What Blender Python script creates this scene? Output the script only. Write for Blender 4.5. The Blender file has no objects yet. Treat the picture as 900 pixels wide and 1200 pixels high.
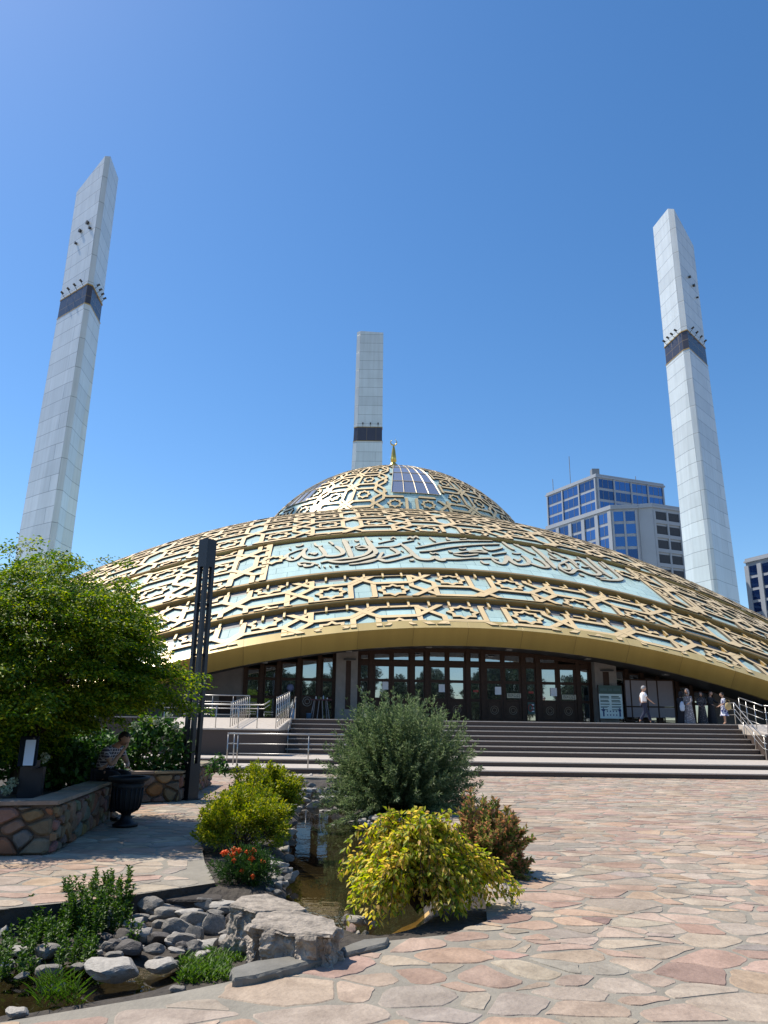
import bpy, bmesh, math, random
import numpy as np
from mathutils import Vector, Matrix, noise
from mathutils.geometry import tessellate_polygon

random.seed(7)
RNG = np.random.default_rng(7)
scene = bpy.context.scene
COL = scene.collection
R = math.radians
PI = math.pi

# ------------------------------------------------------------------ camera maths
FPX = 890.0
PITCH = R(15.6)
ROLL = R(0.75)
H = 1.7
CP, SP, CR, SR = math.cos(PITCH), math.sin(PITCH), math.cos(ROLL), math.sin(ROLL)


def ray(x, y):
    u = (x - 450) / FPX
    v = (600 - y) / FPX
    u2 = u * CR - v * SR
    v2 = u * SR + v * CR
    return (u2, CP - v2 * SP, SP + v2 * CP)


def AT(x, y, Y):
    r = ray(x, y)
    k = Y / r[1]
    return Vector((r[0] * k, Y, H + r[2] * k))


def G(x, y, z=0.0):
    r = ray(x, y)
    k = (z - H) / r[2]
    return Vector((r[0] * k, r[1] * k, z))


# the mosque: a shallow paraboloid shell cut by parallel upright planes
PHI = 0.101
NN = (math.sin(PHI), -math.cos(PHI))      # front direction
TT = (math.cos(PHI), math.sin(PHI))       # along the front
CX, CY = 0.302, 72.89
Z0, KP = 20.37, 97.0
S = 1.15


def zp(s, d):
    return Z0 - (s * s + d * d) / KP


def B(s, d, z):
    x = CX + NN[0] * d + TT[0] * s
    y = CY + NN[1] * d + TT[1] * s
    return (x * S, y * S, H + (z - H) * S)


def BN(s, d, h, extra=0.0):
    """point on the shell, h along its normal"""
    nx, ny, nz = 2 * s / KP, 2 * d / KP, 1.0
    l = math.sqrt(nx * nx + ny * ny + nz * nz)
    return B(s + nx / l * h, d + ny / l * h, zp(s, d) + nz / l * h)


def FAC(x, y, d):
    r = ray(x, y)
    k = (d + CX * NN[0] + CY * NN[1]) / (r[0] * NN[0] + r[1] * NN[1])
    px, py, pz = r[0] * k, r[1] * k, H + r[2] * k
    return ((px - CX) * TT[0] + (py - CY) * TT[1], pz)


def SHELL(x, y):
    """pixel ray onto the shell -> (s, d)"""
    r = ray(x, y)
    ox, oy = -CX, -CY
    so, do = ox * TT[0] + oy * TT[1], ox * NN[0] + oy * NN[1]
    sr, dr = r[0] * TT[0] + r[1] * TT[1], r[0] * NN[0] + r[1] * NN[1]
    a = (sr * sr + dr * dr) / KP
    b = r[2] + 2 * (so * sr + do * dr) / KP
    c = H - Z0 + (so * so + do * do) / KP
    D = b * b - 4 * a * c
    if D < 0:
        return None
    k = (-b - math.sqrt(D)) / (2 * a)
    return (so + sr * k, do + dr * k)


# ------------------------------------------------------------------ object helpers
ROOT = {}


def empty(name, label, cat, loc=(0, 0, 0), group=None):
    o = bpy.data.objects.new(name, None)
    o.empty_display_size = 0.2
    COL.objects.link(o)
    o.location = loc
    o['label'] = label
    o['category'] = cat
    if group:
        o['group'] = group
    ROOT[o.name] = Vector(loc)
    return o


def tag(o, label, cat, group=None, kind=None):
    o['label'] = label
    o['category'] = cat
    if group:
        o['group'] = group
    if kind:
        o['kind'] = kind
    return o


class MB:
    """collects faces in world coordinates, builds ONE mesh object"""

    def __init__(self):
        self.v, self.f, self.mi, self.uv = [], [], [], []

    def face(self, pts, mi=0, uv=None):
        n = len(self.v)
        self.v.extend([tuple(p) for p in pts])
        self.f.append(tuple(range(n, n + len(pts))))
        self.mi.append(mi)
        self.uv.append(uv)

    def hexa(self, p, mi=0):
        """8 points: bottom ring 0-3, top ring 4-7"""
        n = len(self.v)
        self.v.extend([tuple(q) for q in p])
        for q in ((3, 2, 1, 0), (4, 5, 6, 7), (0, 1, 5, 4), (1, 2, 6, 5), (2, 3, 7, 6), (3, 0, 4, 7)):
            self.f.append(tuple(n + i for i in q))
            self.mi.append(mi)
            self.uv.append(None)

    def box(self, x0, x1, y0, y1, z0, z1, mi=0):
        self.hexa([(x0, y0, z0), (x1, y0, z0), (x1, y1, z0), (x0, y1, z0),
                   (x0, y0, z1), (x1, y0, z1), (x1, y1, z1), (x0, y1, z1)], mi)

    def bbox(self, s0, s1, d0, d1, z0, z1, mi=0):
        self.hexa([B(s0, d1, z0), B(s1, d1, z0), B(s1, d0, z0), B(s0, d0, z0),
                   B(s0, d1, z1), B(s1, d1, z1), B(s1, d0, z1), B(s0, d0, z1)], mi)

    def prism(self, poly, z0, z1, mi=0, mitop=None):
        """poly: list of (x,y) counter-clockwise"""
        n = len(poly)
        self.face([(x, y, z1) for x, y in poly], mi if mitop is None else mitop)
        self.face([(x, y, z0) for x, y in reversed(poly)], mi)
        for i in range(n):
            a, b = poly[i], poly[(i + 1) % n]
            self.face([(a[0], a[1], z0), (b[0], b[1], z0), (b[0], b[1], z1), (a[0], a[1], z1)], mi)

    def tube(self, pts, r, seg=8, mi=0, cap=True):
        pts = [Vector(p) for p in pts]
        rs = r if isinstance(r, (list, tuple)) else [r] * len(pts)
        base = len(self.v)
        up = None
        for i, p in enumerate(pts):
            t = (pts[min(i + 1, len(pts) - 1)] - pts[max(i - 1, 0)])
            if t.length < 1e-9:
                t = Vector((0, 0, 1))
            t.normalize()
            if up is None:
                up = Vector((0, 0, 1)) if abs(t.z) < .9 else Vector((1, 0, 0))
            a = t.cross(up)
            if a.length < 1e-6:
                a = t.cross(Vector((0, 1, 0)))
            a.normalize()
            b = a.cross(t)
            up = b
            for k in range(seg):
                w = 2 * PI * k / seg
                self.v.append(tuple(p + a * (math.cos(w) * rs[i]) + b * (math.sin(w) * rs[i])))
        for i in range(len(pts) - 1):
            for k in range(seg):
                k2 = (k + 1) % seg
                self.f.append((base + i * seg + k, base + i * seg + k2, base + (i + 1) * seg + k2, base + (i + 1) * seg + k))
                self.mi.append(mi)
                self.uv.append(None)
        if cap:
            self.f.append(tuple(base + k for k in reversed(range(seg))))
            self.f.append(tuple(base + (len(pts) - 1) * seg + k for k in range(seg)))
            self.mi += [mi, mi]
            self.uv += [None, None]

    def lathe(self, prof, c, seg=20, mi=0, sx=1, sy=1, rot=0):
        base = len(self.v)
        for (r, z) in prof:
            for k in range(seg):
                w = 2 * PI * k / seg
                x, y = math.cos(w) * r * sx, math.sin(w) * r * sy
                self.v.append((c[0] + x * math.cos(rot) - y * math.sin(rot), c[1] + x * math.sin(rot) + y * math.cos(rot), c[2] + z))
        for i in range(len(prof) - 1):
            for k in range(seg):
                k2 = (k + 1) % seg
                self.f.append((base + i * seg + k, base + i * seg + k2, base + (i + 1) * seg + k2, base + (i + 1) * seg + k))
                self.mi.append(mi)
                self.uv.append(None)
        self.f.append(tuple(base + k for k in reversed(range(seg))))
        self.f.append(tuple(base + (len(prof) - 1) * seg + k for k in range(seg)))
        self.mi += [mi, mi]
        self.uv += [None, None]

    def build(self, name, mats, parent=None, smooth=False, merge=False, bevel=0):
        off = Vector((0, 0, 0))
        p = parent
        while p is not None:
            off = off + Vector(p.location)
            p = p.parent
        me = bpy.data.meshes.new(name)
        me.from_pydata([(x - off.x, y - off.y, z - off.z) for x, y, z in self.v], [], self.f)
        if not isinstance(mats, (list, tuple)):
            mats = [mats]
        for m in mats:
            me.materials.append(m)
        if len(mats) > 1:
            me.polygons.foreach_set('material_index', self.mi)
        if any(u is not None for u in self.uv):
            ul = me.uv_layers.new(name='UVMap')
            data = np.zeros((len(me.loops), 2), dtype=np.float32)
            li = 0
            for f, u in zip(self.f, self.uv):
                if u is not None:
                    data[li:li + len(f)] = u
                li += len(f)
            ul.data.foreach_set('uv', data.ravel())
        if merge:
            bm = bmesh.new()
            bm.from_mesh(me)
            bmesh.ops.remove_doubles(bm, verts=bm.verts, dist=1e-4)
            bm.to_mesh(me)
            bm.free()
        if smooth:
            me.polygons.foreach_set('use_smooth', [True] * len(me.polygons))
        me.update()
        o = bpy.data.objects.new(name, me)
        COL.objects.link(o)
        if parent:
            o.parent = parent
        if bevel:
            b = o.modifiers.new('Bevel', 'BEVEL')
            b.width = bevel
            b.segments = 2
            b.limit_method = 'ANGLE'
        return o


# ------------------------------------------------------------------ materials
def new_mat(name):
    m = bpy.data.materials.new(name)
    m.use_nodes = True
    nt = m.node_tree
    return m, nt, nt.nodes['Principled BSDF'], nt.nodes


def N(nt, typ, **kw):
    n = nt.nodes.new(typ)
    for k, v in kw.items():
        setattr(n, k, v)
    return n


def mat(name, col, rough=.6, metal=0., var=.12, scale=3., bump=0., bscale=40., spec=.5, coords='Object', dist=.02):
    m, nt, p, _ = new_mat(name)
    p.inputs['Roughness'].default_value = rough
    p.inputs['Metallic'].default_value = metal
    p.inputs['Specular IOR Level'].default_value = spec
    tc = N(nt, 'ShaderNodeTexCoord')
    if var:
        nz = N(nt, 'ShaderNodeTexNoise')
        nz.inputs['Scale'].default_value = scale
        nz.inputs['Detail'].default_value = 6
        nz.inputs['Roughness'].default_value = .65
        nt.links.new(tc.outputs[coords], nz.inputs['Vector'])
        rp = N(nt, 'ShaderNodeValToRGB')
        rp.color_ramp.elements[0].position = .3
        rp.color_ramp.elements[1].position = .7
        rp.color_ramp.elements[0].color = [c * (1 - var) for c in col] + [1]
        rp.color_ramp.elements[1].color = [min(1, c * (1 + var)) for c in col] + [1]
        nt.links.new(nz.outputs['Fac'], rp.inputs['Fac'])
        nt.links.new(rp.outputs['Color'], p.inputs['Base Color'])
    else:
        p.inputs['Base Color'].default_value = list(col) + [1]
    if bump:
        n2 = N(nt, 'ShaderNodeTexNoise')
        n2.inputs['Scale'].default_value = bscale
        n2.inputs['Detail'].default_value = 8
        nt.links.new(tc.outputs[coords], n2.inputs['Vector'])
        bp = N(nt, 'ShaderNodeBump')
        bp.inputs['Strength'].default_value = bump
        bp.inputs['Distance'].default_value = dist
        nt.links.new(n2.outputs['Fac'], bp.inputs['Height'])
        nt.links.new(bp.outputs['Normal'], p.inputs['Normal'])
    return m


def mat_brick(name, col, seam, bw, bh, mortar, rough=.4, metal=0., spec=.5, var=.06, off=.5, coat=0., tilt=0.):
    """panels with seams, laid out in UV metres; per-panel tone and tiny per-panel tilt"""
    m, nt, p, _ = new_mat(name)
    p.inputs['Roughness'].default_value = rough
    p.inputs['Metallic'].default_value = metal
    p.inputs['Specular IOR Level'].default_value = spec
    p.inputs['Coat Weight'].default_value = coat
    p.inputs['Coat Roughness'].default_value = .12
    uv = N(nt, 'ShaderNodeUVMap')
    br = N(nt, 'ShaderNodeTexBrick')
    br.offset = off
    br.inputs['Scale'].default_value = 1
    br.inputs['Brick Width'].default_value = bw
    br.inputs['Row Height'].default_value = bh
    br.inputs['Mortar Size'].default_value = mortar
    br.inputs['Mortar Smooth'].default_value = .1
    br.inputs['Color1'].default_value = [c * (1 - var) for c in col] + [1]
    br.inputs['Color2'].default_value = [min(1, c * (1 + var)) for c in col] + [1]
    br.inputs['Mortar'].default_value = list(seam) + [1]
    nt.links.new(uv.outputs['UV'], br.inputs['Vector'])
    nz = N(nt, 'ShaderNodeTexNoise')
    nz.inputs['Scale'].default_value = .35
    nz.inputs['Detail'].default_value = 5
    nt.links.new(uv.outputs['UV'], nz.inputs['Vector'])
    mx = N(nt, 'ShaderNodeMix', data_type='RGBA', blend_type='MULTIPLY')
    mx.inputs['Factor'].default_value = .35
    nt.links.new(br.outputs['Color'], mx.inputs['A'])
    rp = N(nt, 'ShaderNodeValToRGB')
    rp.color_ramp.elements[0].position = .3
    rp.color_ramp.elements[1].position = .7
    rp.color_ramp.elements[0].color = (.72, .72, .7, 1)
    rp.color_ramp.elements[1].color = (1, 1, 1, 1)
    nt.links.new(nz.outputs['Fac'], rp.inputs['Fac'])
    nt.links.new(rp.outputs['Color'], mx.inputs['B'])
    mp = N(nt, 'ShaderNodeMapping')
    mp.inputs['Scale'].default_value = (1.6, .07, 1)
    nt.links.new(uv.outputs['UV'], mp.inputs['Vector'])
    ns_ = N(nt, 'ShaderNodeTexNoise')
    ns_.inputs['Scale'].default_value = 1.3
    ns_.inputs['Detail'].default_value = 6
    nt.links.new(mp.outputs['Vector'], ns_.inputs['Vector'])
    rs_ = N(nt, 'ShaderNodeValToRGB')
    rs_.color_ramp.elements[0].position = .35
    rs_.color_ramp.elements[0].color = (.80, .79, .77, 1)
    rs_.color_ramp.elements[1].position = .6
    rs_.color_ramp.elements[1].color = (1, 1, 1, 1)
    nt.links.new(ns_.outputs['Fac'], rs_.inputs['Fac'])
    m2 = N(nt, 'ShaderNodeMix', data_type='RGBA', blend_type='MULTIPLY')
    m2.inputs['Factor'].default_value = .45
    nt.links.new(mx.outputs['Result'], m2.inputs['A'])
    nt.links.new(rs_.outputs['Color'], m2.inputs['B'])
    nt.links.new(m2.outputs['Result'], p.inputs['Base Color'])
    bp = N(nt, 'ShaderNodeBump')
    bp.inputs['Strength'].default_value = .5
    bp.inputs['Distance'].default_value = .02
    nt.links.new(br.outputs['Fac'], bp.inputs['Height'])
    bp.invert = True
    nt.links.new(bp.outputs['Normal'], p.inputs['Normal'])
    return m


def mat_leaf(name, cols, trans=.35, rough=.5, tcol=None):
    m, nt, p, nodes = new_mat(name)
    g = N(nt, 'ShaderNodeNewGeometry')
    rp = N(nt, 'ShaderNodeValToRGB')
    el = rp.color_ramp.elements
    el[0].position = 0
    el[0].color = list(cols[0]) + [1]
    el[1].position = 1
    el[1].color = list(cols[-1]) + [1]
    for i, c in enumerate(cols[1:-1], 1):
        e = el.new(i / (len(cols) - 1))
        e.color = list(c) + [1]
    nt.links.new(g.outputs['Random Per Island'], rp.inputs['Fac'])
    nt.links.new(rp.outputs['Color'], p.inputs['Base Color'])
    p.inputs['Roughness'].default_value = rough
    p.inputs['Specular IOR Level'].default_value = .3
    tr = N(nt, 'ShaderNodeBsdfTranslucent')
    hs = N(nt, 'ShaderNodeHueSaturation')
    hs.inputs['Value'].default_value = 1.5
    hs.inputs['Saturation'].default_value = 1.1
    nt.links.new(rp.outputs['Color'], hs.inputs['Color'])
    nt.links.new(hs.outputs['Color'], tr.inputs['Color'])
    ms = N(nt, 'ShaderNodeMixShader')
    ms.inputs['Fac'].default_value = trans
    nt.links.new(p.outputs['BSDF'], ms.inputs[1])
    nt.links.new(tr.outputs['BSDF'], ms.inputs[2])
    nt.links.new(ms.outputs['Shader'], nodes['Material Output'].inputs['Surface'])
    return m


def mat_glass(name, tint=(.006, .007, .008), refl=.45, rough=.02, rtint=(.75, .85, .95), vary=.12):
    """dark coated window glass: mirror-like reflection over an opaque base, painted near-black by default for the unlit room"""
    m, nt, p, nodes = new_mat(name)
    p.inputs['Base Color'].default_value = list(tint) + [1]
    p.inputs['Roughness'].default_value = .15
    gl = N(nt, 'ShaderNodeBsdfGlossy')
    gl.inputs['Color'].default_value = list(rtint) + [1]
    gl.inputs['Roughness'].default_value = rough
    tc = N(nt, 'ShaderNodeTexCoord')
    nz = N(nt, 'ShaderNodeTexNoise')
    nz.inputs['Scale'].default_value = .8
    bp = N(nt, 'ShaderNodeBump')
    bp.inputs['Strength'].default_value = .06
    bp.inputs['Distance'].default_value = .05
    nt.links.new(tc.outputs['Object'], nz.inputs['Vector'])
    nt.links.new(nz.outputs['Fac'], bp.inputs['Height'])
    nt.links.new(bp.outputs['Normal'], gl.inputs['Normal'])
    oi = N(nt, 'ShaderNodeObjectInfo')
    mr = N(nt, 'ShaderNodeMapRange')
    mr.inputs['To Min'].default_value = refl * (1 - vary)
    mr.inputs['To Max'].default_value = refl * (1 + vary)
    nt.links.new(oi.outputs['Random'], mr.inputs['Value'])
    ms = N(nt, 'ShaderNodeMixShader')
    nt.links.new(mr.outputs['Result'], ms.inputs['Fac'])
    nt.links.new(p.outputs['BSDF'], ms.inputs[1])
    nt.links.new(gl.outputs['BSDF'], ms.inputs[2])
    nt.links.new(ms.outputs['Shader'], nodes['Material Output'].inputs['Surface'])
    return m


def mat_attr(name, rough=.75, bump=.35, bscale=18., sat=1.0, spec=.35):
    """stone tinted per piece through the colour attribute 'tone'"""
    m, nt, p, _ = new_mat(name)
    p.inputs['Roughness'].default_value = rough
    p.inputs['Specular IOR Level'].default_value = spec
    at = N(nt, 'ShaderNodeAttribute')
    at.attribute_name = 'tone'
    tc = N(nt, 'ShaderNodeTexCoord')
    n1 = N(nt, 'ShaderNodeTexNoise')
    n1.inputs['Scale'].default_value = 3.2
    n1.inputs['Detail'].default_value = 10
    n1.inputs['Roughness'].default_value = .7
    n1.inputs['Distortion'].default_value = .6
    nt.links.new(tc.outputs['Object'], n1.inputs['Vector'])
    rp = N(nt, 'ShaderNodeValToRGB')
    rp.color_ramp.elements[0].position = .3
    rp.color_ramp.elements[0].color = (.46, .43, .42, 1)
    rp.color_ramp.elements[1].position = .66
    rp.color_ramp.elements[1].color = (1.0, 1.0, 1.0, 1)
    nt.links.new(n1.outputs['Fac'], rp.inputs['Fac'])
    mx = N(nt, 'ShaderNodeMix', data_type='RGBA', blend_type='MULTIPLY')
    mx.inputs['Factor'].default_value = .8
    nt.links.new(at.outputs['Color'], mx.inputs['A'])
    nt.links.new(rp.outputs['Color'], mx.inputs['B'])
    n3 = N(nt, 'ShaderNodeTexNoise')
    n3.inputs['Scale'].default_value = .55
    n3.inputs['Detail'].default_value = 7
    n3.inputs['Roughness'].default_value = .7
    nt.links.new(tc.outputs['Object'], n3.inputs['Vector'])
    r3 = N(nt, 'ShaderNodeValToRGB')
    r3.color_ramp.elements[0].position = .36
    r3.color_ramp.elements[0].color = (.74, .72, .69, 1)
    r3.color_ramp.elements[1].position = .56
    r3.color_ramp.elements[1].color = (1.0, 1.0, 1.0, 1)
    nt.links.new(n3.outputs['Fac'], r3.inputs['Fac'])
    m3 = N(nt, 'ShaderNodeMix', data_type='RGBA', blend_type='MULTIPLY')
    m3.inputs['Factor'].default_value = .8
    nt.links.new(mx.outputs['Result'], m3.inputs['A'])
    nt.links.new(r3.outputs['Color'], m3.inputs['B'])
    nt.links.new(m3.outputs['Result'], p.inputs['Base Color'])
    n2 = N(nt, 'ShaderNodeTexNoise')
    n2.inputs['Scale'].default_value = bscale
    n2.inputs['Detail'].default_value = 8
    nt.links.new(tc.outputs['Object'], n2.inputs['Vector'])
    bp = N(nt, 'ShaderNodeBump')
    bp.inputs['Strength'].default_value = bump
    bp.inputs['Distance'].default_value = .02
    nt.links.new(n2.outputs['Fac'], bp.inputs['Height'])
    nt.links.new(bp.outputs['Normal'], p.inputs['Normal'])
    return m


M = {}
M['tile'] = mat_brick('turquoise_tile', (.57, .745, .665), (.22, .34, .31), 1.25, .85, .014, rough=.30, spec=.5, var=.09, coat=.12)
M['roof_grey'] = mat('roof_flashing_grey', (.20, .19, .18), .55, 0., .3, 1.5, .2, 6)
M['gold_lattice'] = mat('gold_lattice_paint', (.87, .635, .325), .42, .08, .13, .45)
M['dark_edge'] = mat('dark_bronze_edge', (.07, .052, .032), .7, 0., .1)  # sides of raised strips and letters, coloured darker than their gold faces
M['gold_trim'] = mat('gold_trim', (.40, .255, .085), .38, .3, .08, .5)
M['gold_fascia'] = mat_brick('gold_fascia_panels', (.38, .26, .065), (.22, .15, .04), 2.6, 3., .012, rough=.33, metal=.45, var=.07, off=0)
M['letter'] = mat('calligraphy_gold', (.66, .57, .39), .45, .08, .08, .7)
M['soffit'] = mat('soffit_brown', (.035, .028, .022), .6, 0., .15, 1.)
M['wood'] = mat('dark_brown_joinery', (.050, .025, .015), .5, 0., .25, 6., spec=.2)
M['wood_panel'] = mat('dark_brown_panel', (.062, .033, .020), .5, 0., .2, 5., spec=.2)
M['concrete'] = mat('pillar_stone', (.24, .21, .185), .8, 0., .22, 1.3, .3, 12)
M['wall_stone'] = mat('end_wall_stone', (.20, .17, .15), .75, 0., .15, 1.2, .2, 10)
M['glass'] = mat_glass('door_glass', refl=.42)
M['inside'] = mat('hall_shade_paint', (.012, .010, .009), .9, 0., 0)  # near-black paint stands in for the unlit hall
M['minaret'] = mat_brick('minaret_panels', (.60, .64, .66), (.27, .30, .32), 9.0, 2.0, .04, rough=.32, spec=.5, var=.075, off=.37, coat=.3)
M['minaret_edge'] = mat_brick('minaret_edge_panels', (.53, .57, .60), (.28, .31, .33), 3.0, 4.0, .05, rough=.35, spec=.5, var=.05, coat=.3)
M['minaret_band'] = mat_brick('minaret_band', (.055, .05, .065), (.16, .12, .08), 1.9, 6., .05, rough=.22, var=.15, off=0)
M['lamp_grey'] = mat('floodlight_metal', (.05, .05, .05), .5, .3, .1)
M['skylight'] = mat_glass('skylight_glass', (.27, .275, .295), .35, .12, (.75, .78, .9))
M['skylight_bar'] = mat('skylight_bar_gold', (.50, .41, .26), .4, .2, .05)
M['finial'] = mat('gilded_finial', (.62, .42, .10), .28, .75, .05)
M['mortar'] = mat('paving_mortar', (.25, .225, .18), .9, 0., .2, 2., .5, 25)
M['paving'] = mat_attr('flagstone', .75, .6, 22.)
M['wallrock'] = mat_attr('wall_fieldstone', .8, .6, 16.)
M['bank'] = mat('bank_stone', (.055, .046, .038), .95, 0., .5, 4., 1., 10, dist=.05)
M['step_top'] = mat('granite_tread', (.46, .405, .345), .65, 0., .12, 6., .1, 60)
M['granite'] = mat('dark_granite', (.080, .060, .050), .55, 0., .3, 30., 0., spec=.25)
M['steel'] = mat('stainless_rail', (.42, .41, .39), .35, .85, .1)
M['black'] = mat('black_post_paint', (.016, .019, .027), .42, .2, .2, 3.)
M['urn'] = mat('black_cast_iron', (.010, .010, .012), .55, .1, .3, 8., .3, 30)
M['rock_a'] = mat('grey_rock', (.225, .205, .175), .8, 0., .3, 5., .6, 14)
M['rock_b'] = mat('pale_rock', (.37, .34, .295), .85, 0., .25, 5., .5, 14)
M['rock_c'] = mat('dark_rock', (.095, .082, .072), .7, 0., .3, 5., .6, 14)
M['rock_d'] = mat('pink_rock', (.40, .28, .235), .85, 0., .2, 5., .4, 14)
M['boulder'] = mat('rough_boulder', (.30, .255, .205), .92, 0., .5, 9., 1., 24, dist=.03)
M['slab'] = mat('grey_slab', (.18, .17, .145), .85, 0., .22, 4., .6, 12)
M['soil'] = mat('wet_soil', (.045, .036, .027), .85, 0., .45, 5., 1., 14, dist=.04)
M['sunlit_pond_bed'] = mat('sunlit_pond_bed', (.42, .27, .10), .85, 0., .4, 3., .5, 12)  # sunlit shallow end of the pond, the light put into the bed colour
M['trunk'] = mat('bark', (.075, .055, .04), .9, 0., .3, 8., .8, 20)
M['skin'] = mat('skin', (.42, .24, .16), .55, 0., .05)
M['hair_grey'] = mat('grey_hair', (.35, .34, .33), .7, 0., .2, 30)
M['hair_dark'] = mat('dark_hair', (.02, .015, .012), .6, 0., .2, 30)
M['white_cloth'] = mat('white_cotton', (.80, .80, .82), .85, 0., .05)
M['jeans'] = mat('navy_denim', (.013, .019, .048), .85, 0., .2, 20)
M['dark_cloth'] = mat('black_cloth', (.012, .012, .016), .85, 0., .2, 10)
M['shoe'] = mat('dark_shoe', (.02, .017, .015), .5, 0., 0)
M['paper'] = mat('white_paper', (.78, .78, .80), .8, 0., 0)
M['board'] = mat('notice_board_face', (.60, .70, .66), .5, 0., .03)
M['board_head'] = mat('notice_header_green', (.035, .075, .06), .5, 0., .05)
M['ink'] = mat('ink_green', (.06, .11, .10), .6, 0., 0)
M['ink_blue'] = mat('ink_blue', (.03, .05, .14), .6, 0., 0)
M['partition'] = mat('mauve_partition_board', (.27, .235, .24), .6, 0., .05)
M['sign_tan'] = mat('tan_door_sign', (.50, .46, .34), .5, 0., 0)
M['ink_dark'] = mat('dark_lettering', (.03, .025, .02), .5, 0., 0)
M['straw'] = mat('straw_bag', (.45, .33, .15), .8, 0., .2, 40)
M['bluegrey'] = mat('light_blue_bag', (.40, .48, .60), .8, 0., .05)
M['bld_grey'] = mat('tower_cladding', (.32, .345, .385), .6, 0., .06, .2)
M['bld_dark'] = mat('tower_dark_cladding', (.20, .215, .235), .6, 0., .06, .2)
M['bld_glass'] = mat_glass('tower_blue_glass', (.006, .018, .07), .26, .03, (.24, .46, .84), .55)
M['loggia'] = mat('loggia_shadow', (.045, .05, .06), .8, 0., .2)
M['red'] = mat('red_extinguisher', (.35, .03, .02), .5, 0., 0)
M['marigold'] = mat('marigold_petal', (.78, .12, .008), .6, 0., .25, 30)
M['stem'] = mat('green_stem', (.07, .11, .03), .7, 0., .2)
M['brown_stem'] = mat('brown_stem', (.07, .045, .03), .8, 0., .2)

M['leaf_maple'] = mat_leaf('maple_leaf', [(.025, .065, .007), (.07, .15, .012), (.17, .25, .015), (.36, .38, .025)], .45)
M['leaf_willow'] = mat_leaf('willow_leaf', [(.06, .095, .04), (.105, .16, .065), (.17, .23, .10), (.28, .33, .18)], .35)
M['leaf_spirea'] = mat_leaf('spirea_leaf', [(.07, .13, .012), (.18, .24, .02), (.32, .34, .03), (.44, .40, .05)], .4)
M['leaf_yellow'] = mat_leaf('golden_leaf', [(.09, .16, .015), (.26, .33, .03), (.52, .52, .05), (.70, .57, .12), (.64, .40, .13)], .5)
M['leaf_red'] = mat_leaf('bronze_leaf', [(.09, .16, .03), (.16, .22, .05), (.36, .22, .10), (.55, .24, .15)], .4)
M['leaf_mari'] = mat_leaf('marigold_leaf', [(.02, .055, .012), (.035, .085, .018), (.06, .12, .025)], .25)
M['leaf_mint'] = mat_leaf('mint_leaf', [(.025, .065, .010), (.055, .12, .014), (.10, .18, .02)], .3)
M['leaf_grass'] = mat_leaf('low_green_leaf', [(.04, .10, .012), (.08, .16, .02), (.13, .22, .03)], .3)
M['leaf_park'] = mat_leaf('park_leaf', [(.012, .026, .010), (.022, .04, .014), (.03, .05, .016)], .1)
M['leaf_hyd'] = mat_leaf('hydrangea_leaf', [(.025, .065, .012), (.045, .11, .018), (.09, .19, .03)], .3)
M['bloom'] = mat_leaf('white_bloom', [(.28, .34, .20), (.46, .48, .36)], .2)

# patterned dresses
def mat_dress(name, base, spot, scale=14., thr=.55):
    m, nt, p, _ = new_mat(name)
    tc = N(nt, 'ShaderNodeTexCoord')
    v = N(nt, 'ShaderNodeTexNoise')
    v.inputs['Scale'].default_value = scale
    v.inputs['Detail'].default_value = 3
    nt.links.new(tc.outputs['Object'], v.inputs['Vector'])
    rp = N(nt, 'ShaderNodeValToRGB')
    rp.color_ramp.elements[0].position = thr
    rp.color_ramp.elements[0].color = list(base) + [1]
    rp.color_ramp.elements[1].position = thr + .04
    rp.color_ramp.elements[1].color = list(spot) + [1]
    nt.links.new(v.outputs['Fac'], rp.inputs['Fac'])
    nt.links.new(rp.outputs['Color'], p.inputs['Base Color'])
    p.inputs['Roughness'].default_value = .85
    return m


M['dress_a'] = mat_dress('speckled_grey_dress', (.17, .16, .17), (.45, .42, .42), 16, .56)
M['dress_b'] = mat_dress('dark_patterned_dress', (.03, .03, .035), (.14, .13, .13), 18, .56)
M['dress_c'] = mat_dress('white_blue_dress', (.62, .62, .68), (.05, .06, .20), 9, .50)


def mat_checks(name):
    m, nt, p, _ = new_mat(name)
    tc = N(nt, 'ShaderNodeTexCoord')
    out = []
    for ax in ('BANDS_DIRECTION_X', ):
        pass
    w1 = N(nt, 'ShaderNodeTexWave')
    w1.bands_direction = 'Z'
    w1.inputs['Scale'].default_value = 6
    w2 = N(nt, 'ShaderNodeTexWave')
    w2.bands_direction = 'Y'
    w2.inputs['Scale'].default_value = 6
    for w in (w1, w2):
        nt.links.new(tc.outputs['Object'], w.inputs['Vector'])
    ad = N(nt, 'ShaderNodeMath', operation='MAXIMUM')
    nt.links.new(w1.outputs['Fac'], ad.inputs[0])
    nt.links.new(w2.outputs['Fac'], ad.inputs[1])
    rp = N(nt, 'ShaderNodeValToRGB')
    rp.color_ramp.elements[0].position = .80
    rp.color_ramp.elements[0].color = (.055, .05, .075, 1)
    rp.color_ramp.elements[1].position = .9
    rp.color_ramp.elements[1].color = (.50, .48, .52, 1)
    nt.links.new(ad.outputs[0], rp.inputs['Fac'])
    nt.links.new(rp.outputs['Color'], p.inputs['Base Color'])
    p.inputs['Roughness'].default_value = .85
    return m


M['checks'] = mat_checks('checked_shirt')

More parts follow.
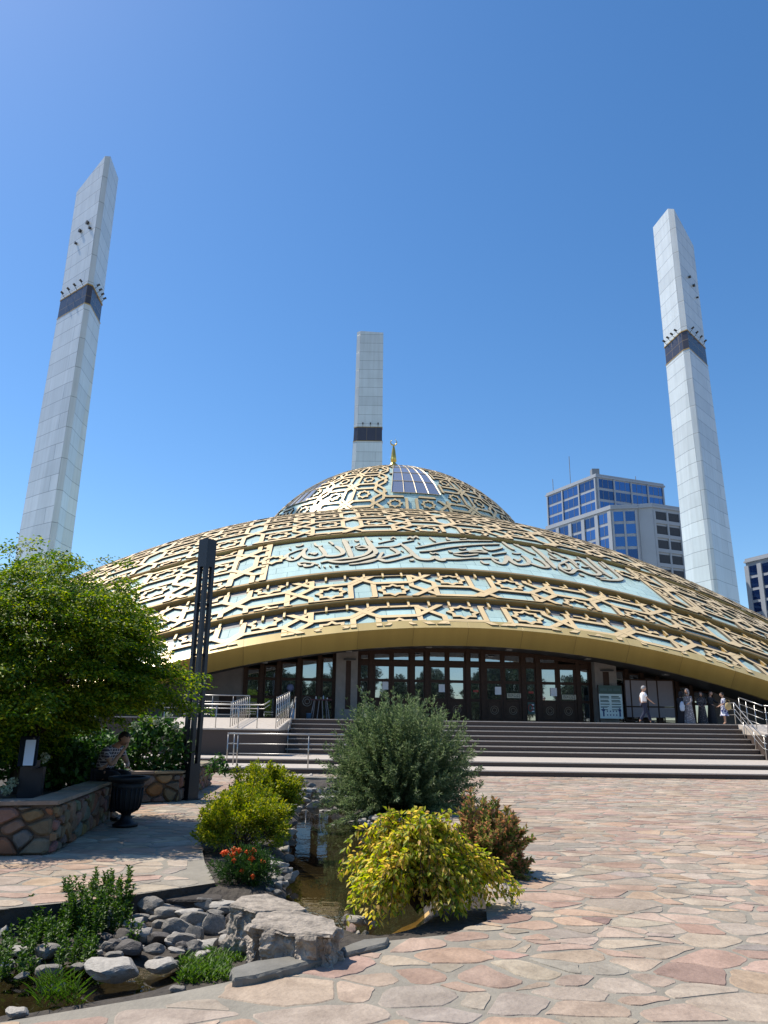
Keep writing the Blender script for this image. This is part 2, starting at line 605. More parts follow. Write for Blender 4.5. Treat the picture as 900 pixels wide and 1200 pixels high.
# water: clear dark water that mirrors the sky and building
def mat_water():
    m, nt, p, nodes = new_mat('pond_water')
    gl = N(nt, 'ShaderNodeBsdfGlossy')
    gl.inputs['Roughness'].default_value = .015
    tr = N(nt, 'ShaderNodeBsdfTransparent')
    tr.inputs['Color'].default_value = (.50, .46, .33, 1)
    fr = N(nt, 'ShaderNodeFresnel')
    fr.inputs['IOR'].default_value = 1.333
    tc = N(nt, 'ShaderNodeTexCoord')
    nz = N(nt, 'ShaderNodeTexNoise')
    nz.inputs['Scale'].default_value = 7
    nz.inputs['Detail'].default_value = 2
    bp = N(nt, 'ShaderNodeBump')
    bp.inputs['Strength'].default_value = .05
    bp.inputs['Distance'].default_value = .02
    nt.links.new(tc.outputs['Object'], nz.inputs['Vector'])
    nt.links.new(nz.outputs['Fac'], bp.inputs['Height'])
    nt.links.new(bp.outputs['Normal'], gl.inputs['Normal'])
    nt.links.new(bp.outputs['Normal'], fr.inputs['Normal'])
    ms = N(nt, 'ShaderNodeMixShader')
    nt.links.new(fr.outputs['Fac'], ms.inputs['Fac'])
    nt.links.new(tr.outputs['BSDF'], ms.inputs[1])
    nt.links.new(gl.outputs['BSDF'], ms.inputs[2])
    nt.links.new(ms.outputs['Shader'], nodes['Material Output'].inputs['Surface'])
    return m


M['water'] = mat_water()


# ------------------------------------------------------------------ 2-D helpers
def clip_half(poly, a, b, c):
    """keep a*x+b*y<=c"""
    out = []
    n = len(poly)
    for i in range(n):
        p, q = poly[i], poly[(i + 1) % n]
        dp = a * p[0] + b * p[1] - c
        dq = a * q[0] + b * q[1] - c
        if dp <= 0:
            out.append(p)
        if (dp < 0 < dq) or (dq < 0 < dp):
            k = dp / (dp - dq)
            out.append((p[0] + (q[0] - p[0]) * k, p[1] + (q[1] - p[1]) * k))
    return out


def clip_rect(poly, x0, x1, y0, y1):
    for a, b, c in ((-1, 0, -x0), (1, 0, x1), (0, -1, -y0), (0, 1, y1)):
        poly = clip_half(poly, a, b, c)
        if len(poly) < 3:
            return []
    return poly


def area(poly):
    return .5 * sum(poly[i][0] * poly[(i + 1) % len(poly)][1] - poly[(i + 1) % len(poly)][0] * poly[i][1] for i in range(len(poly)))


def in_poly(x, y, poly):
    c = False
    j = len(poly) - 1
    for i in range(len(poly)):
        xi, yi = poly[i]
        xj, yj = poly[j]
        if (yi > y) != (yj > y) and x < (xj - xi) * (y - yi) / (yj - yi) + xi:
            c = not c
        j = i
    return c


def seg_dist(x, y, poly):
    best = 1e9
    for i in range(len(poly)):
        ax, ay = poly[i]
        bx, by = poly[(i + 1) % len(poly)]
        dx, dy = bx - ax, by - ay
        k = max(0, min(1, ((x - ax) * dx + (y - ay) * dy) / (dx * dx + dy * dy + 1e-12)))
        best = min(best, math.hypot(ax + dx * k - x, ay + dy * k - y))
    return best


def voronoi(seeds, rad, rect, wt=None):
    """cells of the seeds (clipped to rect), by half-plane clipping against near seeds"""
    cell = rad / 2
    grid = {}
    for i, (x, y) in enumerate(seeds):
        grid.setdefault((int(x // cell), int(y // cell)), []).append(i)
    out = []
    for i, (x, y) in enumerate(seeds):
        gx, gy = int(x // cell), int(y // cell)
        near = []
        for a in range(gx - 2, gx + 3):
            for b in range(gy - 2, gy + 3):
                for j in grid.get((a, b), ()):
                    if j != i:
                        dx, dy = seeds[j][0] - x, seeds[j][1] - y
                        near.append((dx * dx + dy * dy, j))
        near.sort()
        poly = [(x - rad / 2, y - rad / 2), (x + rad / 2, y - rad / 2), (x + rad / 2, y + rad / 2), (x - rad / 2, y + rad / 2)]
        for dd, j in near[:40]:
            if dd > rad * rad * 1.2:
                break
            dx, dy = seeds[j][0] - x, seeds[j][1] - y
            poly = clip_half(poly, dx, dy, (seeds[j][0] ** 2 + seeds[j][1] ** 2 - x * x - y * y + ((wt[i] - wt[j]) if wt else 0)) / 2)
            if len(poly) < 3:
                break
        if len(poly) >= 3 and rect:
            poly = clip_rect(poly, *rect)
        out.append(poly if len(poly) >= 3 else None)
    return out


def shrink(poly, g, jit=0., seed=0):
    """inset a convex polygon by g and cut its sharp corners"""
    if area(poly) < 0:
        poly = poly[::-1]
    n = len(poly)
    res = poly
    rr = random.Random(seed)
    for i in range(n):
        p, q = poly[i], poly[(i + 1) % n]
        dx, dy = q[0] - p[0], q[1] - p[1]
        l = math.hypot(dx, dy)
        if l < 1e-6:
            continue
        nx, ny = dy / l, -dx / l
        gg = g * (1 + rr.uniform(-jit, jit))
        a = rr.uniform(-.05, .05) * jit
        nx, ny = nx * math.cos(a) - ny * math.sin(a), nx * math.sin(a) + ny * math.cos(a)
        mx, my = (p[0] + q[0]) / 2, (p[1] + q[1]) / 2
        res = clip_half(res, nx, ny, nx * mx + ny * my - gg)
        if len(res) < 3:
            return []
    # round corners
    out = []
    n = len(res)
    for i in range(n):
        p0, p, p1 = res[i - 1], res[i], res[(i + 1) % n]
        l0 = math.hypot(p0[0] - p[0], p0[1] - p[1])
        l1 = math.hypot(p1[0] - p[0], p1[1] - p[1])
        c0 = min(.28, rr.uniform(.02, .06) / max(l0, 1e-6))
        c1 = min(.28, rr.uniform(.02, .06) / max(l1, 1e-6))
        out.append((p[0] + (p0[0] - p[0]) * c0, p[1] + (p0[1] - p[1]) * c0))
        out.append((p[0] + (p1[0] - p[0]) * c1, p[1] + (p1[1] - p[1]) * c1))
    return out


# ------------------------------------------------------------------ GROUND, PLAZA, STREAM BED
hole = [(-7.5, 3.3), (-4.0, 4.35), (-2.2, 5.06), (-1.34, 5.58), (-.98, 5.86), (-.15, 6.52), (.08, 6.90), (.6, 7.12), (.98, 7.60), (1.16, 9.2),
        (1.12, 11.2), (1.0, 13.5), (.74, 15.44), (.62, 18.0), (1.2, 18.5), (1.5, 20.5), (.9, 23.0), (-.6, 25.9), (-3.2, 26.3), (-3.45, 22.0),
        (-3.1, 18.3), (-2.95, 15.5), (-2.72, 12.4), (-2.2, 10.4), (-1.80, 9.12), (-2.67, 8.30), (-3.52, 7.80), (-7.5, 6.2)]
PZ = (-26., 34., 1.2, 27.9)     # plaza rectangle

mb = MB()
outer = [(PZ[0], PZ[2]), (PZ[1], PZ[2]), (PZ[1], PZ[3]), (PZ[0], PZ[3])]
allp = outer + hole
tris = tessellate_polygon([[Vector((x, y, 0)) for x, y in outer], [Vector((x, y, 0)) for x, y in reversed(hole)]])
for t in tris:
    pts = [(allp[:4] + hole[::-1])[i] for i in t]
    if area(pts) < 0:
        pts = pts[::-1]
    mb.face([(x, y, 0) for x, y in pts], 0)
for i in range(len(hole)):
    a, b = hole[i], hole[(i + 1) % len(hole)]
    mb.face([(a[0], a[1], 0), (a[0], a[1], -.7), (b[0], b[1], -.7), (b[0], b[1], 0)], 1)
o = mb.build('plaza_ground', [M['mortar'], M['bank']])
o['kind'] = 'structure'

# flagstones
TONES = [((.52, .36, .275), 3), ((.54, .42, .31), 4), ((.47, .395, .31), 3), ((.45, .29, .215), 1.1), ((.56, .465, .355), 2.2), ((.41, .365, .30), 2.0), ((.55, .38, .255), 1.6), ((.36, .225, .18), .2)]
TW = np.array([t[1] for t in TONES])
TW = TW / TW.sum()


def stone_tone():
    c = TONES[RNG.choice(len(TONES), p=TW)][0]
    g = (.50, .40, .32)
    c = [a * .80 + b * .20 for a, b in zip(c, g)]
    k = random.uniform(.80, 1.06)
    return [min(.8, x * k * random.uniform(.97, 1.03)) for x in c]


def set_tone(o, tones):
    me = o.data
    at = me.color_attributes.new('tone', 'FLOAT_COLOR', 'CORNER')
    data = np.ones((len(me.loops), 4), dtype=np.float32)
    ls = np.empty(len(me.polygons), dtype=np.int32)
    lt = np.empty(len(me.polygons), dtype=np.int32)
    me.polygons.foreach_get('loop_start', ls)
    me.polygons.foreach_get('loop_total', lt)
    for i in range(len(lt)):
        data[ls[i]:ls[i] + lt[i], :3] = tones[i]
    at.data.foreach_set('color', data.ravel())


seeds = []
x0, x1, y0, y1 = -14.5, 20.0, 2.6, 27.85
for _ in range(15000):
    x, y = random.uniform(x0, x1), random.uniform(y0, y1)
    if y < 8 and (x > 9 or x < -8):
        continue
    big = noise.noise(Vector((x * .5, y * .5, 3.1)))
    seeds.append((x, y))
# exact spacing test with a grid
grid = {}
keep = []
for (x, y) in seeds:
    gx, gy = int(x // .5), int(y // .5)
    md = (.13 + .23 * random.random() ** 1.7) * (1.0 + .5 * noise.noise(Vector((x * .45, y * .45, 3.1))))
    ok = True
    for a in range(gx - 1, gx + 2):
        for b in range(gy - 1, gy + 2):
            for (sx, sy) in grid.get((a, b), ()):
                if (sx - x) ** 2 + ((sy - y) * 1.2) ** 2 < md * md:
                    ok = False
    if ok:
        grid.setdefault((gx, gy), []).append((x, y))
        keep.append((x, y))
# work in a space stretched along y so that the stones lie a little wider than long, rotated a bit
ST = 1.3
wts = [random.uniform(-.045, .045) + (.06 if random.random() < .12 else 0) for _ in keep]
cells = voronoi([(x, y * ST) for x, y in keep], 2.6, None, wts)
mb = MB()
tones = []
HA = area(hole)
for i, poly in enumerate(cells):
    if not poly:
        continue
    poly = [(x, y / ST) for x, y in poly]
    cx, cy = keep[i]
    cx2 = sum(p[0] for p in poly) / len(poly)
    cy2 = sum(p[1] for p in poly) / len(poly)
    if in_poly(cx, cy, hole) and in_poly(cx2, cy2, hole):
        continue
    poly = clip_rect(poly, PZ[0], PZ[1], PZ[2], 27.88)
    if len(poly) < 3:
        continue
    # clip at the stream edge
    if seg_dist(cx2, cy2, hole) < 1.2:
        for k in range(len(hole)):
            a, b = hole[k], hole[(k + 1) % len(hole)]
            inside = False
            for q in range(9):
                w = q / 8
                if in_poly(a[0] + (b[0] - a[0]) * w, a[1] + (b[1] - a[1]) * w, poly):
                    inside = True
            for q in range(len(poly)):
                p1, p2 = poly[q], poly[(q + 1) % len(poly)]
                d1 = (b[0] - a[0]) * (p1[1] - a[1]) - (b[1] - a[1]) * (p1[0] - a[0])
                d2 = (b[0] - a[0]) * (p2[1] - a[1]) - (b[1] - a[1]) * (p2[0] - a[0])
                e1 = (p2[0] - p1[0]) * (a[1] - p1[1]) - (p2[1] - p1[1]) * (a[0] - p1[0])
                e2 = (p2[0] - p1[0]) * (b[1] - p1[1]) - (p2[1] - p1[1]) * (b[0] - p1[0])
                if d1 * d2 < 0 and e1 * e2 < 0:
                    inside = True
            if inside:
                # the hole lies on the left of a->b (ccw); keep the right side
                dx, dy = b[0] - a[0], b[1] - a[1]
                sg = 1 if HA > 0 else -1
                nx, ny = -dy * sg, dx * sg
                poly = clip_half(poly, nx, ny, nx * a[0] + ny * a[1] + random.uniform(-.01, .05) * math.hypot(dx, dy))
                if len(poly) < 3:
                    break
        if len(poly) < 3:
            continue
    gap = random.choice((.008, .012, .016, .024))
    if cy < 11:
        gap *= 1.25
    poly = shrink(poly, gap, .95, i)
    if len(poly) < 3 or abs(area(poly)) < .012:
        continue
    # broken, slightly wavy edges
    fine = []
    n = len(poly)
    nsub = 3 if cy < 13 else 1
    for q in range(n):
        p1, p2 = poly[q], poly[(q + 1) % n]
        for w in range(nsub):
            k = w / nsub
            x, y = p1[0] + (p2[0] - p1[0]) * k, p1[1] + (p2[1] - p1[1]) * k
            if nsub > 1:
                x += .026 * noise.noise(Vector((x * 7, y * 7, 1)))
                y += .026 * noise.noise(Vector((x * 7, y * 7, 9)))
            fine.append((x, y))
    h = random.uniform(.003, .007)
    tx, ty = random.uniform(-.003, .003), random.uniform(-.003, .003)
    mx = sum(p[0] for p in fine) / len(fine)
    my = sum(p[1] for p in fine) / len(fine)
    inn = [(mx + (x - mx) * .965, my + (y - my) * .965) for x, y in fine]
    t = stone_tone()
    zz = lambda x, y: h + tx * (x - mx) + ty * (y - my)
    mb.face([(x, y, zz(x, y)) for x, y in inn])
    tones.append(t)
    for q in range(len(fine)):
        a, b, c, d_ = fine[q], fine[(q + 1) % len(fine)], inn[(q + 1) % len(fine)], inn[q]
        mb.face([(a[0], a[1], -.002), (b[0], b[1], -.002), (c[0], c[1], zz(*c)), (d_[0], d_[1], zz(*d_))])
        tones.append(t)
o = mb.build('flagstone_paving', M['paving'])
set_tone(o, tones)
o['kind'] = 'structure'

# far ground
mb = MB()
mb.face([(-4000, -4000, -.72), (4000, -4000, -.72), (4000, 4000, -.72), (-4000, 4000, -.72)])
o = mb.build('ground', mat('far_ground', (.27, .25, .22), .9, 0., .2, .05))
o['kind'] = 'structure'
# raised ground around and under the mosque
mb = MB()
mb.box(-150, 150, 37.0, 160, -.71, -.03)
mb.box(-150, -26, 1.2, 37.0, -.71, -.034)
mb.box(34, 150, 1.2, 37.0, -.71, -.034)
mb.box(-150, 150, -150, 1.2, -.71, -.038)
o = mb.build('city_ground', mat('city_ground_paving', (.30, .28, .25), .9, 0., .2, .3))
o['kind'] = 'structure'

# stream bed
W1 = [(-2.3, 24.6), (-1.3, 24.2), (-.7, 21), (-.60, 17.5), (-.15, 16), (0.05, 13.5), (.30, 11), (.50, 9.4), (.42, 8.2), (.05, 7.55), (-.75, 7.9), (-1.0, 9.2), (-1.22, 11), (-1.42, 13), (-1.58, 15), (-1.75, 18), (-2.2, 21)]
W2 = [(-7.4, 3.6)] + [tuple(G(x, y, -.27).xy) for x, y in ((0, 1192), (60, 1186), (150, 1168), (225, 1150), (222, 1128), (180, 1110), (130, 1132), (60, 1134), (0, 1128))] + [(-7.4, 6.0)]


def bedz(x, y):
    nz = .035 * noise.noise(Vector((x * 2.2, y * 2.2, .3))) + .02 * noise.noise(Vector((x * 6, y * 6, 4)))
    if y < 9.05 and x < -.62 and not in_poly(x, y, W1):
        k = min(1, max(0, (-.62 - x) / .4)) * min(1, max(0, (9.05 - y) / .35))
        if in_poly(x, y, W2):
            base = -.27 - min(.10, seg_dist(x, y, W2) * .35)
        else:
            base = -.28 + min(.06, seg_dist(x, y, W2) * .12)
        return base * k + (-.07) * (1 - k) + nz
    dd = seg_dist(x, y, W1)
    if in_poly(x, y, W1):
        return -.22 - min(.22, dd * .5) + nz
    return min(-.05, -.21 + dd * .75) + nz * .6


mb = MB()
gx = np.arange(-7.6, 1.75, .14)
gy = np.arange(3.3, 26.5, .16)
zz = [[bedz(x, y) for y in gy] for x in gx]
for i in range(len(gx) - 1):
    for j in range(len(gy) - 1):
        cx, cy = gx[i] + .07, gy[j] + .08
        if in_poly(cx, cy, hole) or seg_dist(cx, cy, hole) < .25:
            q = [(gx[i], gy[j], zz[i][j]), (gx[i + 1], gy[j], zz[i + 1][j]), (gx[i + 1], gy[j + 1], zz[i + 1][j + 1]), (gx[i], gy[j + 1], zz[i][j + 1])]
            sunlit_end = in_poly(cx, cy, W1) and cy < 8.75  # near shallow end, takes the bed colour painted as sunlit
            mb.face(q, 1 if sunlit_end else 0)
o = mb.build('stream_bed', [M['soil'], M['sunlit_pond_bed']], smooth=True, merge=True)
o['kind'] = 'structure'

mb = MB()
mb.face([(x, y, -.20) for x, y in [(-2.6, 25), (-1.0, 24.8), (-.2, 20), (.05, 16.4), (.40, 11), (.52, 9.3), (.44, 8.3), (.10, 7.5), (-.9, 7.75), (-1.35, 9.2), (-1.55, 12), (-1.95, 15), (-2.2, 18), (-2.6, 22)]][::-1])
o = mb.build('pond_water', M['water'])
o['kind'] = 'structure'
mb = MB()
mb.face([(x, y, -.275) for x, y in [(-7.49, 3.31), (-2.2, 5.07), (-1.35, 5.6), (-1.2, 6.4), (-1.6, 7.1), (-2.6, 7.1), (-7.49, 6.19)]])
o = mb.build('stream_water', M['water'])
o['kind'] = 'structure'


# ------------------------------------------------------------------ ROCKS
def rock_mesh(seed, mtl, sub=2, rough=.28, sharp=False):
    bm = bmesh.new()
    bmesh.ops.create_icosphere(bm, subdivisions=sub, radius=1)
    rr = random.Random(seed)
    planes = []
    for _ in range(9):
        v = Vector((rr.gauss(0, 1), rr.gauss(0, 1), rr.gauss(0, 1))).normalized()
        planes.append((v, rr.uniform(.45, .88)))
    for v in bm.verts:
        p = v.co.copy()
        for n_, d_ in planes:
            t = p.dot(n_) - d_
            if t > 0:
                p -= n_ * t * .93
        q = p * 1.6 + Vector((seed * 3.1, 0, 0))
        p *= 1 + rough * .5 * noise.noise(q) + rough * .25 * noise.noise(q * 2.7) + (rough * .18 * noise.noise(q * 6) if sub > 2 else 0)
        v.co = p
    me = bpy.data.meshes.new('rock')
    bm.to_mesh(me)
    bm.free()
    me.polygons.foreach_set('use_smooth', [not sharp] * len(me.polygons))
    me.set_sharp_from_angle(angle=R(24))
    me.materials.append(mtl)
    return me


ROCKS = {k: [rock_mesh(i * 7 + j, M[k], 3) for j in range(4)] for i, k in enumerate(('rock_a', 'rock_b', 'rock_c', 'rock_d'))}


def put_rock(name, loc, dim, kind, label, group, rz=None, tilt=None):
    me = random.choice(ROCKS[kind])
    o = bpy.data.objects.new(name, me)
    COL.objects.link(o)
    o.location = loc
    o.scale = dim
    o.rotation_euler = (random.uniform(-.25, .25) if tilt is None else tilt, random.uniform(-.2, .2), random.uniform(0, 6.28) if rz is None else rz)
    tag(o, label, 'stone', group)
    return o


def rock_px(x, y, w, h, z, kind, label, group, name='stone'):
    """stone whose middle shows at pixel x, y, w px wide, h px high, lying at about height z"""
    p = G(x, y + h * .25, z)
    dist = math.hypot(p.y, p.z - H)
    sx = w / FPX * dist / 2
    sz = h / FPX * dist / 2
    # a stone's height in the picture mixes its depth and height
    lift = (H - z) / dist
    d_ = sx * .75
    hh = max(.35 * sx, (sz - d_ * lift * .6))
    p.z = z + hh * .5
    return put_rock(name, p, (sx, d_, hh), kind, label, group, rz=random.uniform(-.3, .3))


def z3(ox, oy, sc):
    return lambda x, y, w, h: (ox + x / sc, oy + y / sc, w / sc, h / sc)


GA = 'loose stones in the lower stream'
P6 = z3(200, 1000, 3)
P5 = z3(0, 1000, 3)
big = [
    (P6(120, 180, 80, 50), 'rock_a', 'flat topped grey stone at the foot of the paved bank, beside a cracked round stone'),
    (P6(75, 218, 112, 42), 'rock_b', 'pale flat stone lying over the grey stones below the paved bank'),
    (P6(25, 265, 112, 72), 'rock_a', 'tilted flat grey slab stone with a crack, left of the rounded stone pile'),
    (P6(83, 288, 66, 66), 'rock_a', 'squarish grey stone wedged between the tilted slab and the split stone'),
    (P6(150, 258, 84, 82), 'rock_a', 'upright split grey stone with a pale broken face in the pile'),
    (P6(243, 243, 122, 95), 'rock_c', 'large rounded brown grey boulder left of the rough block'),
    (P6(135, 318, 98, 46), 'rock_b', 'pale pointed stone in front of the split grey stone'),
    (P6(232, 325, 102, 84), 'rock_a', 'flat faced grey stone leaning against the rough block'),
    (P5(405, 412, 195, 74), 'rock_b', 'big whitish stone lying in the dark stream water'),
    (P5(575, 397, 118, 38), 'rock_b', 'long low pale stone in the wet gravel'),
    (P5(510, 287, 68, 54), 'rock_b', 'round cream stone beside the water plants'),
    (P5(565, 255, 64, 46), 'rock_a', 'grey stone with a white vein at the end of the bank'),
    (P5(170, 352, 96, 66), 'rock_a', 'grey stone half hidden in the water plants'),
    (P5(60, 345, 76, 54), 'rock_b', 'pale stone behind the water plants at the left'),
    (P5(187, 470, 78, 30), 'rock_b', 'small whitish stone standing out of the stream water'),
    (P5(65, 562, 84, 30), 'rock_b', 'tan stone just under the near paved edge'),
]
for (a, k, l) in big:
    rock_px(*a, -.24 if a[1] > 1080 else -.17, k, l, GA)
for a in (P6(30, 300, 55, 50), P6(185, 200, 46, 30), P6(120, 355, 64, 28), P6(20, 342, 56, 28), P6(12, 385, 50, 25), P6(25, 478, 55, 26), P6(205, 255, 40, 40),
          P5(540, 337, 78, 44), P5(415, 310, 64, 28), P5(440, 330, 38, 24), P5(400, 358, 64, 32), P5(285, 400, 74, 34), P5(625, 340, 54, 24), P5(170, 410, 84, 44),
          P5(10, 290, 44, 60), P5(75, 430, 48, 24), P5(690, 380, 34, 28), P5(120, 380, 40, 26), P5(655, 408, 26, 16), P5(495, 335, 40, 22), P5(600, 215, 110, 30), P5(480, 250, 60, 34),
          P5(30, 390, 50, 30), P5(250, 340, 40, 26), P5(330, 330, 34, 24), P5(560, 370, 40, 16), P5(350, 350, 30, 20), P5(660, 330, 30, 20), P5(690, 310, 34, 24), P5(720, 352, 60, 24)):
    rock_px(*a, -.24 if a[1] > 1080 else -.17, random.choice(('rock_a', 'rock_a', 'rock_b')), 'smaller grey stone among the large stones of the lower stream', 'smaller stones in the lower stream')
rr = random.Random(17)
for k in range(34):
    x, y = rr.uniform(120, 296), rr.uniform(1060, 1112)
    w = rr.uniform(16, 34)
    rock_px(x, y, w, w * rr.uniform(.5, .75), -.25 if y > 1082 else -.19, rr.choice(('rock_a', 'rock_c', 'rock_a', 'rock_b')), 'smaller grey stone among the large stones of the lower stream', 'smaller stones in the lower stream')
for k in range(20):
    x = rr.uniform(0, 262)
    w = rr.uniform(20, 44)
    rock_px(x, 1078 - .07 * x + rr.uniform(-3, 4), w, w * .55, -.24, rr.choice(('rock_c', 'rock_c', 'rock_a')), 'dark stone along the foot of the left paved bank', 'dark stones at the foot of the paved bank')
for a in (P6(655, 240, 66, 56), P6(690, 245, 50, 42), P6(655, 287, 34, 28), P6(682, 285, 30, 24), P6(700, 225, 30, 26), P6(625, 235, 40, 40), P6(715, 250, 30, 26), P6(640, 320, 80, 26)):
    rock_px(*a, -.16, random.choice(('rock_a', 'rock_b')), 'grey stone in the small heap between the rough block and the golden shrub', 'stones beside the rough block')
rock_px(*P6(632, 272, 44, 42), -.14, 'rock_d', 'round pink stone in the heap beside the rough block', 'stones beside the rough block')
rock_px(*P6(605, 305, 50, 50), -.14, 'rock_d', 'brownish pink stone touching the right end of the rough block', 'stones beside the rough block')
P3 = z3(220, 860, 3.75)
for a in (P3(395, 580, 92, 58), P3(360, 658, 56, 50), P3(440, 637, 66, 44), P3(400, 640, 62, 40), P3(360, 550, 38, 44), P3(425, 602, 56, 34), P3(365, 690, 54, 28), P3(318, 655, 38, 74), P3(402, 667, 44, 40),
          P3(470, 615, 34, 34), P3(350, 600, 50, 60), P3(380, 620, 50, 40), P3(430, 660, 40, 30), P3(345, 640, 40, 40), P3(395, 700, 40, 30), P3(450, 600, 34, 30)):
    rock_px(*a, -.10, 'rock_b' if random.random() < .75 else 'rock_a', 'rounded grey stone in the bank beside the orange marigolds', 'stones beside the marigolds')
for a in (P3(430, 505, 56, 30), P3(445, 545, 44, 34), P3(440, 348, 60, 50), P3(480, 332, 54, 30), P3(450, 427, 64, 30), P3(415, 400, 40, 26), P3(500, 320, 30, 20), P3(420, 365, 40, 36), P3(465, 315, 40, 24),
          P3(425, 480, 40, 24), P3(440, 455, 44, 26)):
    rock_px(*a, -.13, 'rock_b' if random.random() < .6 else 'rock_a', 'pale stone on the left edge of the pond under the lime green shrub', 'stones on the left pond edge')
rock_px(*P3(450, 385, 62, 56), -.12, 'rock_c', 'dark rounded boulder on the left pond edge', 'stones on the left pond edge')
rock_px(*P3(550, 312, 62, 44), -.2, 'rock_b', 'pale stone standing alone in the far water of the pond', 'stones in the pond water')
for a in (P3(590, 341, 24, 16), P3(685, 383, 38, 20), P3(725, 388, 40, 20), P3(640, 402, 20, 10), P3(622, 338, 20, 10), P3(648, 297, 26, 16)):
    rock_px(*a, -.22, 'rock_b', 'small pale stone breaking the pond surface', 'stones in the pond water')
rr = random.Random(3)
for k in range(46):
    x, y = rr.uniform(452, 740), rr.uniform(188, 292)
    if y < 200 and x > 560 or (x > 640 and y < 250) or (x < 700 and y > 275):
        pass
    w = rr.uniform(26, 60)
    rock_px(*P3(x, y, w, w * rr.uniform(.5, .7)), -.15, rr.choice(('rock_b', 'rock_b', 'rock_a')), 'pale rounded stone in the bank at the far end of the pond', 'stones at the far pond end')
for k in range(26):
    x, y = rr.uniform(770, 930), rr.uniform(335, 405)
    w = rr.uniform(30, 50)
    rock_px(*P3(x, y, w, w * rr.uniform(.6, .75)), -.10, rr.choice(('rock_b', 'rock_b', 'rock_a')), 'pale rounded stone in the heap at the paving corner below the grey green willow', 'stones at the paving corner')
for k in range(14):
    x, y = rr.uniform(680, 790), rr.uniform(262, 330)
    w = rr.uniform(30, 55)
    rock_px(*P3(x, y, w, w * .6), -.14, rr.choice(('rock_b', 'rock_a', 'rock_c')), 'stone on the pond edge in front of the grey green willow', 'stones below the willow')
for k in range(14):
    x, y = rr.uniform(830, 960), rr.uniform(300, 345)
    w = rr.uniform(36, 66)
    rock_px(*P3(x, y, w, w * .7), -.08, 'rock_c', 'dark stone in the shade under the grey green willow', 'dark stones under the willow')


def slab_obj(name, poly_top, z0, z1, mtl, label, cat, rough=.02, seed=1, taper=1.05, cell=.05):
    """a rough-hewn block from its top outline: subdivided, its faces knocked about"""
    bm = bmesh.new()
    cx = sum(p[0] for p in poly_top) / len(poly_top)
    cy = sum(p[1] for p in poly_top) / len(poly_top)
    top = [bm.verts.new((x - cx, y - cy, z1 - z0)) for x, y in poly_top]
    bot = [bm.verts.new(((x - cx) * taper, (y - cy) * taper, 0)) for x, y in poly_top]
    n = len(top)
    bm.faces.new(top)
    bm.faces.new(bot[::-1])
    for i in range(n):
        bm.faces.new((bot[i], bot[(i + 1) % n], top[(i + 1) % n], top[i]))
    bmesh.ops.recalc_face_normals(bm, faces=bm.faces)
    bmesh.ops.bevel(bm, geom=list(bm.edges), offset=.018, segments=1, affect='EDGES')
    bmesh.ops.triangulate(bm, faces=bm.faces)
    for _ in range(5):
        es = [e for e in bm.edges if e.calc_length() > cell]
        if not es:
            break
        bmesh.ops.subdivide_edges(bm, edges=es, cuts=1)
        bmesh.ops.triangulate(bm, faces=bm.faces)
    bm.normal_update()
    for v in bm.verts:
        p = v.co * 5 + Vector((seed * 5.3, 0, 0))
        c = noise.cell(v.co * 6 + Vector((seed, 0, 0)))
        side = 1 - abs(v.normal.z)
        k = rough * (.10 + 1.25 * side)
        v.co += v.normal * (k * (1.2 * noise.noise(p) + .7 * noise.noise(p * 2.3) +   .3 * noise.noise(p * 5) + .12 * noise.noise(p * 11) + .7 * side * (c - .5)))
    me = bpy.data.meshes.new(name)
    bm.to_mesh(me)
    bm.free()
    me.materials.append(mtl)
    o = bpy.data.objects.new(name, me)
    COL.objects.link(o)
    o.location = (cx, cy, z0)
    tag(o, label, cat)
    return o


# rough block (front) and slab behind it: outlines from their top corners
def tops(pts, z):
    return [tuple(G(x, y, z).xy) for x, y in pts]


slab_obj('boulder', tops([(296, 1081), (300, 1066), (345, 1062), (394, 1074), (397, 1085), (392, 1092), (340, 1090)][::-1], .24), -.28, .22, M['boulder'],
         'big rough hewn boulder with a flat top damming the stream', 'boulder', .055, 2, 1.05, .028)
slab_obj('boulder', tops([(268, 1058), (282, 1048), (312, 1045), (350, 1056), (362, 1063), (352, 1066), (300, 1066)][::-1], .16), -.25, .15, M['boulder'],
         'flat topped pale boulder lying behind the bigger rough hewn one', 'boulder', .035, 5, 1.05, .03)
slab_obj('kerb_stone', tops([(270, 1135), (300, 1127), (345, 1121), (392, 1113), (394, 1119), (345, 1133), (300, 1145), (272, 1149)][::-1], .05), -.25, .06, M['slab'],
         'long curved grey kerb stone in front of the rough boulder', 'stone', .015, 7, 1.0, .06)
slab_obj('kerb_stone', tops([(398, 1112), (425, 1102), (457, 1099), (454, 1106), (425, 1114), (404, 1119)][::-1], .03), -.25, .04, M['slab'],
         'short grey kerb stone at the edge of the golden shrub', 'stone', .012, 9, 1.0, .06)
slab_obj('kerb_stone', [(-3.1, 26.0), (-1.2, 25.6), (-1.1, 26.0), (-3.0, 26.4)], -.25, .02, M['slab'],
         'flat stone edging at the far end of the pond by the steps', 'stone', .015, 11, 1.0, .12)
slab_obj('stone_ledge', tops([(175, 1052), (215, 1041), (235, 1041), (262, 1046), (262, 1052), (220, 1052)][::-1], -.06), -.4, -.08, M['bank'],
         'dark stone ledge under the corner of the left paving', 'stone', .02, 13, 1.0, .07)


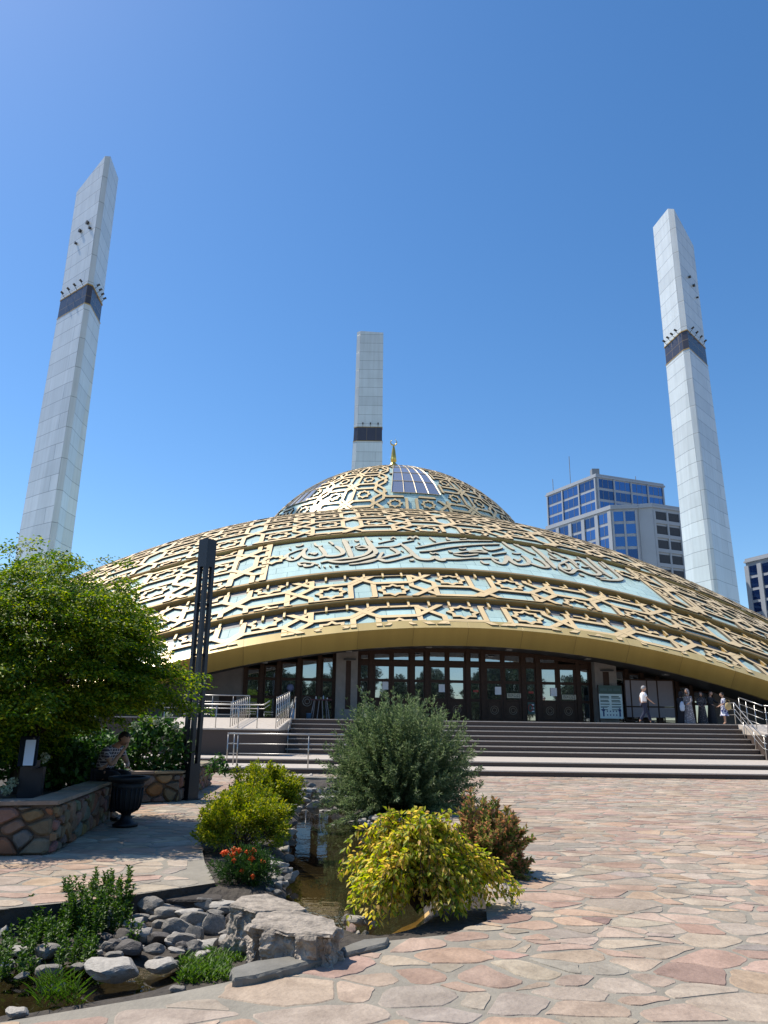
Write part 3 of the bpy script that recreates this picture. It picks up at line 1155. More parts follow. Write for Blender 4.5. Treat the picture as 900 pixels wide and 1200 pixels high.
# ------------------------------------------------------------------ FOLIAGE
def leaf_mesh(name, P, D, U, L, W, mtl, parent=None, fold=.25):
    """P base points, D direction, U face normal hint, L length, W width (arrays): one rhombic leaf each"""
    P = np.asarray(P, float)
    D = np.asarray(D, float)
    D /= np.linalg.norm(D, axis=1)[:, None] + 1e-9
    Sd = np.cross(D, U)
    Sd /= np.linalg.norm(Sd, axis=1)[:, None] + 1e-9
    Nn = np.cross(Sd, D)
    n = len(P)
    L = np.broadcast_to(np.asarray(L, float), (n,))[:, None]
    W = np.broadcast_to(np.asarray(W, float), (n,))[:, None]
    V = np.empty((n, 4, 3))
    V[:, 0] = P
    V[:, 1] = P + D * L * .5 + Sd * W * .5 + Nn * W * fold
    V[:, 2] = P + D * L - Nn * L * .12
    V[:, 3] = P + D * L * .5 - Sd * W * .5 + Nn * W * fold
    off = np.zeros(3)
    p = parent
    while p is not None:
        off += np.array(p.location)
        p = p.parent
    V = (V - off).reshape(-1, 3).astype(np.float32)
    me = bpy.data.meshes.new(name)
    me.vertices.add(n * 4)
    me.vertices.foreach_set('co', V.ravel())
    me.loops.add(n * 6)
    base = np.arange(n)[:, None] * 4
    loops = (base + np.array([[0, 1, 2, 0, 2, 3]])).ravel().astype(np.int32)
    me.loops.foreach_set('vertex_index', loops)
    me.polygons.add(n * 2)
    me.polygons.foreach_set('loop_start', (np.arange(n * 2) * 3).astype(np.int32))
    me.polygons.foreach_set('loop_total', np.full(n * 2, 3, dtype=np.int32))
    me.materials.append(mtl)
    me.update(calc_edges=True)
    me.validate()
    o = bpy.data.objects.new(name, me)
    COL.objects.link(o)
    if parent:
        o.parent = parent
    return o


def rnd(n, s=1.0):
    return RNG.normal(0, s, (n, 3))


def maple(root, c, rad, nspray, per, leaf, seed=0, right_tip=None):
    """layered sprays of small leaves through the crown's volume"""
    rg = np.random.default_rng(seed)
    P, D, U, C = [], [], [], []
    limbs = []
    k = 0
    while k < nspray:
        v = rg.normal(0, 1, 3)
        v /= np.linalg.norm(v)
        r = rg.uniform(.25, 1) ** .42
        lump = 1 + .42 * noise.noise(Vector(v * 2.1) + Vector((seed, 0, 0))) + .22 * noise.noise(Vector(v * 5) + Vector((seed, 3, 0)))
        p = np.array(c) + v * np.array(rad) * r * lump
        if p[2] < c[2] - rad[2] * .95 or (p[2] < 1.62 and p[0] > -5.75) or (p[2] < 1.9 and p[0] > -5.0):
            continue
        k += 1
        C.append(p)
        out = np.array([v[0], v[1], 0]) + rg.normal(0, .25, 3) * np.array([1, 1, .2])
        out /= np.linalg.norm(out) + 1e-9
        out[2] = -.30 + rg.normal(0, .12)
        out /= np.linalg.norm(out)
        side = np.cross(out, [0, 0, 1.])
        side /= np.linalg.norm(side) + 1e-9
        nrm = np.cross(side, out)
        ln = rg.uniform(.30, .62)
        a = rg.uniform(-.5, 1, per)
        b = rg.normal(0, .30, per) * (1 - .5 * np.abs(a))
        hgt = rg.normal(0, .035, per)
        pts = p + out * (a * ln)[:, None] + side * (b * ln)[:, None] + nrm * hgt[:, None]
        P.append(pts)
        dd = out * .8 + side * np.sign(b)[:, None] * .7 + rg.normal(0, .35, (per, 3))
        D.append(dd)
        U.append(nrm + rg.normal(0, .45, (per, 3)))
    P = np.concatenate(P)
    D = np.concatenate(D)
    U = np.concatenate(U)
    leaf_mesh('crown', P, D, U, rg.uniform(.7, 1.3, len(P)) * leaf, rg.uniform(.7, 1.2, len(P)) * leaf * .55, M['leaf_maple'], root)
    return C


# left tree standing in the planter
tr = empty('maple_tree', 'bushy green maple with yellow tipped leaves in the stone walled bed', 'tree', (-6.2, 13.6, .5))
rgm = 5
C = maple(tr, (-6.05, 13.4, 2.66), (2.10, 2.1, 1.78), 1350, 112, .070, 5)
mb = MB()
base = Vector((-6.2, 13.6, .45))
fork = Vector((-6.1, 13.5, 1.35))
mb.tube([base, Vector((-6.16, 13.6, .9)), fork], [.12, .10, .09], 10)
for k in range(0, 160, 4):
    p = Vector(C[k])
    mid = fork.lerp(p, .5) + Vector((random.uniform(-.15, .15), random.uniform(-.15, .15), .12))
    mb.tube([fork, mid, p], [.045, .025, .008], 5)
mb.build('trunk', M['trunk'], tr, smooth=True)
# the low branch that reaches out over the path
rg = np.random.default_rng(11)
ext = []
for k in range(46):
    w = rg.uniform(0, 1)
    ext.append(np.array([-4.50 + .82 * w, 13.35 + rg.normal(0, .15), 2.55 - .05 * w + rg.normal(0, .10 * (1.2 - w))]))
Pn, Dn, Un = [], [], []
for p in ext:
    per = 34
    a = rg.uniform(-.5, 1, per)
    b = rg.normal(0, .32, per)
    out = np.array([.9, -.2, -.18])
    side = np.array([.2, .95, 0])
    Pn.append(p + out * (a * .22)[:, None] + side * (b * .26)[:, None] + rg.normal(0, .02, (per, 3)))
    Dn.append(out + side * np.sign(b)[:, None] * .7 + rg.normal(0, .3, (per, 3)))
    Un.append(np.array([.2, 0, 1.]) + rg.normal(0, .4, (per, 3)))
n_ = sum(len(p) for p in Pn)
leaf_mesh('branch_leaves', np.concatenate(Pn), np.concatenate(Dn), np.concatenate(Un), rg.uniform(.06, .10, n_), rg.uniform(.03, .05, n_), M['leaf_maple'], tr)


def stem_bush(root, base, nst, length, spread, per, L, W, mtl, stem_mtl, droop=.2, seed=1, base_r=.25, upbias=.5, sq=(1, 1), leaf_from=.2, stem_r=.006, lenvar=(.6, 1.05), flat=0.):
    """stems that fan out of one base and carry leaves along their length"""
    rg = np.random.default_rng(seed)
    mb = MB()
    P, D, U = [], [], []
    for k in range(nst):
        az = rg.uniform(0, 2 * PI)
        el = math.asin(min(.999, max(-.05, rg.uniform(flat, 1) ** upbias)))
        el = max(el, .02)
        d0 = np.array([math.cos(az) * math.cos(el) * spread * sq[0], math.sin(az) * math.cos(el) * spread * sq[1], math.sin(el)])
        ln = length * rg.uniform(*lenvar)
        b0 = np.array(base) + np.array([math.cos(az) * base_r * rg.uniform(.2, 1) * sq[0], math.sin(az) * base_r * rg.uniform(.2, 1) * sq[1], 0])
        pts = []
        nseg = 7
        wob = rg.normal(0, .05, 3)
        for q in range(nseg + 1):
            w = q / nseg
            pts.append(b0 + d0 * ln * w + np.array([0, 0, -droop * ln * w * w * (1.1 - .7 * d0[2])]) + wob * ln * w * w)
        pts = np.array(pts)
        mb.tube([tuple(p) for p in pts[::1]], [stem_r * (1.4 - 1.1 * i / nseg) for i in range(nseg + 1)], 4, cap=False)
        w = leaf_from + (1 - leaf_from) * rg.uniform(0, 1, per) ** .8
        idx = np.minimum((w * nseg).astype(int), nseg - 1)
        fr = (w * nseg - idx)[:, None]
        pp = pts[idx] * (1 - fr) + pts[idx + 1] * fr
        tg = pts[idx + 1] - pts[idx]
        tg /= np.linalg.norm(tg, axis=1)[:, None]
        rv = rg.normal(0, 1, (per, 3))
        rv -= tg * (rv * tg).sum(1)[:, None]
        rv /= np.linalg.norm(rv, axis=1)[:, None]
        P.append(pp)
        D.append(tg * .75 + rv * .75 + np.array([0, 0, .05]))
        U.append(np.cross(rv, tg) + rg.normal(0, .5, (per, 3)) + np.array([0, 0, .8]))
    P, D, U = map(np.concatenate, (P, D, U))
    n = len(P)
    mb.build('stems', stem_mtl, root, smooth=True)
    leaf_mesh('foliage', P, D, U, L * rg.uniform(.65, 1.25, n), W * rg.uniform(.7, 1.25, n), mtl, root)


w = empty('willow_shrub', 'big round grey green willow shrub standing at the pond in front of the steps', 'shrub', (.40, 16.95, -.1))
stem_bush(w, (.40, 17.0, -.1), 1100, 2.70, .64, 96, .09, .019, M['leaf_willow'], M['stem'], .16, 4, .30, .56, (1, 1), .10, .004, (.70, 1.0))

# lime shrubs, two clumps
def blob_bush(root, c, rad, n, L, W, mtl, seed, twig=60):
    rg = np.random.default_rng(seed)
    P, D, U = [], [], []
    nc = max(30, n // 60)
    for k in range(nc):
        v = rg.normal(0, 1, 3)
        v /= np.linalg.norm(v)
        if v[2] < -.35:
            v[2] = -v[2] * .5
        r = rg.uniform(.35, 1) ** .5
        lump = 1 + .28 * noise.noise(Vector(v * 2.4) + Vector((seed * 1.7, 0, 0)))
        p = np.array(c) + v * np.array(rad) * r * lump
        m_ = 60
        dirv = v + np.array([0, 0, .6]) + rg.normal(0, .25, 3)
        dirv /= np.linalg.norm(dirv)
        a = rg.uniform(-1, 1, m_)
        side = rg.normal(0, 1, (m_, 3))
        P.append(p + dirv * (a * .10)[:, None] + side * .035 * (1.1 - np.abs(a))[:, None])
        D.append(dirv + side * .7)
        U.append(rg.normal(0, .6, (m_, 3)) + np.array([0, 0, 1.]))
    P, D, U = map(np.concatenate, (P, D, U))
    m = P[:, 2] > -.12
    P, D, U = P[m], D[m], U[m]
    mb = MB()
    b0 = Vector((c[0], c[1], -.1))
    for k in range(twig):
        v = P[rg.integers(len(P))]
        mb.tube([b0 + Vector((rg.normal(0, .06), rg.normal(0, .06), 0)), tuple((np.array(b0) + v) / 2 + rg.normal(0, .04, 3)), tuple(v)], [.008, .006, .003], 4, cap=False)
    mb.build('stems', M['brown_stem'], root)
    leaf_mesh('foliage', P, D, U, L * rg.uniform(.6, 1.3, len(P)), W * rg.uniform(.7, 1.2, len(P)), mtl, root)


sh = empty('spirea_shrub', 'lime green shrub with a pointed top beside the pond, the farther of two', 'shrub', (-1.85, 13.6, -.08))
blob_bush(sh, (-1.90, 13.5, .42), (.60, .6, .60), 15000, .055, .026, M['leaf_spirea'], 21)
sh = empty('spirea_shrub', 'yellow green shrub by the paving edge just behind the marigolds', 'shrub', (-1.95, 11.6, -.08))
blob_bush(sh, (-1.95, 11.7, .26), (.64, .6, .56), 17000, .05, .024, M['leaf_spirea'], 22)

def arch_bush(root, base, nst, radius, height, per, L, W, mtl, stem_mtl, seed, sq):
    """branches that rise from one base and arch over, tips hanging"""
    rg = np.random.default_rng(seed)
    mb = MB()
    P, D, U = [], [], []
    for k in range(nst):
        az = rg.uniform(0, 2 * PI)
        lo_ = 1 + .26 * math.sin(az * 3 + 1) + .18 * math.sin(az * 5) + rg.normal(0, .08)
        Rr = radius * rg.uniform(.12, 1) ** .6 * lo_
        hh = height * rg.uniform(.55, 1.0) * (1 + .14 * math.sin(az * 4 + 2)) * (1 - .26 * (Rr / radius) ** 2) * (.80 + .2 * min(1, Rr / radius / .4))
        peak = rg.uniform(.5, .72)
        end = hh * rg.uniform(.05, .75)
        nseg = 8
        pts = []
        wob = rg.normal(0, .05, 2)
        for q in range(nseg + 1):
            w = q / nseg
            r_ = Rr * (w ** .9)
            z = hh * (1 - ((w - peak) / peak) ** 2) if w < peak else hh - (hh - end) * ((w - peak) / (1 - peak)) ** 2
            pts.append((base[0] + math.cos(az) * r_ * sq[0] + wob[0] * w, base[1] + math.sin(az) * r_ * sq[1] + wob[1] * w, base[2] + z))
        pts = np.array(pts)
        mb.tube([tuple(p) for p in pts], [.007 - .0006 * i for i in range(nseg + 1)], 4, cap=False)
        w = .25 + .75 * rg.uniform(0, 1, per) ** .75
        idx = np.minimum((w * nseg).astype(int), nseg - 1)
        fr = (w * nseg - idx)[:, None]
        pp = pts[idx] * (1 - fr) + pts[idx + 1] * fr
        tg = pts[idx + 1] - pts[idx]
        tg /= np.linalg.norm(tg, axis=1)[:, None]
        rv = rg.normal(0, 1, (per, 3))
        rv -= tg * (rv * tg).sum(1)[:, None]
        rv /= np.linalg.norm(rv, axis=1)[:, None]
        P.append(pp + rv * .012)
        D.append(tg * .5 + rv * .8 + np.array([0, 0, -.25]))
        U.append(np.array([0, 0, 1.]) + rg.normal(0, .45, (per, 3)) + rv * .3)
    P, D, U = map(np.concatenate, (P, D, U))
    n = len(P)
    mb.build('stems', stem_mtl, root, smooth=True)
    leaf_mesh('foliage', P, D, U, L * rg.uniform(.6, 1.25, n), W * rg.uniform(.7, 1.2, n), mtl, root)


y = empty('golden_shrub', 'golden yellow shrub with arching branches hanging over the near pond edge', 'shrub', (.50, 7.95, -.06))
arch_bush(y, (.37, 8.0, -.03), 320, .76, .88, 62, .064, .034, M['leaf_yellow'], M['brown_stem'], 8, (1.0, .72))
rb = empty('bronze_shrub', 'dark green shrub with red bronze tops behind the golden shrub', 'shrub', (1.30, 9.9, -.05))
stem_bush(rb, (1.30, 9.9, -.05), 220, .98, .56, 110, .066, .025, M['leaf_red'], M['brown_stem'], .18, 9, .14, .55, (1, 1), .2, .004, (.55, 1.02))
# taller sprig
stem_bush(rb, (1.12, 9.9, -.05), 10, 1.12, .22, 85, .05, .016, M['leaf_red'], M['brown_stem'], .05, 10, .05, .4, (1, 1), .3, .004, (.8, 1.02))

# marigolds
mg = empty('marigold_clump', 'clump of orange marigolds in flower at the corner of the left paving', 'flowers', (-1.50, 9.25, -.08))
blob_bush(mg, (-1.50, 9.42, .04), (.33, .28, .22), 6000, .05, .012, M['leaf_mari'], 31, 20)
for (fx, fy, big_) in ((157, 525, 1), (169, 522, 1), (203, 511, 1.15), (226, 514, 1), (262, 520, .9), (288, 516, 1.1), (207, 534, 1.1), (194, 533, .8), (204, 557, .8), (281, 551, 1.1), (280, 579, .6), (241, 602, .9), (329, 563, 1), (286, 627, .8)):
    X, Y_ = 220 + fx / 3.75, 860 + fy / 3.75
    p = AT(X, Y_, 9.13 + .3 * (1 - (fy - 505) / 125))
    mb = MB()
    r0 = .042 * big_
    for ring, (rr_, zz_, nn) in enumerate(((1, 0, 11), (.72, .35, 9), (.4, .6, 6))):
        for q in range(nn):
            a = 2 * PI * (q + .5 * ring) / nn
            a1, a2 = a - .34, a + .34
            ci = Vector((p.x, p.y, p.z))
            e = r0 * rr_
            mb.face([ci + Vector((0, 0, zz_ * r0 * .6)), ci + Vector((math.cos(a1) * e * .9, math.sin(a1) * e * .9, (zz_ + .15) * r0)),
                     ci + Vector((math.cos(a) * e, math.sin(a) * e, (zz_ - .05) * r0)), ci + Vector((math.cos(a2) * e * .9, math.sin(a2) * e * .9, (zz_ + .15) * r0))])
    mb.lathe([(r0 * .3, -r0 * .8), (r0 * .55, -r0 * .1), (r0 * .5, r0 * .5), (r0 * .2, r0 * .8)], p, 8)
    mb.build('flower', M['marigold'], mg)

# water plants on the near left
def mint(root, pts, seed):
    rg = np.random.default_rng(seed)
    mb = MB()
    P, D, U = [], [], []
    for (x, y_, z, h) in pts:
        lean = rg.normal(0, .10, 2)
        top = np.array([x + lean[0] * h, y_ + lean[1] * h, z + h])
        b0 = np.array([x, y_, z])
        mb.tube([tuple(b0), tuple((b0 + top) / 2 + rg.normal(0, .008, 3)), tuple(top)], [.006, .005, .002], 4, cap=False)
        nn = int(h / .026)
        for q in range(nn):
            w_ = .15 + .85 * q / nn
            a = (q % 2) * PI / 2 + rg.normal(0, .3)
            for sg in (0, PI):
                dv = np.array([math.cos(a + sg), math.sin(a + sg), .45 + .5 * w_])
                for e in range(2):
                    P.append(b0 + (top - b0) * w_)
                    D.append(dv + rg.normal(0, .3, 3))
                    U.append(np.array([0, 0, 1.]) + rg.normal(0, .3, 3))
    mb.build('stem_foliage', M['stem'], root)  # stem tubes only, the leaves are a separate mesh
    n = len(P)
    leaf_mesh('foliage', P, D, U, rg.uniform(.030, .055, n), rg.uniform(.016, .028, n), M['leaf_mint'], root)


rg = np.random.default_rng(55)
mint_boxes = [((25, 75, 1085, 1130), 50, 'leafy water plant at the left frame edge, among half sunk stones', (.18, .34)),
              ((70, 120, 1075, 1110), 70, 'upright green water plant with many stems against the left paved bank', (.26, .46)),
              ((100, 152, 1068, 1100), 72, 'tallest green water plant, its stems topping the edge of the left paving', (.28, .50)),
              ((60, 110, 1112, 1140), 40, 'low green water plant beside the big whitish stone', (.12, .28)),
              ((150, 190, 1064, 1080), 26, 'small water plant at the right end of the leafy row below the paving', (.12, .24)),
              ((148, 162, 1100, 1118), 7, 'single slim water plant beside the round cream stone', (.10, .22)),
              ((0, 40, 1105, 1150), 46, 'thin leafy plant standing in the stream water by the near edge', (.10, .24))]
for (bx, cnt, lab, hr) in mint_boxes:
    pts = []
    for k in range(cnt):
        q = G(rg.uniform(bx[0], bx[1]), rg.uniform(bx[2], bx[3]), -.27)
        pts.append((q.x, q.y, -.30, rg.uniform(*hr)))
    c_ = np.mean(np.array(pts), axis=0)
    r_ = empty('water_plant', lab, 'plant', (c_[0], c_[1], -.42), 'leafy plants in the lower stream')
    mint(r_, pts, 60 + cnt)


def tuft(root, boxpx, cnt, z, h, mtl, seed, L=.06, W=.014):
    rg = np.random.default_rng(seed)
    P, D, U = [], [], []
    for k in range(cnt):
        q = G(rg.uniform(boxpx[0], boxpx[1]), rg.uniform(boxpx[2], boxpx[3]), z)
        for e in range(9):
            a = rg.uniform(0, 2 * PI)
            P.append((q.x + rg.normal(0, .015), q.y + rg.normal(0, .015), z + h * e / 9 * rg.uniform(.6, 1.2)))
            D.append((math.cos(a) * .7, math.sin(a) * .7, .7))
            U.append((rg.normal(0, .3), rg.normal(0, .3), 1))
    n = len(P)
    leaf_mesh('foliage', P, D, U, L * rg.uniform(.7, 1.3, n), W * rg.uniform(.7, 1.3, n), mtl, root)


t = empty('green_tuft', 'bright green low tuft growing just behind the near paving edge', 'plant', (*G(240, 1145, -.3).xy, -.3))
tuft(t, (210, 268, 1132, 1156), 130, -.26, .09, M['leaf_grass'], 71)
t = empty('green_tuft', 'small green tuft beside the leaning grey stone and the long kerb stone', 'plant', (*G(255, 1125, -.32).xy, -.32))
tuft(t, (243, 290, 1118, 1132), 45, -.26, .06, M['leaf_grass'], 72)
t = empty('green_tuft', 'tiny bright sprig under the marigolds', 'plant', (*G(296, 1038, -.1).xy, -.1))
tuft(t, (290, 300, 1034, 1044), 14, -.10, .08, M['leaf_grass'], 73)
t = empty('grass_tuft', 'thin grass blades rising from the dark stream water', 'plant', (*G(60, 1175, -.4).xy, -.4))
tuft(t, (40, 95, 1165, 1185), 26, -.29, .14, M['leaf_grass'], 74, .14, .006)

# hydrangeas and other planting in the walled bed behind the wall
def hyd(name, lab, c, rad, n, seed, blooms):
    r_ = empty(name, lab, 'shrub', (c[0], c[1], .5))
    rg = np.random.default_rng(seed)
    v = rg.normal(0, 1, (n, 3))
    v /= np.linalg.norm(v, axis=1)[:, None]
    rr_ = rg.uniform(.3, 1, n)[:, None] ** .5
    P = np.array(c) + v * np.array(rad) * rr_
    P = P[P[:, 2] > .45]
    n = len(P)
    leaf_mesh('foliage', P, v[:n] + rg.normal(0, .5, (n, 3)), rg.normal(0, .5, (n, 3)) + np.array([0, -.3, 1.]), rg.uniform(.10, .18, n), rg.uniform(.07, .12, n), M['leaf_hyd'], r_)
    mb = MB()
    for k in range(14):
        mb.tube([(c[0] + rg.normal(0, .1), c[1] + rg.normal(0, .1), .45), tuple(P[rg.integers(n)])], [.012, .006], 4, cap=False)
    mb.build('stem_foliage', M['brown_stem'], r_)  # bare stem tubes, no leaves in this mesh
    for (bx, by, bz) in blooms:
        q = rg.normal(0, 1, (70, 3))
        q /= np.linalg.norm(q, axis=1)[:, None]
        leaf_mesh('bloom', np.array([bx, by, bz]) + q * .055, rg.normal(0, 1, (70, 3)), q, .045, .04, M['bloom'], r_)


b1 = [tuple(AT(x, y_, 17.9)) for x, y_ in ((158, 850), (172, 842), (183, 846), (198, 838), (206, 852))]
hyd('hydrangea_shrub', 'leafy bright green shrub with white blooms left of the black lamp post', (-5.15, 18.2, 1.1), (.85, .55, .72), 1500, 81, b1)
hyd('hydrangea_shrub', 'dark leafy shrub behind the seated man in the walled bed', (-6.4, 17.2, .95), (.9, .7, .65), 1500, 82, [])
hyd('hydrangea_shrub', 'dark leafy plant left of the info stand in the shade of the maple', (-7.4, 13.0, 1.1), (1.5, .8, .85), 3200, 83, [tuple(AT(8, 925, 11.6)), tuple(AT(15, 917, 11.9))])
hyd('hydrangea_shrub', 'shaded plant between the info stand and the seated man, with lime flower heads', (-5.9, 14.6, .85), (.8, .6, .5), 1400, 84, [tuple(AT(53, 888, 12.9))])
hyd('flowering_shrub', 'small shrub with pale blooms peeking out right of the lamp post', (-4.15, 20.2, .45), (.26, .3, .50), 200, 85, [tuple(AT(229, 893, 20)), tuple(AT(231, 902, 20)), tuple(AT(230, 870, 20))])


# ------------------------------------------------------------------ PLANTER WALLS
def stone_wall(root, a, b, z1, thick, dens, seed, z0=0., inner=1):
    """fieldstone face from a to b (outer face on the right-hand side of a->b)"""
    a, b = Vector((*a, 0)), Vector((*b, 0))
    L = (b - a).length
    t = (b - a).normalized()
    nrm = Vector((t.y, -t.x, 0))
    rr = random.Random(seed)
    mb = MB()
    bk = nrm * -thick
    q = [a + nrm * -.03, b + nrm * -.03, b + bk, a + bk]
    mb.prism([(v.x, v.y) for v in q], z0, z1 - .005)
    mb.build('wall_core', M['mortar_dark'], root)
    sd = []
    for _ in range(int(L * (z1 - z0) * dens * 6)):
        x, y_ = rr.uniform(-.05, L + .05), rr.uniform(z0 - .03, z1 + .03)
        md = rr.uniform(.10, .22)
        if all((x - p) ** 2 + ((y_ - w_) * 1.25) ** 2 > md * md for p, w_ in sd):
            sd.append((x, y_))
    cs = voronoi([(x, y_ * 1.3) for x, y_ in sd], 1.6, None)
    mb = MB()
    tn = []
    for i, pl in enumerate(cs):
        if not pl:
            continue
        pl = clip_rect([(x, y_ / 1.3) for x, y_ in pl], 0, L, z0, z1 - .06)
        if len(pl) < 3:
            continue
        pl = shrink(pl, .012, .5, i + seed)
        if len(pl) < 3 or abs(area(pl)) < .002:
            continue
        mx = sum(p[0] for p in pl) / len(pl)
        my = sum(p[1] for p in pl) / len(pl)
        tone = [c * rr.uniform(.75, 1.1) for c in rr.choice([(.30, .20, .13), (.26, .18, .125), (.24, .20, .16), (.33, .25, .165), (.33, .17, .085)])]
        rings = []
        for k_, dep in ((1, -.03), (.93, .015), (.70, .045)):
            rings.append([a + t * (mx + (x - mx) * k_) + nrm * (dep + .008 * noise.noise(Vector((x * 9, y_ * 9, seed)))) + Vector((0, 0, my + (y_ - my) * k_)) for x, y_ in pl])
        for r1, r2 in zip(rings, rings[1:]):
            for k in range(len(pl)):
                k2 = (k + 1) % len(pl)
                mb.face([r1[k], r1[k2], r2[k2], r2[k]])
                tn.append(tone)
        mb.face(rings[-1])
        tn.append(tone)
    o = mb.build('field_stones', M['wallrock'], root)
    set_tone(o, tn)
    # coping slabs
    x = -.02
    mb = MB()
    tn = []
    while x < L + .02:
        w_ = min(rr.uniform(.35, .8), L + .04 - x)
        if L + .04 - x - w_ < .2:
            w_ = L + .04 - x
        tone = [c * rr.uniform(.85, 1.05) for c in (.38, .30, .21)]
        p0, p1 = a + t * (x + .006), a + t * (x + w_ - .006)
        h = z1 + rr.uniform(-.006, .012)
        n0, n1 = nrm * rr.uniform(.035, .06), nrm * rr.uniform(.035, .06)
        c8 = [p0 + n0, p1 + n1, p1 + bk * 1.05, p0 + bk * 1.05]
        mb.hexa([(v.x, v.y, z1 - .042) for v in c8] + [(v.x, v.y, h) for v in c8])
        tn += [tone] * 6
        x += w_
    o = mb.build('coping', M['wallrock'], root)
    set_tone(o, tn)


M['mortar_dark'] = mat('wall_mortar', (.10, .085, .07), .95, 0., .25, 8., .6, 30)
pw = empty('planter_wall', 'low fieldstone wall with flat coping around the maple bed, front run turning back', 'wall', (-4.3, 10.9, 0))
stone_wall(pw, (-9.0, 9.55), (-4.30, 10.75), .66, .36, 6, 5)
stone_wall(pw, (-4.30, 10.75), (-4.95, 15.3), .66, .36, 6, 6)
pw2 = empty('planter_wall', 'low fieldstone wall behind the black urn, ending at the lamp post', 'wall', (-5.0, 17.4, 0))
stone_wall(pw2, (-5.9, 16.9), (-4.42, 17.75), .64, .34, 6, 8)
stone_wall(pw2, (-4.42, 17.75), (-4.75, 22.5), .64, .34, 6, 9)
# bed soil
mb = MB()
mb.prism([(-9.0, 9.95), (-4.68, 11.05), (-5.3, 15.3), (-5.9, 17.2), (-4.8, 17.95), (-5.1, 22.6), (-12, 22.6), (-12, 9.3)], .002, .50)
o = mb.build('planting_bed', M['soil'])
o['kind'] = 'structure'

# ------------------------------------------------------------------ LAMP POST, URN, INFO STAND
lp = empty('lamp_post', 'tall black square lamp post made of two bars with a slot between them', 'lamp post', (-4.33, 18.25, 0))


def rbox(mb, c, w_, d_, z0, z1, rot, mi=0, dx=0, dy=0):
    cs, sn = math.cos(rot), math.sin(rot)
    q = []
    for sx, sy in ((-1, -1), (1, -1), (1, 1), (-1, 1)):
        x, y_ = dx + sx * w_ / 2, dy + sy * d_ / 2
        q.append((c[0] + x * cs - y_ * sn, c[1] + x * sn + y_ * cs))
    mb.prism(q, z0, z1, mi)


PR = R(-33)
for nm, z0, z1 in (('post_base', 0, .78), ('post_cap', 5.33, 6.02)):
    mb = MB()
    rbox(mb, (-4.33, 18.25), .30, .30, z0, z1, PR)
    mb.build(nm, M['black'], lp, bevel=.008)
for dx, dy in ((-.10, -.10), (.10, -.10), (.10, .10), (-.10, .10)):
    mb = MB()
    rbox(mb, (-4.33, 18.25), .092, .092, .78, 5.33, PR, dx=dx, dy=dy)
    mb.build('bar', M['black'], lp, bevel=.006)
for zb in (2.0, 3.2, 4.4):
    mb = MB()
    rbox(mb, (-4.33, 18.25), .20, .20, zb, zb + .05, PR)
    mb.build('brace', M['black'], lp)
mb = MB()
rbox(mb, (-4.33, 18.25), .10, .10, 5.2, 5.328, PR)
mb.build('lamp', M['paper'], lp)
mb = MB()
rbox(mb, (-4.33, 18.25), .42, .42, .013, .03, PR)
mb.build('base_plate', M['black'], lp)

ur = empty('urn', 'black cast iron garden urn with fluted bowl standing in the tree shade', 'urn', (-4.23, 13.55, 0))
mb = MB()
prof = [(.20, .014), (.21, .05), (.17, .07), (.10, .12), (.075, .17), (.085, .21), (.16, .25), (.205, .32), (.225, .45), (.235, .62), (.26, .70)]
mb.lathe(prof, (-4.23, 13.55, 0), 28)
mb.build('bowl', M['urn'], ur, smooth=True)
mb = MB()
mb.lathe([(.262, .70), (.33, .73), (.345, .77), (.335, .80), (.28, .795), (.24, .70)], (-4.23, 13.55, 0), 28)
mb.build('rim', M['urn'], ur, smooth=True)
mb = MB()
for k in range(18):
    a = 2 * PI * k / 18
    mb.tube([(-4.23 + math.cos(a) * r_, 13.55 + math.sin(a) * r_, z_) for r_, z_ in ((.17, .26), (.21, .32), (.229, .45), (.238, .62))], .014, 5)
mb.build('fluting', M['urn'], ur, smooth=True)
mb = MB()
mb.lathe([(.05, .74), (.26, .75)], (-4.23, 13.55, 0), 20)
mb.build('soil_fill', M['soil'], ur)

st = empty('info_stand', 'dark slim info stand with a tilted whitish panel in the maple bed', 'info stand', (-5.25, 11.9, .5))
mb = MB()
cz = AT(31, 935, 11.9)
rbox(mb, (cz.x, 12.0), .34, .10, .49, 1.02, 0)
mb.build('post', M['black'], st, bevel=.008)
mb = MB()
P4 = [AT(24, 864, 11.95), AT(45, 864, 11.95), AT(41, 898, 11.55), AT(20, 898, 11.55)]
P4 = [Vector((p.x, p.y, p.z)) for p in P4]
bkv = Vector((0, .05, .02))
mb.hexa([P4[3], P4[2], P4[2] + bkv, P4[3] + bkv, P4[0], P4[1], P4[1] + bkv, P4[0] + bkv])
hd = mb.build('panel_housing', M['black'], st)
mb = MB()
P4b = [AT(31, 867, 11.90), AT(42.5, 867, 11.90), AT(38.5, 896, 11.53), AT(27, 896, 11.53)]
off = Vector((0, -.012, -.012))
mb.hexa([P4b[3] + off, P4b[2] + off, P4b[2], P4b[3], P4b[0] + off, P4b[1] + off, P4b[1], P4b[0]])
mb.build('panel', M['paper'], st)
mb = MB()
c1 = AT(31, 897, 11.65)
rbox(mb, (c1.x, 11.85), .10, .30, 1.0, c1.z + .06, 0)
mb.build('neck', M['black'], st)
# @@PART2@@
M['roundel'] = mat('roundel_bronze', (.20, .14, .09), .45, .2, .1)
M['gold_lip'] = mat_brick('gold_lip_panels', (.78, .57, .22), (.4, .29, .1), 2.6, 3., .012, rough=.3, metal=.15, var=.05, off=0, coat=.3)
M['red_sticker'] = M['red']
# ------------------------------------------------------------------ MOSQUE
mosque = empty('mosque', 'wide low domed mosque clad in turquoise tiles under a golden lattice, with an arched entrance', 'mosque', B(0, 20, 0))
D_L, D_C, D_B, D_A = 37.08, 34.79, 31.82, 25.80
DROP = .24


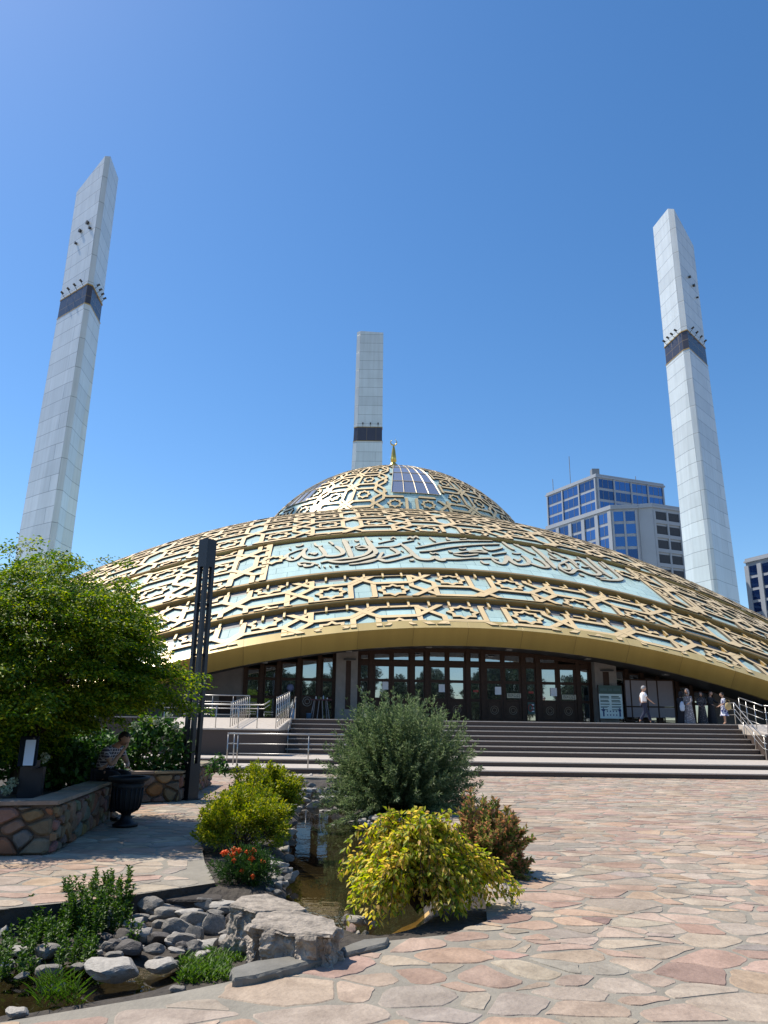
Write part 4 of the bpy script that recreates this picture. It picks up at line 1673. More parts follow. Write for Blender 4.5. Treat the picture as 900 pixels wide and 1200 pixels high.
def smax(d, z):
    q = KP * (Z0 - z) - d * d
    return math.sqrt(q) if q > 0 else 0


class Band:
    """one stepped shell: u=0 under the ridge above, u=1 at its own lower lip"""

    def __init__(self, d0, d1, drop):
        self.d0, self.d1, self.drop = d0, d1, drop
        dm = (d0 + d1) / 2
        self.L = (d1 - d0) * math.sqrt(1 + (2 * dm / KP) ** 2)

    def pt(self, s, v, h=0.):
        u = v / self.L
        d = self.d0 + (self.d1 - self.d0) * u
        return BN(s, d, h - self.drop * max(0, 1 - u) ** 1.0)


bands = [Band(D_C, D_L, DROP), Band(D_B, D_C, DROP), Band(D_A, D_B, .18), Band(-10, D_A, 0)]


def band_surface(b, name, grey):
    mb = MB()
    nv = max(4, int(b.L / .8))
    vs = [b.L * i / nv for i in range(nv + 1)]
    if grey:
        vs = sorted(set([v for v in vs if v < .001 or v > grey + .15] + [grey]))
    SM = 44
    ns = 110
    ss = [-SM + 2 * SM * i / ns for i in range(ns + 1)]
    for i in range(ns):
        for j in range(len(vs) - 1):
            q = [(ss[i], vs[j + 1]), (ss[i + 1], vs[j + 1]), (ss[i + 1], vs[j]), (ss[i], vs[j])]
            P = [b.pt(*p) for p in q]
            if max(p[2] for p in P) < -.3:
                continue
            g = grey and vs[j + 1] <= grey + 1e-6
            mb.face(P, 1 if g else 0, [(p[0], p[1]) for p in q])
    o = mb.build(name, [M['tile'], M['roof_grey']], mosque, smooth=True, merge=True)
    return o


for b, g in zip(bands, (.74, .66, .16, 0)):
    band_surface(b, 'roof_shell', g)
# the back of the roof, down to the ground
mb = MB()
for i in range(48):
    for j in range(24):
        s0, s1 = -46 + 92 * i / 48, -46 + 92 * (i + 1) / 48
        d0, d1 = -46 + 36 * j / 24, -46 + 36 * (j + 1) / 24
        q = [(s0, d1), (s1, d1), (s1, d0), (s0, d0)]
        P = [BN(*p, 0) for p in q]
        if max(p[2] for p in P) < -.5:
            continue
        mb.face(P, 0, q)
mb.build('rear_shell', M['tile'], mosque, smooth=True, merge=True)


# --- lattice pattern: overlapping octagon rings, each round an eight pointed star
def ring(pts_out, pts_in):
    n = len(pts_out)
    return [[pts_out[i], pts_out[(i + 1) % n], pts_in[(i + 1) % n], pts_in[i]] for i in range(n)]


def octagon(c, a, w):
    R1, R0 = (a + w / 2) / math.cos(PI / 8), (a - w / 2) / math.cos(PI / 8)
    an = [PI / 8 + k * PI / 4 for k in range(8)]
    return ring([(c[0] + R1 * math.cos(t), c[1] + R1 * math.sin(t)) for t in an], [(c[0] + R0 * math.cos(t), c[1] + R0 * math.sin(t)) for t in an])


def star(c, Ro, w):
    def pts(r):
        o = []
        for k in range(16):
            a = k * PI / 8
            rr_ = r if k % 2 == 0 else r * .74
            o.append((c[0] + rr_ * math.cos(a), c[1] + rr_ * math.sin(a)))
        return o
    return ring(pts(Ro), pts(Ro - w))


def lattice_cells(smin, smax_, v0, v1, P, a, w, starR, starw, voff, pairs=True, tilt=0.):
    """yields (quad polygons, level) clipped to the band"""
    out = []
    i0, i1 = int(smin / P) - 2, int(smax_ / P) + 2
    j0, j1 = int((v0 - voff) / P) - 3, int((v1 - voff) / P) + 3
    for i in range(i0, i1 + 1):
        ph = ((0, 0, 1, 1)[i % 4] if pairs else 0) * P / 2
        for j in range(j0, j1 + 1):
            c = (i * P, voff + ph + j * P + tilt * i * P)
            lev = (i % 2) + 2 * (j % 2)
            for q in octagon(c, a, w):
                q = clip_rect(q, smin, smax_, v0, v1)
                if len(q) >= 3 and abs(area(q)) > .003:
                    out.append((q, lev))
            for q in star(c, starR, starw):
                q = clip_rect(q, smin, smax_, v0, v1)
                if len(q) >= 3 and abs(area(q)) > .002:
                    out.append((q, 0))
    return out


def add_prism(mb, poly, ptf, h0, h1):
    """poly in (s, v); ptf maps (s, v, h) to the world; v runs down the roof"""
    if area(poly) > 0:
        poly = poly[::-1]
    top = [ptf(s, v, h1) for s, v in poly]
    low = [ptf(s, v, h0) for s, v in poly]
    if max(p[2] for p in top) < -.1:
        return
    mb.face(top, 0)
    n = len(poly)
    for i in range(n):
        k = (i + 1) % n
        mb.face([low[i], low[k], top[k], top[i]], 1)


HH = .115
PP, AA, WW = 3.2, 2.2, .265
configs = [(bands[0], .62, 1.45, None), (bands[1], .56, 1.25, None), (bands[2], .12, .9, 'panel'), (bands[3], 10.0, .4, None)]
for bi, (b, vtop, voff, mode) in enumerate(configs):
    mb = MB()
    rng_list = [(-30, 30)] if bi < 3 else [(-40, 40)]
    if mode == 'panel':
        rng_list = [(-30, PANEL0 := SHELL(309, 675)[0]), (PANEL1 := SHELL(757, 682)[0], 30)]
    v1 = b.L - (.06 if bi else .02)
    for (sa, sb) in rng_list:
        for q, lev in lattice_cells(sa, sb, vtop, v1, PP, AA, WW, .84, .255, voff, True, .05):
            cs = sum(p[0] for p in q) / len(q)
            cv = sum(p[1] for p in q) / len(q)
            if bi == 3:
                d_ = b.d0 + (b.d1 - b.d0) * cv / b.L
                if math.hypot(cs - .6, d_) < 12.9:
                    continue
            add_prism(mb, q, b.pt, -.02, HH + .006 * lev)
    if mode == 'panel':
        for sx in (PANEL0, PANEL1):
            for k in (0,):
                add_prism(mb, [(sx - .17, .12), (sx + .17, .12), (sx + .17, v1), (sx - .17, v1)], b.pt, -.02, HH + .03)
        for sx in (PANEL0 - 1.75, PANEL1 + 1.75):
            add_prism(mb, [(sx - .16, .12), (sx + .16, .12), (sx + .16, v1), (sx - .16, v1)], b.pt, -.02, HH + .036)
        # lone stars at the ends of the inscription
        for px_, py_ in ((319.5, 656.5), (735, 673)):
            s_, d_ = SHELL(px_, py_)
            v_ = (d_ - b.d0) / (b.d1 - b.d0) * b.L
            for q in star((s_, v_), .82, .30):
                add_prism(mb, q, b.pt, -.02, HH)
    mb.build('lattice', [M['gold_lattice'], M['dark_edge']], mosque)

# --- stepped ridges: gold trim along each lip, little brackets over the grey flashing
for bi, (d, drop) in enumerate(((D_C, DROP), (D_B, DROP), (D_A, .18))):
    mb = MB()
    ns = 110
    SM = smax(d, -.2)
    for i in range(ns):
        s0, s1 = -SM + 2 * SM * i / ns, -SM + 2 * SM * (i + 1) / ns
        def prof(s):
            return [BN(s, d - .16, .05), BN(s, d + .05, .07), BN(s, d + .09, .03), BN(s, d + .05, -drop + .02), BN(s, d - .16, -drop + .02)]
        a_, b_ = prof(s0), prof(s1)
        for k in range(4):
            mb.face([a_[k + 1], b_[k + 1], b_[k], a_[k]])
    mb.build('ridge', M['gold_trim'], mosque, smooth=False)
for bi, d in ((0, D_C), (1, D_B)):
    b = bands[bi]
    s = -24
    while s < 24:
        mb = MB()
        add_prism(mb, [(s - .055, .12), (s + .055, .12), (s + .055, .76), (s - .055, .76)], b.pt, .0, .14)
        if mb.v:
            mb.build('bracket', [M['gold_lattice'], M['gold_trim']], mosque)
        s += 1.02

# --- front fascia and soffit
ns = 120
SM = smax(D_L, -.6)
mb1, mb2, mb3 = MB(), MB(), MB()


def zl(s):
    return zp(s, D_L)


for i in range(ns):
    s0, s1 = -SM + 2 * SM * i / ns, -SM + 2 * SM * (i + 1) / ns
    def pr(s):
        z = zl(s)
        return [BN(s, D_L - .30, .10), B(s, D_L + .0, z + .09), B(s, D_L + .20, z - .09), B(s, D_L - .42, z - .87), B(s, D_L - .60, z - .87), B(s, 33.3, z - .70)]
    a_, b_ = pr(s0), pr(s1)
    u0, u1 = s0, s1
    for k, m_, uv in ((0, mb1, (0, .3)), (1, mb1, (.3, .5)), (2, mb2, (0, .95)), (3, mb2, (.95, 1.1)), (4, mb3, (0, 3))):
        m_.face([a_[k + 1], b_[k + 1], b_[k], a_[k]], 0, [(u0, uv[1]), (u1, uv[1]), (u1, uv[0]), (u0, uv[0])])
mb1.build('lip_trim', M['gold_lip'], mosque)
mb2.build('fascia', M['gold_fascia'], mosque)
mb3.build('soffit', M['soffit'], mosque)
# recessed soffit lights
for s in (-9.5, -5.5, -1.6, 2.4, 6.4, 10.4):
    mb = MB()
    z = zl(s) - .80
    mb.bbox(s - .14, s + .14, 35.2, 35.5, z - .05, z + .04)
    mb.build('soffit_light', M['steel'], mosque)

# --- inscription: raised strokes on the turquoise panel
b3 = bands[2]


def sv(px_, py_):
    s_, d_ = SHELL(px_, py_)
    return (s_, (d_ - b3.d0) / (b3.d1 - b3.d0) * b3.L)


def ribbon(mb, pts, w, h, ptf, taper=True):
    """smooth stroke through the points, broad-pen width"""
    P = [Vector((p[0], p[1])) for p in pts]
    if len(P) > 2:
        Q = []
        for i in range(len(P) - 1):
            p0, p1, p2, p3 = P[max(i - 1, 0)], P[i], P[i + 1], P[min(i + 2, len(P) - 1)]
            for k in range(4):
                t = k / 4
                Q.append(.5 * ((2 * p1) + (p2 - p0) * t + (2 * p0 - 5 * p1 + 4 * p2 - p3) * t * t + (3 * p1 - p0 - 3 * p2 + p3) * t ** 3))
        Q.append(P[-1])
    else:
        Q = P
    n = len(Q)
    Lf, Rt = [], []
    for i in range(n):
        t = Q[min(i + 1, n - 1)] - Q[max(i - 1, 0)]
        if t.length < 1e-6:
            t = Vector((1, 0))
        t.normalize()
        nr = Vector((-t.y, t.x))
        k = 1.0
        if taper:
            e = min(i, n - 1 - i) / max(1, n - 1)
            k = min(1, .45 + 4 * e)
        k *= .82 + .36 * abs(t.x * .5 + t.y * .8)
        Lf.append(Q[i] + nr * w * .5 * k)
        Rt.append(Q[i] - nr * w * .5 * k)
    for i in range(n - 1):
        q = [tuple(Lf[i]), tuple(Lf[i + 1]), tuple(Rt[i + 1]), tuple(Rt[i])]
        add_prism(mb, q, ptf, -.02, h)


K1 = 140 / 900
STROKES = {
    (300, 610): [
        ([(255, 240), (228, 262), (235, 284), (265, 298), (300, 290), (335, 255), (368, 215), (382, 200)], 1),
        ([(250, 247), (300, 225), (345, 212), (382, 204)], .5),
        ([(372, 205), (356, 240), (372, 275), (420, 287), (480, 277), (520, 255), (492, 208), (475, 190)], 1),
        ([(392, 250), (412, 242), (425, 252), (440, 240), (440, 256), (466, 240)], .55),
        ([(520, 258), (550, 270), (620, 265), (655, 246), (640, 215), (598, 188)], 1.1),
        ([(658, 135), (690, 200), (722, 285)], 1.2),
        ([(752, 205), (800, 190), (845, 200), (862, 222), (820, 262), (740, 283), (650, 292), (530, 310), (490, 322)], 1.1),
        ([(760, 210), (800, 214), (850, 206)], .8),
        ([(545, 312), (640, 322), (740, 310), (830, 290), (903, 268)], 1.1),
        ([(700, 335), (760, 330), (850, 318), (905, 304)], .8),
        ([(745, 192), (765, 180), (780, 165)], .5), ([(690, 200), (730, 188)], .5),
        ([(300, 182), (322, 186), (345, 178), (350, 168)], .6), ([(440, 160), (450, 180), (475, 190), (500, 182)], .6),
        ([(548, 152), (566, 160), (582, 178)], .6), ([(250, 205), (262, 212)], .7), ([(266, 272), (282, 282)], .7),
        ([(680, 145), (694, 155)], .7), ([(745, 135), (760, 148), (772, 142)], .6), ([(866, 142), (878, 150)], .6),
        ([(315, 320), (335, 340), (365, 335), (372, 350), (420, 345), (430, 330), (470, 335)], .7), ([(320, 325), (360, 318), (410, 322), (450, 325)], .5),
        ([(470, 345), (480, 358)], .6), ([(512, 350), (520, 360)], .6), ([(555, 345), (566, 355)], .6), ([(595, 350), (622, 348)], .6)],
    (420, 610): [
        ([(52, 118), (95, 188), (132, 240), (100, 268), (40, 290), (-5, 302)], 1.15),
        ([(-3, 212), (40, 212), (82, 208)], .8),
        ([(130, 198), (180, 193), (240, 193), (300, 182), (312, 165)], .9),
        ([(0, 330), (60, 316), (150, 296), (205, 312), (270, 302), (345, 280), (405, 258), (375, 215), (315, 168)], 1.15),
        ([(185, 240), (168, 262), (152, 292)], .8), ([(165, 288), (230, 270), (300, 250), (275, 222), (240, 205)], 1),
        ([(385, 222), (420, 262), (462, 294), (540, 300), (576, 276), (602, 298), (640, 306), (650, 294), (760, 294), (905, 284)], 1.15),
        ([(432, 203), (520, 185), (640, 160), (780, 146), (903, 140)], .9),
        ([(462, 236), (560, 225), (680, 201), (800, 186), (903, 176)], .9),
        ([(715, 252), (780, 240), (903, 224)], .8), ([(715, 254), (800, 264), (903, 252)], .9),
        ([(150, 165), (200, 152), (270, 138)], .55), ([(245, 128), (262, 112), (280, 126)], .5), ([(155, 120), (172, 128)], .6),
        ([(330, 160), (380, 150), (420, 140)], .5), ([(370, 128), (392, 112), (410, 128), (432, 108), (452, 126)], .6), ([(450, 160), (464, 170)], .6),
        ([(538, 118), (556, 132), (580, 152)], .6), ([(665, 120), (676, 138), (694, 142)], .6), ([(765, 124), (790, 128), (815, 122)], .6),
        ([(322, 225), (338, 235)], .7), ([(388, 300), (405, 306), (412, 296)], .7), ([(540, 240), (560, 252), (580, 244), (602, 254)], .6),
        ([(682, 225), (695, 240), (708, 238)], .6), ([(758, 208), (785, 214), (812, 206)], .6)],
    (540, 610): [
        ([(60, 146), (150, 143), (240, 143)], .8), ([(60, 183), (170, 174), (292, 170)], .9),
        ([(60, 240), (130, 238), (192, 240), (150, 222), (85, 224)], .9),
        ([(0, 291), (140, 286), (235, 284), (285, 296)], 1.05),
        ([(235, 290), (270, 316), (320, 328), (342, 300), (347, 266), (378, 305), (430, 336), (500, 332), (512, 306), (482, 272), (455, 260)], 1.1),
        ([(395, 288), (418, 296), (432, 306), (455, 284)], .6),
        ([(500, 316), (560, 338), (620, 356), (657, 350), (612, 306), (550, 280)], 1.05),
        ([(540, 185), (600, 240), (660, 302), (712, 366)], 1.2),
        ([(315, 150), (360, 188), (402, 216)], .9), ([(400, 168), (460, 196), (510, 226), (562, 252)], .9),
        ([(190, 215), (230, 222), (300, 205), (312, 192)], .6), ([(235, 258), (290, 248), (345, 240)], .6), ([(385, 240), (420, 246), (455, 242)], .6),
        ([(150, 305), (175, 328), (215, 330)], .6), ([(170, 190), (182, 206), (198, 212)], .6), ([(640, 186), (662, 210), (684, 232)], .8),
        ([(672, 270), (710, 290), (755, 292)], .6), ([(690, 226), (760, 254), (830, 290), (872, 332)], .9),
        ([(425, 170), (440, 180)], .6)],
    (640, 630): [
        ([(96, 206), (130, 190), (166, 208), (172, 244), (112, 236), (96, 206)], .9),
        ([(98, 236), (160, 270), (192, 270), (222, 246), (262, 250), (322, 276), (372, 286), (404, 274), (372, 244), (302, 190), (238, 138)], 1.1),
        ([(108, 192), (170, 166), (232, 156), (262, 164)], .8), ([(168, 164), (210, 192), (242, 228)], .8),
        ([(308, 138), (380, 210), (440, 262), (492, 302)], 1.1),
        ([(418, 168), (480, 222), (540, 276), (568, 306), (540, 321), (480, 323), (408, 318)], 1.1),
        ([(0, 168), (40, 200), (68, 236)], .8), ([(400, 176), (424, 196), (450, 224)], .7),
        ([(60, 100), (100, 120), (134, 142)], .7), ([(235, 188), (250, 196)], .7), ([(268, 214), (290, 222), (322, 220)], .6),
        ([(252, 272), (268, 288), (286, 290)], .7), ([(424, 268), (440, 276)], .7), ([(372, 300), (410, 308), (452, 306)], .6), ([(30, 150), (60, 160), (92, 158)], .6),
        ([(20, 108), (50, 128), (80, 150)], .7)],
}
mb = MB()
hi = 0
for (ox, oy), lst in STROKES.items():
    for pts, wd in lst:
        q = [sv(ox + x * K1, oy + y_ * K1) for x, y_ in pts]
        ribbon(mb, q, .23 * wd, .085 + .004 * (hi % 9), b3.pt)
        hi += 1
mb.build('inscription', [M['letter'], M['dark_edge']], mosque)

# --- the small upper dome
DC = (.90, 72.9, 11.0)
DR = 15.0
th0 = math.asin(13.4 / DR)


def dome_pt(az, th, h=0.):
    r_ = DR + h
    x = DC[0] + r_ * math.sin(th) * math.sin(az)
    y_ = DC[1] - r_ * math.sin(th) * math.cos(az)
    z = DC[2] + r_ * math.cos(th)
    return (x * S, y_ * S, H + (z - H) * S)


mb = MB()
for i in range(72):
    for j in range(16):
        a0, a1 = 2 * PI * i / 72, 2 * PI * (i + 1) / 72
        t0, t1 = th0 * j / 16, th0 * (j + 1) / 16
        q = [(a0, t1), (a1, t1), (a1, t0), (a0, t0)]
        if j == 0:
            q = q[:3]
        mb.face([dome_pt(*p) for p in q], 0, [(p[0] * 11, p[1] * DR) for p in q])
dome = mb.build('upper_dome', M['tile'], mosque, smooth=True, merge=True)
PET = [R(9) + k * PI / 3 for k in range(6)]
PT0, PT1 = math.radians(13), math.radians(51)


def petal_half(th):
    k = (th - PT0) / (PT1 - PT0)
    return (.62 + 1.5 * k) / (DR * math.sin(max(th, .02)))       # half width in azimuth


def in_petal(az, th, m=0.):
    if th > PT1 + m or th < PT0 - m:
        return False
    for p in PET:
        da = (az - p + PI) % (2 * PI) - PI
        if abs(da) < petal_half(max(th, PT0)) + m:
            return True
    return False


mb = MB()
NCOL = 28
Pd = 2.55
for q, lev in lattice_cells(0, NCOL * Pd, .75, th0 * DR - .1, Pd, 1.66, .22, .60, .21, th0 * DR - 1.75):
    n = len(q)
    cx = sum(p[0] for p in q) / n
    cy = sum(p[1] for p in q) / n
    az, th = cx / (NCOL * Pd) * 2 * PI, cy / DR
    if in_petal(az, th, .02):
        continue
    if th < .16:
        continue
    f_ = lambda s_, v_, h_: dome_pt(s_ / (NCOL * Pd) * 2 * PI, v_ / DR, h_)
    add_prism(mb, q, f_, -.02, .13 + .006 * lev)
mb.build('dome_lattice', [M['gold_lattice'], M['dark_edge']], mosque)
for p in PET:
    mb, m2 = MB(), MB()
    nr, nc = 5, 4
    for r_ in range(nr):
        t0, t1 = PT0 + (PT1 - PT0) * r_ / nr, PT0 + (PT1 - PT0) * (r_ + 1) / nr
        for c_ in range(nc):
            def az(th, k):
                return p + petal_half(th) * (2 * k / nc - 1)
            mb.face([dome_pt(az(t1, c_), t1, .10), dome_pt(az(t1, c_ + 1), t1, .10), dome_pt(az(t0, c_ + 1), t0, .10), dome_pt(az(t0, c_), t0, .10)])
    w_ = mb.build('skylight', M['skylight'], mosque)
    for k in range(nc + 1):
        m2.tube([dome_pt(p + petal_half(PT0 + (PT1 - PT0) * q / 6) * (2 * k / nc - 1), PT0 + (PT1 - PT0) * q / 6, .13) for q in range(7)], .045, 4)
    for r_ in range(nr + 1):
        t_ = PT0 + (PT1 - PT0) * r_ / nr
        m2.tube([dome_pt(p + petal_half(t_) * (q / 3 - 1), t_, .13) for q in range(7)], .03, 4)
    m2.build('glazing_bars', M['skylight_bar'], w_)
tp = Vector(dome_pt(0, 0, 0))
mb = MB()
mb.lathe([(.62, -.15), (.62, .1), (.40, .22), (.34, .42), (.50, .62), (.58, .9), (.50, 1.15), (.26, 1.38), (.24, 1.5), (.36, 1.62), (.30, 2.2), (.20, 3.0), (.10, 3.45), (.05, 3.6)], tp, 20)
fin = mb.build('finial', M['finial'], mosque, smooth=True)
mb = MB()
pts, rs = [], []
for k in range(21):
    a = R(-235 + 290 * k / 20)
    pts.append((tp.x + .36 * math.cos(a), tp.y, tp.z + 3.98 + .36 * math.sin(a)))
    rs.append(.015 + .075 * math.sin(PI * k / 20))
mb.tube(pts, rs, 8)
mb.build('crescent', M['finial'], fin, smooth=True)

# --- entrance front: pillars, joinery and glass
DF = 33.5
PZ0 = 1.90                                    # platform level (world)
zB = H + (PZ0 - H) / S + .01                  # same in mosque units


def ztop(s):
    return zl(s) - .71


X_ = lambda px_: FAC(px_, 800, DF)[0]
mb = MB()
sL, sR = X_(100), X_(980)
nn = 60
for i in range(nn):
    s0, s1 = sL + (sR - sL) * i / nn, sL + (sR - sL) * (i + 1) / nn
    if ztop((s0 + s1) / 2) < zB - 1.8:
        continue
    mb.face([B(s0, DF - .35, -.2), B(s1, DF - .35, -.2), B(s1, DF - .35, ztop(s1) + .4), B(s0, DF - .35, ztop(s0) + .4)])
mb.build('hall_shade_sheet', M['inside'], mosque)  # flat backing sheet, the hall's darkness is in its colour


def col_piece(mb, s0, s1, d0, d1, z0, ztopf):
    mb.hexa([B(s0, d1, z0), B(s1, d1, z0), B(s1, d0, z0), B(s0, d0, z0), B(s0, d1, ztopf(s0)), B(s1, d1, ztopf(s1)), B(s1, d0, ztopf(s1)), B(s0, d0, ztopf(s0))])


for a_, b_, sl in ((393, 418, (405, 411)), (693, 718, (707, 714))):
    mb = MB()
    col_piece(mb, X_(a_), X_(b_), DF - .2, DF + .55, zB, lambda s: ztop(s) + .02)
    pl = mb.build('pillar', M['concrete'], mosque)
    mb = MB()
    sm = [FAC(q, 800, DF + .55)[0] for q in sl]
    mb.bbox(sm[0], sm[1], DF + .50, DF + .565, zB + .5, ztop(sm[0]) - .45)
    mb.build('slot', M['wood'], pl)
    mb = MB()
    mb.bbox(sm[0] - .12, sm[1] + .22, DF + .50, DF + .70, ztop(sm[0]) - .42, ztop(sm[0]) - .34)
    mb.build('slot_lamp', M['lamp_grey'], pl)
# stone end walls
mb = MB()
for i in range(30):
    s0, s1 = X_(60) + (X_(286) - X_(60)) * i / 30, X_(60) + (X_(286) - X_(60)) * (i + 1) / 30
    if ztop(s1) < -.2:
        continue
    mb.face([B(s0, DF, -.2), B(s1, DF, -.2), B(s1, DF, ztop(s1) + .02), B(s0, DF, ztop(s0) + .02)])
ew = mb.build('end_wall', M['wall_stone'], mosque)
mb = MB()
q0, q1 = FAC(257, 815, DF), FAC(276, 836, DF)
mb.bbox(q0[0], q1[0], DF, DF + .03, q1[1], q0[1])
mb.build('niche', M['wood'], ew)
mb = MB()
for i in range(30):
    s0, s1 = X_(832) + (X_(1000) - X_(832)) * i / 30, X_(832) + (X_(1000) - X_(832)) * (i + 1) / 30
    mb.face([B(s0, DF, -.2), B(s1, DF, -.2), B(s1, DF, ztop(s1) + .02), B(s0, DF, ztop(s0) + .02)])
mb.build('end_wall', M['wall_stone'], mosque)

Z_HEAD, Z_TR = 4.62, 4.84
ROWS = [(2.98, 3.76), (3.90, 4.56)]


def pane_quad(mb, s0, s1, z0, z1, d=DF - .02, m=.16):
    t0, t1 = min(z1, ztop(s0) - m), min(z1, ztop(s1) - m)
    if max(t0, t1) < z0 + .12:
        return False
    t0, t1 = max(t0, z0 + .02), max(t1, z0 + .02)
    mb.hexa([B(s0, d, z0), B(s1, d, z0), B(s1, d - .05, z0), B(s0, d - .05, z0), B(s0, d, t0), B(s1, d, t1), B(s1, d - .05, t1), B(s0, d - .05, t0)])
    return True


def frame_rect(mb, s0, s1, z0, z1, w_, d0=DF - .03, d1=DF + .03, wt=None):
    """a frame round an opening (bars inside the given rectangle), top may follow the arch"""
    z1 = min(z1, ztop((s0 + s1) / 2) - .02)
    mb.bbox(s0, s0 + w_, d0, d1, z0, z1)
    mb.bbox(s1 - w_, s1, d0, d1, z0, z1)
    mb.bbox(s0 + w_, s1 - w_, d0, d1, z0, z0 + w_)
    mb.bbox(s0 + w_, s1 - w_, d0, d1, z1 - w_, z1)


def posts(xs):
    mb = MB()
    for px_ in xs:
        s = X_(px_)
        col_piece(mb, s - .10, s + .10, DF - .06, DF + .10, zB, lambda q: ztop(q) + .01)
    return mb


def put_posts(xs):
    for px_ in xs:
        posts([px_]).build('mullion', M['wood'], mosque)


def make_leaf(s0, s1):
    """one door leaf: stiles, rails, two panes, panel with a roundel, handle"""
    mb = MB()
    w_ = .13
    zt = Z_HEAD
    mb.bbox(s0, s0 + w_, DF - .03, DF + .04, zB + .02, zt)
    mb.bbox(s1 - w_, s1, DF - .03, DF + .04, zB + .02, zt)
    for a_, b_ in ((zB + .02, zB + .16), (2.86, 2.98), (3.76, 3.90), (4.52, zt)):
        mb.bbox(s0 + w_, s1 - w_, DF - .03, DF + .036, a_, b_)
    dr = mb.build('door', M['wood'], mosque)
    for a_, b_ in ((2.98, 3.76), (3.90, 4.52)):
        mb = MB()
        mb.bbox(s0 + w_, s1 - w_, DF - .05, DF - .0, a_, b_)
        mb.build('pane', M['glass'], dr)
    mb = MB()
    mb.bbox(s0 + w_, s1 - w_, DF - .05, DF + .01, zB + .16, 2.86)
    mb.bbox(s0 + w_ + .05, s1 - w_ - .05, DF + .01, DF + .025, zB + .21, 2.81)
    mb.build('door_panel', M['wood_panel'], dr)
    mb = MB()
    c_ = ((s0 + s1) / 2, (zB + .16 + 2.86) / 2)
    for r_ in (.20, .11):
        mb.tube([B(c_[0] + r_ * math.cos(2 * PI * k / 20), DF + .035, c_[1] + r_ * math.sin(2 * PI * k / 20)) for k in range(21)], .022, 5)
    mb.build('roundel', M['roundel'], dr)
    return dr



main_posts = [418.6, 434.5, 482.5, 500, 548, 565.5, 613, 630, 677, 693]
put_posts([p for p in main_posts[1:-1]] + [419.5, 692.5])
mb = MB()
for i in range(40):
    s0, s1 = X_(419.5) + (X_(692.5) - X_(419.5)) * i / 40, X_(419.5) + (X_(692.5) - X_(419.5)) * (i + 1) / 40
    col = lambda s: ztop(s) + .012
    mb.hexa([B(s0, DF + .07, ztop(s0) - .2), B(s1, DF + .07, ztop(s1) - .2), B(s1, DF - .05, ztop(s1) - .2), B(s0, DF - .05, ztop(s0) - .2),
             B(s0, DF + .07, col(s0)), B(s1, DF + .07, col(s1)), B(s1, DF - .05, col(s1)), B(s0, DF - .05, col(s0))])
mb.bbox(X_(419.5), X_(692.5), DF - .05, DF + .075, Z_HEAD, Z_TR - .04)
mb.build('head_rail', M['wood'], mosque)


def glazed(s0, s1, rows, w_=.07):
    """fixed light(s) between posts"""
    for z0, z1 in rows:
        zt = min(z1, ztop((s0 + s1) / 2) - .14)
        if zt < z0 + .2:
            continue
        mb = MB()
        frame_rect(mb, s0, s1, z0, zt, w_)
        f_ = mb.build('window', M['wood'], mosque)
        mb = MB()
        if pane_quad(mb, s0 + w_ * .8, s1 - w_ * .8, z0 + w_ * .8, zt):
            mb.build('pane', M['glass'], f_)


for a_, b_ in zip(main_posts, main_posts[1:]):
    s0, s1 = X_(a_) + .10, X_(b_) - .10
    if b_ - a_ < 20:
        glazed(s0, s1, [(zB + .02, 2.92), (2.92, 3.83), (3.83, Z_HEAD), (Z_TR - .04, 9)])
    else:
        m_ = (s0 + s1) / 2
        make_leaf(s0, m_ - .006)
        make_leaf(m_ + .006, s1)
        glazed(s0, m_ - .05, [(Z_TR - .04, 9)])
        glazed(m_ + .05, s1, [(Z_TR - .04, 9)])
        mb = MB()
        col_piece(mb, m_ - .05, m_ + .05, DF - .06, DF + .06, Z_TR - .04, lambda q: ztop(q) - .19)
        mb.build('mullion', M['wood'], mosque)

left_posts = [286, 306.5, 326, 350, 374, 393]
put_posts([287.5, 306.5, 326, 350, 374, 391.8])
for a_, b_ in zip(left_posts, left_posts[1:]):
    s0, s1 = X_(a_) + .12, X_(b_) - .10
    if a_ == 350:
        glazed(s0, s1, [(2.96, 3.80), (3.80, 9)])
        mb = MB()
        mb.bbox(s0, s1, DF - .05, DF + .02, zB, 2.955)
        pn = mb.build('door_panel', M['wood_panel'], mosque)
        mb = MB()
        c_ = FAC(360, 822, DF)
        for r_ in (.22, .12):
            mb.tube([B(c_[0] + r_ * math.cos(2 * PI * k / 20), DF + .03, c_[1] + r_ * math.sin(2 * PI * k / 20)) for k in range(21)], .03, 5)
        mb.build('roundel', M['concrete'], pn)
    else:
        glazed(s0, s1, [(zB + .02, 2.92), (2.92, 3.80), (3.80, 9)])
right_posts = [718, 734, 752, 770, 792, 808, 832]
put_posts([719.5, 734, 752, 770, 792, 808, 830.5])
for a_, b_ in zip(right_posts, right_posts[1:]):
    glazed(X_(a_) + .12, X_(b_) - .10, [(zB + .02, 2.92), (2.92, 3.80), (3.80, 9)])

# --- notices and door signs
def paper(px_, py_, w_, h_, lab, grp=None, tilt=0):
    s0, z0 = FAC(px_ - w_ / 2, py_ + h_ / 2, DF)
    s1, z1 = FAC(px_ + w_ / 2, py_ - h_ / 2, DF)
    mb = MB()
    mb.bbox(s0, s1, DF + .043, DF + .05, z0, z1)
    o = mb.build('paper_notice', M['paper'])
    tag(o, lab, 'notice', grp)


paper(451.5, 803.5, 7, 9, 'white paper sheet on the door just above the willow shrub')
paper(517.5, 806.5, 7, 9, 'white paper sheet on a dark door between the willow shrub and the entrance sign')
paper(583.5, 809.5, 7, 9, 'white paper sheet on the door beside the first entrance sign')
paper(648.5, 811, 7, 9.5, 'white paper sheet on the door pane beside the second entrance sign')


